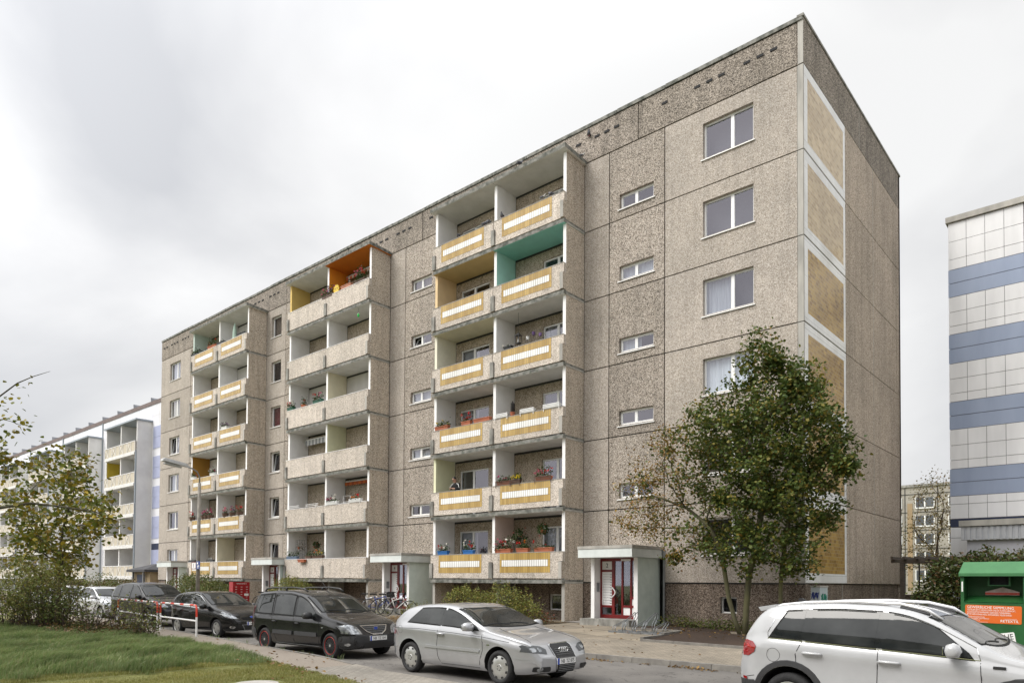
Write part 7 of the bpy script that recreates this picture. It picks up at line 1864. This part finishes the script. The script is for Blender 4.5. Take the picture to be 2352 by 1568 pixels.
def awning(t, S0_, S1_, k, c1, c2, drop=.22, Y=-.22, top=2.42, n=14):
    for i, c in enumerate((c1, c2)):
        b = MB()
        for j in range(i, n, 2):
            a, c_ = -(S1_)+(S1_-S0_)*j/n, -(S1_)+(S1_-S0_)*(j+1)/n; z1 = zf(k)+top; z0 = z1-drop
            b.prism([(a, z1), (a, z0+.04), (a+(c_-a)*.25, z0), (a+(c_-a)*.75, z0), (c_, z0+.04), (c_, z1)], 'y', Y-.006, Y)
        b.build('valance', mat('awning_%d_%d' % (int(c[0]*99), int(c[2]*99)), c, tuple(q*.8 for q in c), 5, .9), t)
    b = MB(); b.tube([(-S1_, Y+.05, zf(k)+top+.03), (-S0_, Y+.05, zf(k)+top+.03)], .05, 8); b.build('roller', M_WHITEB, t)
awning(t, T2+.2, T2+3.5, 5, (.55, .12, .05), (.62, .55, .45), .16, top=2.5, n=20)
AW = 'scalloped awnings over balcony doors'
def aw(label, S0_, S1_, k, c1, c2, drop, top, n=14, Y=-.22): t = thing('awning', label, 'awning', (-(S0_+S1_)/2, Y, zf(k)+top-.3), 0, AW); awning(t, S0_, S1_, k, c1, c2, drop, Y, top, n)
aw('grey and white striped awning on the left plain balcony, third from the bottom', T2+4.0, T2+7.0, 2, (.30, .31, .33), (.66, .66, .66), .30, 2.38, 18, -.4)
aw('orange scalloped valance over the right plain balcony, second from the bottom', T2+.2, T2+3.4, 1, (.55, .14, .03), (.42, .09, .03), .18, 2.5, 16)
aw('pale striped awning over the left flower pot balcony', T3+3.9, T3+5.2, 1, (.60, .60, .58), (.46, .46, .45), .28, 2.15, 10)
aw('pale striped awning over the right flower pot balcony', T3+.2, T3+1.9, 1, (.64, .63, .60), (.50, .50, .48), .28, 2.25, 12)
aw('long black and white striped awning cloth on the lowest left-tower balcony', T3+.2, T3+1.9, 0, (.09, .09, .10), (.62, .62, .62), .62, 2.5, 22)
box_planter('dark green box with red-white flowers, left end of the fourth plain balcony', T2+7.1, 3, .62, M_GREENB, [RED, WHITE_], fol=.32, nf=70)
box_planter('round pot with a reddish plant beside the red and white flower box', T2+6.0, 3, .40, M_TERRA, [RED], fol=.38, nf=16, nl=120, rnd=True, name='plant_pot', Y=-1.15)
box_planter('dark green box with leafy red-flowered plants right of the reddish pot plant', T2+4.45, 3, .80, M_GREENB, [RED, MAG], fol=.36, nf=40, nl=220)
box_planter('white box with pink and cream flowers at the dividing wall, second plain balcony from below', T2+3.0, 1, .95, M_WHITEB, [MAG, PINK_, WHITE_], fol=.26, nf=90, rack=M_WFRAME)
box_planter('white box with orange-red flowers at the right end, second plain balcony from below', T2+.95, 1, .85, M_WHITEB, [ORNG, RED], fol=.18, nf=60, nl=90, rack=M_WFRAME)
t = thing('folding_rack', 'thin white folding drying rack on the second plain right balcony', 'rack', (-(T2+2.0), -1.0, zf(1)+.15)); b = MB(); x = -(T2+2.0); b.tube([(x-.3, -1.1, zf(1)+.2), (x-.3, -1.1, zf(1)+1.6), (x+.3, -1.1, zf(1)+1.6), (x+.3, -1.1, zf(1)+.2)], .012, 6); b.tube([(x-.3, -1.1, zf(1)+1.3), (x+.3, -1.1, zf(1)+1.3)], .012, 6); b.build('frame', M_WFRAME, t)
for lab, S in (('white empty planter rail at the left end of the second plain balcony', T2+6.75), ('white empty planter rail before the violet curtain, second plain balcony', T2+4.9)):
    t = thing('planter_rail', lab, 'rail', (-S, -1.38, zf(1)+1.2), 0, 'white planter rails'); b = MB()
    for q in (.08, .16): b.tube([(-S-.6, -1.30, zf(1)+1.2+q), (-S+.6, -1.30, zf(1)+1.2+q)], .012, 6)
    for sx in (-.45, .45): b.tube([(-S+sx, -1.30, zf(1)+1.36), (-S+sx, -1.375, zf(1)+1.2), (-S+sx, -1.375, zf(1)+1.08)], .008, 5)
    b.build('rails', M_WFRAME, t)
box_planter('blue-grey long box with small conifers at the left end of the lowest plain balcony', T2+6.75, 0, 1.05, M_GREYB, [], fol=.30, nl=150)
box_planter('terracotta box hanging outside the lowest plain left balcony', T2+5.55, 0, .62, M_TERRA, [], fol=0, Y=-1.45, dz=-.19)
box_planter('dark box with green plants in the middle of the lowest plain left balcony', T2+5.1, 0, .55, M_BROWNB, [], fol=.2, nl=90)
box_planter('brown box with orange flowers at the dividing wall of the lowest plain balcony', T2+4.25, 0, .98, M_BROWNB, [ORNG, YELL], fol=.36, nf=40, nl=160)
t = thing('trellis', 'black wire trellis with pots standing on the lowest plain left balcony', 'trellis', (-(T2+6.3), -1.1, zf(0)+.15)); b = MB(); x = -(T2+6.3)
for q in range(6): b.tube([(x-.42+.17*q, -1.1, zf(0)+.15), (x-.42+.17*q, -1.1, zf(0)+2.25)], .008, 5)
for q in range(6): b.tube([(x-.42, -1.1, zf(0)+1.25+.2*q), (x+.43, -1.1, zf(0)+1.25+.2*q)], .008, 5)
b.build('wires', M_BLACK, t); b = MB(); b.lathe([(.05, 0), (.08, .14), (.001, .14)], 8, 'z', (x-.2, -1.05, zf(0)+1.75)); b.build('pot', M_TERRA, t)
r = np.random.default_rng(5); leafcloud('plant', np.array([x+.05, -1.05, zf(0)+1.9])+r.normal(size=(90, 3))*np.array([.2, .08, .2]), np.full(90, .07), L_HEDGE, t, None, .4, .7, 6)
hanging('round dark hanging plant beside the trellis on the lowest plain balcony', T2+5.45, zf(0)+1.95, -.6, M_BROWNB, VIOL, .24, .5)
t = thing('glass_ornament', 'small green glass ornament hanging under the right plain balcony ceiling', 'ornament', (-(T2+1.05), -1.2, zf(5)-.45)); b = MB(); b.ball((-(T2+1.05), -1.2, zf(5)-.42), .06, .06, .11, 8); b.build('glass', plain('green_glass', (.02, .5, .08), .1), t); b = MB(); b.tube([(-(T2+1.05), -1.2, zf(5)-.32), (-(T2+1.05), -1.2, zf(5)-.05)], .004, 4); b.build('cord', M_BLACK, t)
# left tower
box_planter('dark green trailing plant at the left end of the mint-walled top balcony', T3+7.0, 5, .95, M_BLACK, [], h=.10, fol=.30, nl=240)
box_planter('terracotta boxes with grassy plants at the dividing wall of the mint-walled balcony', T3+4.55, 5, 1.15, M_TERRA, [RED], fol=.42, nf=16, nl=220)
box_planter('dark low planter beside the closed parasol on the top left-tower balcony', T3+3.35, 5, .95, M_BLACK, [], h=.12, fol=.12, nl=60)
box_planter('black planter at the right end of the top left-tower balcony', T3+.75, 5, .95, M_BLACK, [], h=.12, fol=.06, nl=16)
t = thing('closed_parasol', 'closed pale green parasol standing on the top left-tower balcony', 'parasol', (-(T3+2.35), -.9, zf(5)+.15)); b = MB(); x = -(T3+2.35); b.tube([(x, -.9, zf(5)+.15), (x, -.9, zf(5)+1.3)], .02, 6); b.build('pole', M_WHITEB, t); b = MB(); b.lathe([(.13, 1.25), (.15, 1.4), (.12, 1.9), (.06, 2.3), (.005, 2.45)], 10, 'z', (x, -.9, zf(5))); b.build('canopy', mat('pale_green_cloth', (.45, .58, .50), (.36, .48, .41), 6, .9, stretch=(1, 1, .1)), t)
t = thing('wall_ornament', 'dark curved iron ornament on the mint balcony wall', 'ornament', (-(T3+7.3), -.6, zf(5)+1.7)); b = MB(); x = -(T3+7.335); b.tube([(x, -.9, zf(5)+1.8), (x, -.75, zf(5)+1.72), (x, -.5, zf(5)+1.75), (x, -.42, zf(5)+1.9)], .03, 6); b.build('iron', M_BLACK, t)
box_planter('white box with violet flowers on the left tower, fourth balcony from below', T3+2.75, 3, .75, M_WHITEB, [VIOL], fol=.28, nf=40, nl=120)
box_planter('white box with a dark plant at the left end of the brown-walled balcony', T3+7.0, 2, .55, M_WHITEB, [MAG], fol=.25, nf=14)
box_planter('white box with white and pink flowers at the dividing wall of the brown-walled balcony', T3+4.2, 2, .62, M_WHITEB, [WHITE_, MAG], fol=.30, nf=40)
for i, (S, cols) in enumerate(((T3+7.05, [RED]), (T3+5.35, [MAG]), (T3+4.95, [MAG]), (T3+4.45, [WHITE_, MAG]), (T3+2.45, [PINK_]), (T3+1.55, [PINK_, VIOL]), (T3+.6, [RED]))):
    box_planter(['dark pot with red blooms at the far left', 'dark pot with magenta blooms just right of the lamp pole', 'second dark pot with magenta blooms, third from the left', 'dark pot with white and magenta blooms left of the dividing wall', 'dark pot with pink blooms right of the dividing wall', 'bushy dark pot with pink-violet blooms, middle of the right balcony', 'dark pot with red blooms at the right end'][i]+', second left-tower balcony', S, 1, .42, M_BROWNB, cols, h=.24, fol=.32, nf=54, nl=80, rnd=True, name='plant_pot')
for i, S in enumerate((T3+6.9, T3+4.35)):
    t = thing('dark_crate', ['low black crate at the left end', 'low black crate with bottles at the dividing wall'][i]+' of the lowest left-tower balcony', 'crate', (-S, -1.28, zf(0)+1.19)); b = MB()
    b.box(-S-.45, -S+.45, -1.36, -1.2, zf(0)+1.195, zf(0)+1.22)
    for (a, c, d, e) in ((-.45, .45, -1.36, -1.34), (-.45, .45, -1.22, -1.2), (-.45, -.43, -1.34, -1.22), (.43, .45, -1.34, -1.22)): b.box(-S+a, -S+c, d, e, zf(0)+1.22, zf(0)+1.34)
    b.build('slats', M_BLACK, t)
    if i:
        for j in (-.2, .1): b = MB(); b.lathe([(.035, 0), (.035, .17), (.012, .22), (.012, .27)], 8, 'z', (-S+j, -1.28, zf(0)+1.222)); b.build('bottle', mat('pale_bottle', (.45, .47, .45), None, 4, .2), t)
# ------------------------------------------------------------------ pigeons
M_PIG = mat('pigeon_grey', (.16, .165, .19), (.09, .09, .105), 18, .7); M_PIGD = plain('pigeon_dark', (.04, .04, .05), .6)
def pigeon(label, loc, yaw, light=False):
    t = thing('pigeon', label, 'pigeon', loc, yaw, 'pigeons on the balconies and roof edge', local=True)
    m_ = bpy.data.meshes.new('body'); bm = bmesh.new()
    sk = [(-.17, 0, .10), (-.09, 0, .105), (-.01, 0, .125), (.06, 0, .15), (.095, 0, .20), (.11, 0, .235), (.135, 0, .24)]
    vs = [bm.verts.new(p) for p in sk]; [bm.edges.new((vs[i], vs[i+1])) for i in range(6)]; bm.to_mesh(m_); bm.free()
    o = bpy.data.objects.new('body', m_); COL.objects.link(o)
    md = o.modifiers.new('s', 'SKIN'); md.use_smooth_shade = True
    for i, q in enumerate((.018, .045, .068, .062, .034, .034, .012)): m_.skin_vertices[0].data[i].radius = (q, q*.95)
    m_.skin_vertices[0].data[2].use_root = True
    o.modifiers.new('u', 'SUBSURF').levels = 1
    bpy.context.view_layer.update(); me = bpy.data.meshes.new_from_object(o.evaluated_get(bpy.context.evaluated_depsgraph_get())); bpy.data.objects.remove(o)
    me.materials.append(M_CONCL if light else M_PIG); ob = bpy.data.objects.new('body', me); COL.objects.link(ob); ob.parent = t; ob['_t'] = (0., 0., 0.)
    b = MB(); [b.ball((-.04, s_*.055, .125), .10, .018, .045, 8) for s_ in (-1, 1)]; b.build('wings', M_PIGD, t, smooth=True)
    b = MB(); [b.tube([(.01, s_*.025, .08), (.015, s_*.025, 0)], .006, 4) for s_ in (-1, 1)]; b.build('legs', plain('pigeon_red', (.30, .06, .05), .6), t)
    b = MB(); b.tube([(.14, 0, .238), (.165, 0, .23)], [.007, .002], 5); b.build('beak', M_BLACK, t)
zt = zf(5)+1.20
for lab, loc, yaw, li in (('pigeon sitting left on the left top tiled parapet', (-14.55, -1.28, zt), 2.6, 0), ('left pigeon of the close pair on the left top tiled parapet', (-12.95, -1.28, zt), .4, 0), ('right pigeon of the close pair on the left top tiled parapet', (-12.72, -1.28, zt), 2.9, 0),
    ('dark pigeon by the dividing wall on the right top tiled parapet', (-11.95, -1.28, zt), -1.2, 0), ('pale pigeon near the right end of the top tiled parapet', (-9.75, -1.28, zt), .2, 1), ('dark pigeon at the right end of the top tiled parapet', (-9.35, -1.28, zt), 3.0, 0),
    ('pigeon on the roof slab edge above the right top balcony', (-10.9, -1.38, zf(6)+.19), 1.0, 0), ('pigeon in a vent slot right of the balcony tower roof', (-8.35, -.12, zf(6)+.95), -1.0, 0), ('pale pigeon at the corner where tower roof meets the wall', (-8.6, -.25, zf(6)+.105), .6, 1)):
    pigeon(lab, loc, yaw, li)
# ------------------------------------------------------------------ the man on the balcony
px, py, pz = -14.85, -.93, zf(1)+.10
man = thing('person', 'dark-haired man in a black jacket with white stripes leaning over the second lowest tiled balcony', 'person', (px, py, pz), 0, None, local=True)
def skinbody(name, verts, edges, radii, mt, parent, root, sub=2):
    m_ = bpy.data.meshes.new(name); m_.from_pydata(verts, edges, []); o = bpy.data.objects.new(name, m_); COL.objects.link(o)
    md = o.modifiers.new('s', 'SKIN'); md.use_smooth_shade = True
    if not m_.skin_vertices: 
        bpy.context.view_layer.objects.active = o
    for i, q in enumerate(radii): m_.skin_vertices[0].data[i].radius = q if isinstance(q, tuple) else (q, q)
    m_.skin_vertices[0].data[root].use_root = True
    o.modifiers.new('u', 'SUBSURF').levels = sub
    bpy.context.view_layer.update(); me = bpy.data.meshes.new_from_object(o.evaluated_get(bpy.context.evaluated_depsgraph_get())); bpy.data.objects.remove(o)
    me.materials.clear(); [me.materials.append(q) for q in (mt if isinstance(mt, list) else [mt])]
    me.polygons.foreach_set('use_smooth', [True]*len(me.polygons))
    ob = bpy.data.objects.new(name, me); COL.objects.link(ob); ob.parent = parent; ob['_t'] = (0., 0., 0.); return ob
M_SKIN = plain('skin', (.42, .24, .17), .55); M_JACK = mat('black_jacket', (.016, .016, .018), (.010, .010, .011), 8, .7); M_JEAN = mat('dark_trousers', (.03, .035, .05), None, 8, .85); M_HAIR = plain('dark_hair', (.012, .009, .008), .6)
# pelvis at 0.92, leaning forward (towards -y), forearms on the parapet, head bowed
V = [(0, .10, .92), (0, .06, 1.08), (0, -.02, 1.24), (0, -.09, 1.38), (0, -.14, 1.47), (0, -.17, 1.54), (0, -.19, 1.63),      # 0-6 spine, neck, head
     (-.17, -.09, 1.41), (-.27, -.16, 1.22), (-.12, -.34, 1.20), (-.05, -.37, 1.22),                                            # 7-10 arm (viewer's left)
     (.17, -.09, 1.41), (.28, -.14, 1.22), (.12, -.33, 1.19), (.04, -.38, 1.21),                                               # 11-14 arm
     (-.10, .10, .86), (-.11, .06, .48), (-.11, .12, .06), (-.11, .02, .04), (.10, .10, .86), (.11, .07, .48), (.11, .13, .06), (.11, .03, .04)]
E_ = [(0, 1), (1, 2), (2, 3), (3, 4), (4, 5), (5, 6), (3, 7), (7, 8), (8, 9), (9, 10), (3, 11), (11, 12), (12, 13), (13, 14), (0, 15), (15, 16), (16, 17), (17, 18), (0, 19), (19, 20), (20, 21), (21, 22)]
RD = [(.16, .11), (.15, .10), (.165, .115), (.16, .11), .065, .065, .085, .075, .055, .042, .035, .075, .055, .042, .035, .095, .068, .048, .04, .095, .068, .048, .04]
body = skinbody('body', V, E_, RD, [M_JACK, M_JEAN, M_SKIN], man, 0)
mi = []
for p in body.data.polygons:
    c = p.center; mi.append(1 if c.z < .90 else (2 if c.z > 1.49 or (c.y < -.325 and 1.1 < c.z < 1.3) else 0))
body.data.polygons.foreach_set('material_index', mi)
hd = Matrix.Translation((0, -.20, 1.62)) @ Matrix.Rotation(R_(38), 4, 'X')
b = MB(); b.T = hd; b.ball((0, 0, .0), .078, .098, .115, 16); b.ball((0, -.10, -.01), .014, .022, .022, 8); b.ball((-.08, .01, -.01), .012, .022, .03, 8); b.ball((.08, .01, -.01), .012, .022, .03, 8); b.ball((0, -.075, -.075), .045, .035, .03, 8); h = b.build('head', M_SKIN, man, smooth=True)
b = MB(); b.T = hd; [b.ball((s_*.03, -.088, .022), .012, .010, .008, 8) for s_ in (-1, 1)]; b.build('eyes', M_HAIR, h); b = MB(); b.T = hd; b.box(-.025, .025, -.112, -.10, -.062, -.054); b.build('mouth', plain('lips', (.30, .11, .09), .5), h)
b = MB(); b.T = hd; b.ball((0, .022, .028), .084, .098, .105, 16); [b.box(s_*.03-.016, s_*.03+.016, -.105, -.09, .038, .046) for s_ in (-1, 1)]; b.build('hair', M_HAIR, man, smooth=True)
for s_, (hx_, hy_, hz_) in ((-1, (-.045, -.375, 1.222)), (1, (.035, -.385, 1.212))):
    V2 = [(hx_, hy_, hz_), (hx_-s_*.03, hy_-.03, hz_+.006)]; E2 = [(0, 1)]; R2 = [(.03, .018), (.034, .018)]
    for j in range(4):
        a = np.array([hx_-s_*.055, hy_-.055+.018*j, hz_+.01]); L = (.03, .035, .034, .026)[j]
        V2 += [tuple(a), tuple(a+np.array([-s_*L, -.008, -.008])), tuple(a+np.array([-s_*L*1.6, -.004, -.028]))]; k = len(V2)-3; E2 += [(1, k), (k, k+1), (k+1, k+2)]; R2 += [.0095, .0085, .007]
    V2 += [(hx_-s_*.02, hy_+.03, hz_+.012), (hx_-s_*.05, hy_+.045, hz_+.012)]; k = len(V2)-2; E2 += [(0, k), (k, k+1)]; R2 += [.011, .009]
    skinbody('hand', V2, E2, R2, M_SKIN, man, 0, 1)
b = MB()
for s_ in (-1, 1): b.tube([(s_*.10, -.17, 1.45), (s_*.20, -.155, 1.405), (s_*.275, -.20, 1.30), (s_*.30, -.19, 1.22)], .014, 6)
b.build('jacket_stripe', M_WHITEB, man, smooth=True)
# ------------------------------------------------------------------ tidy up
for o in SC.objects:
    if '_t' in o: del o['_t']
bpy.context.view_layer.update()
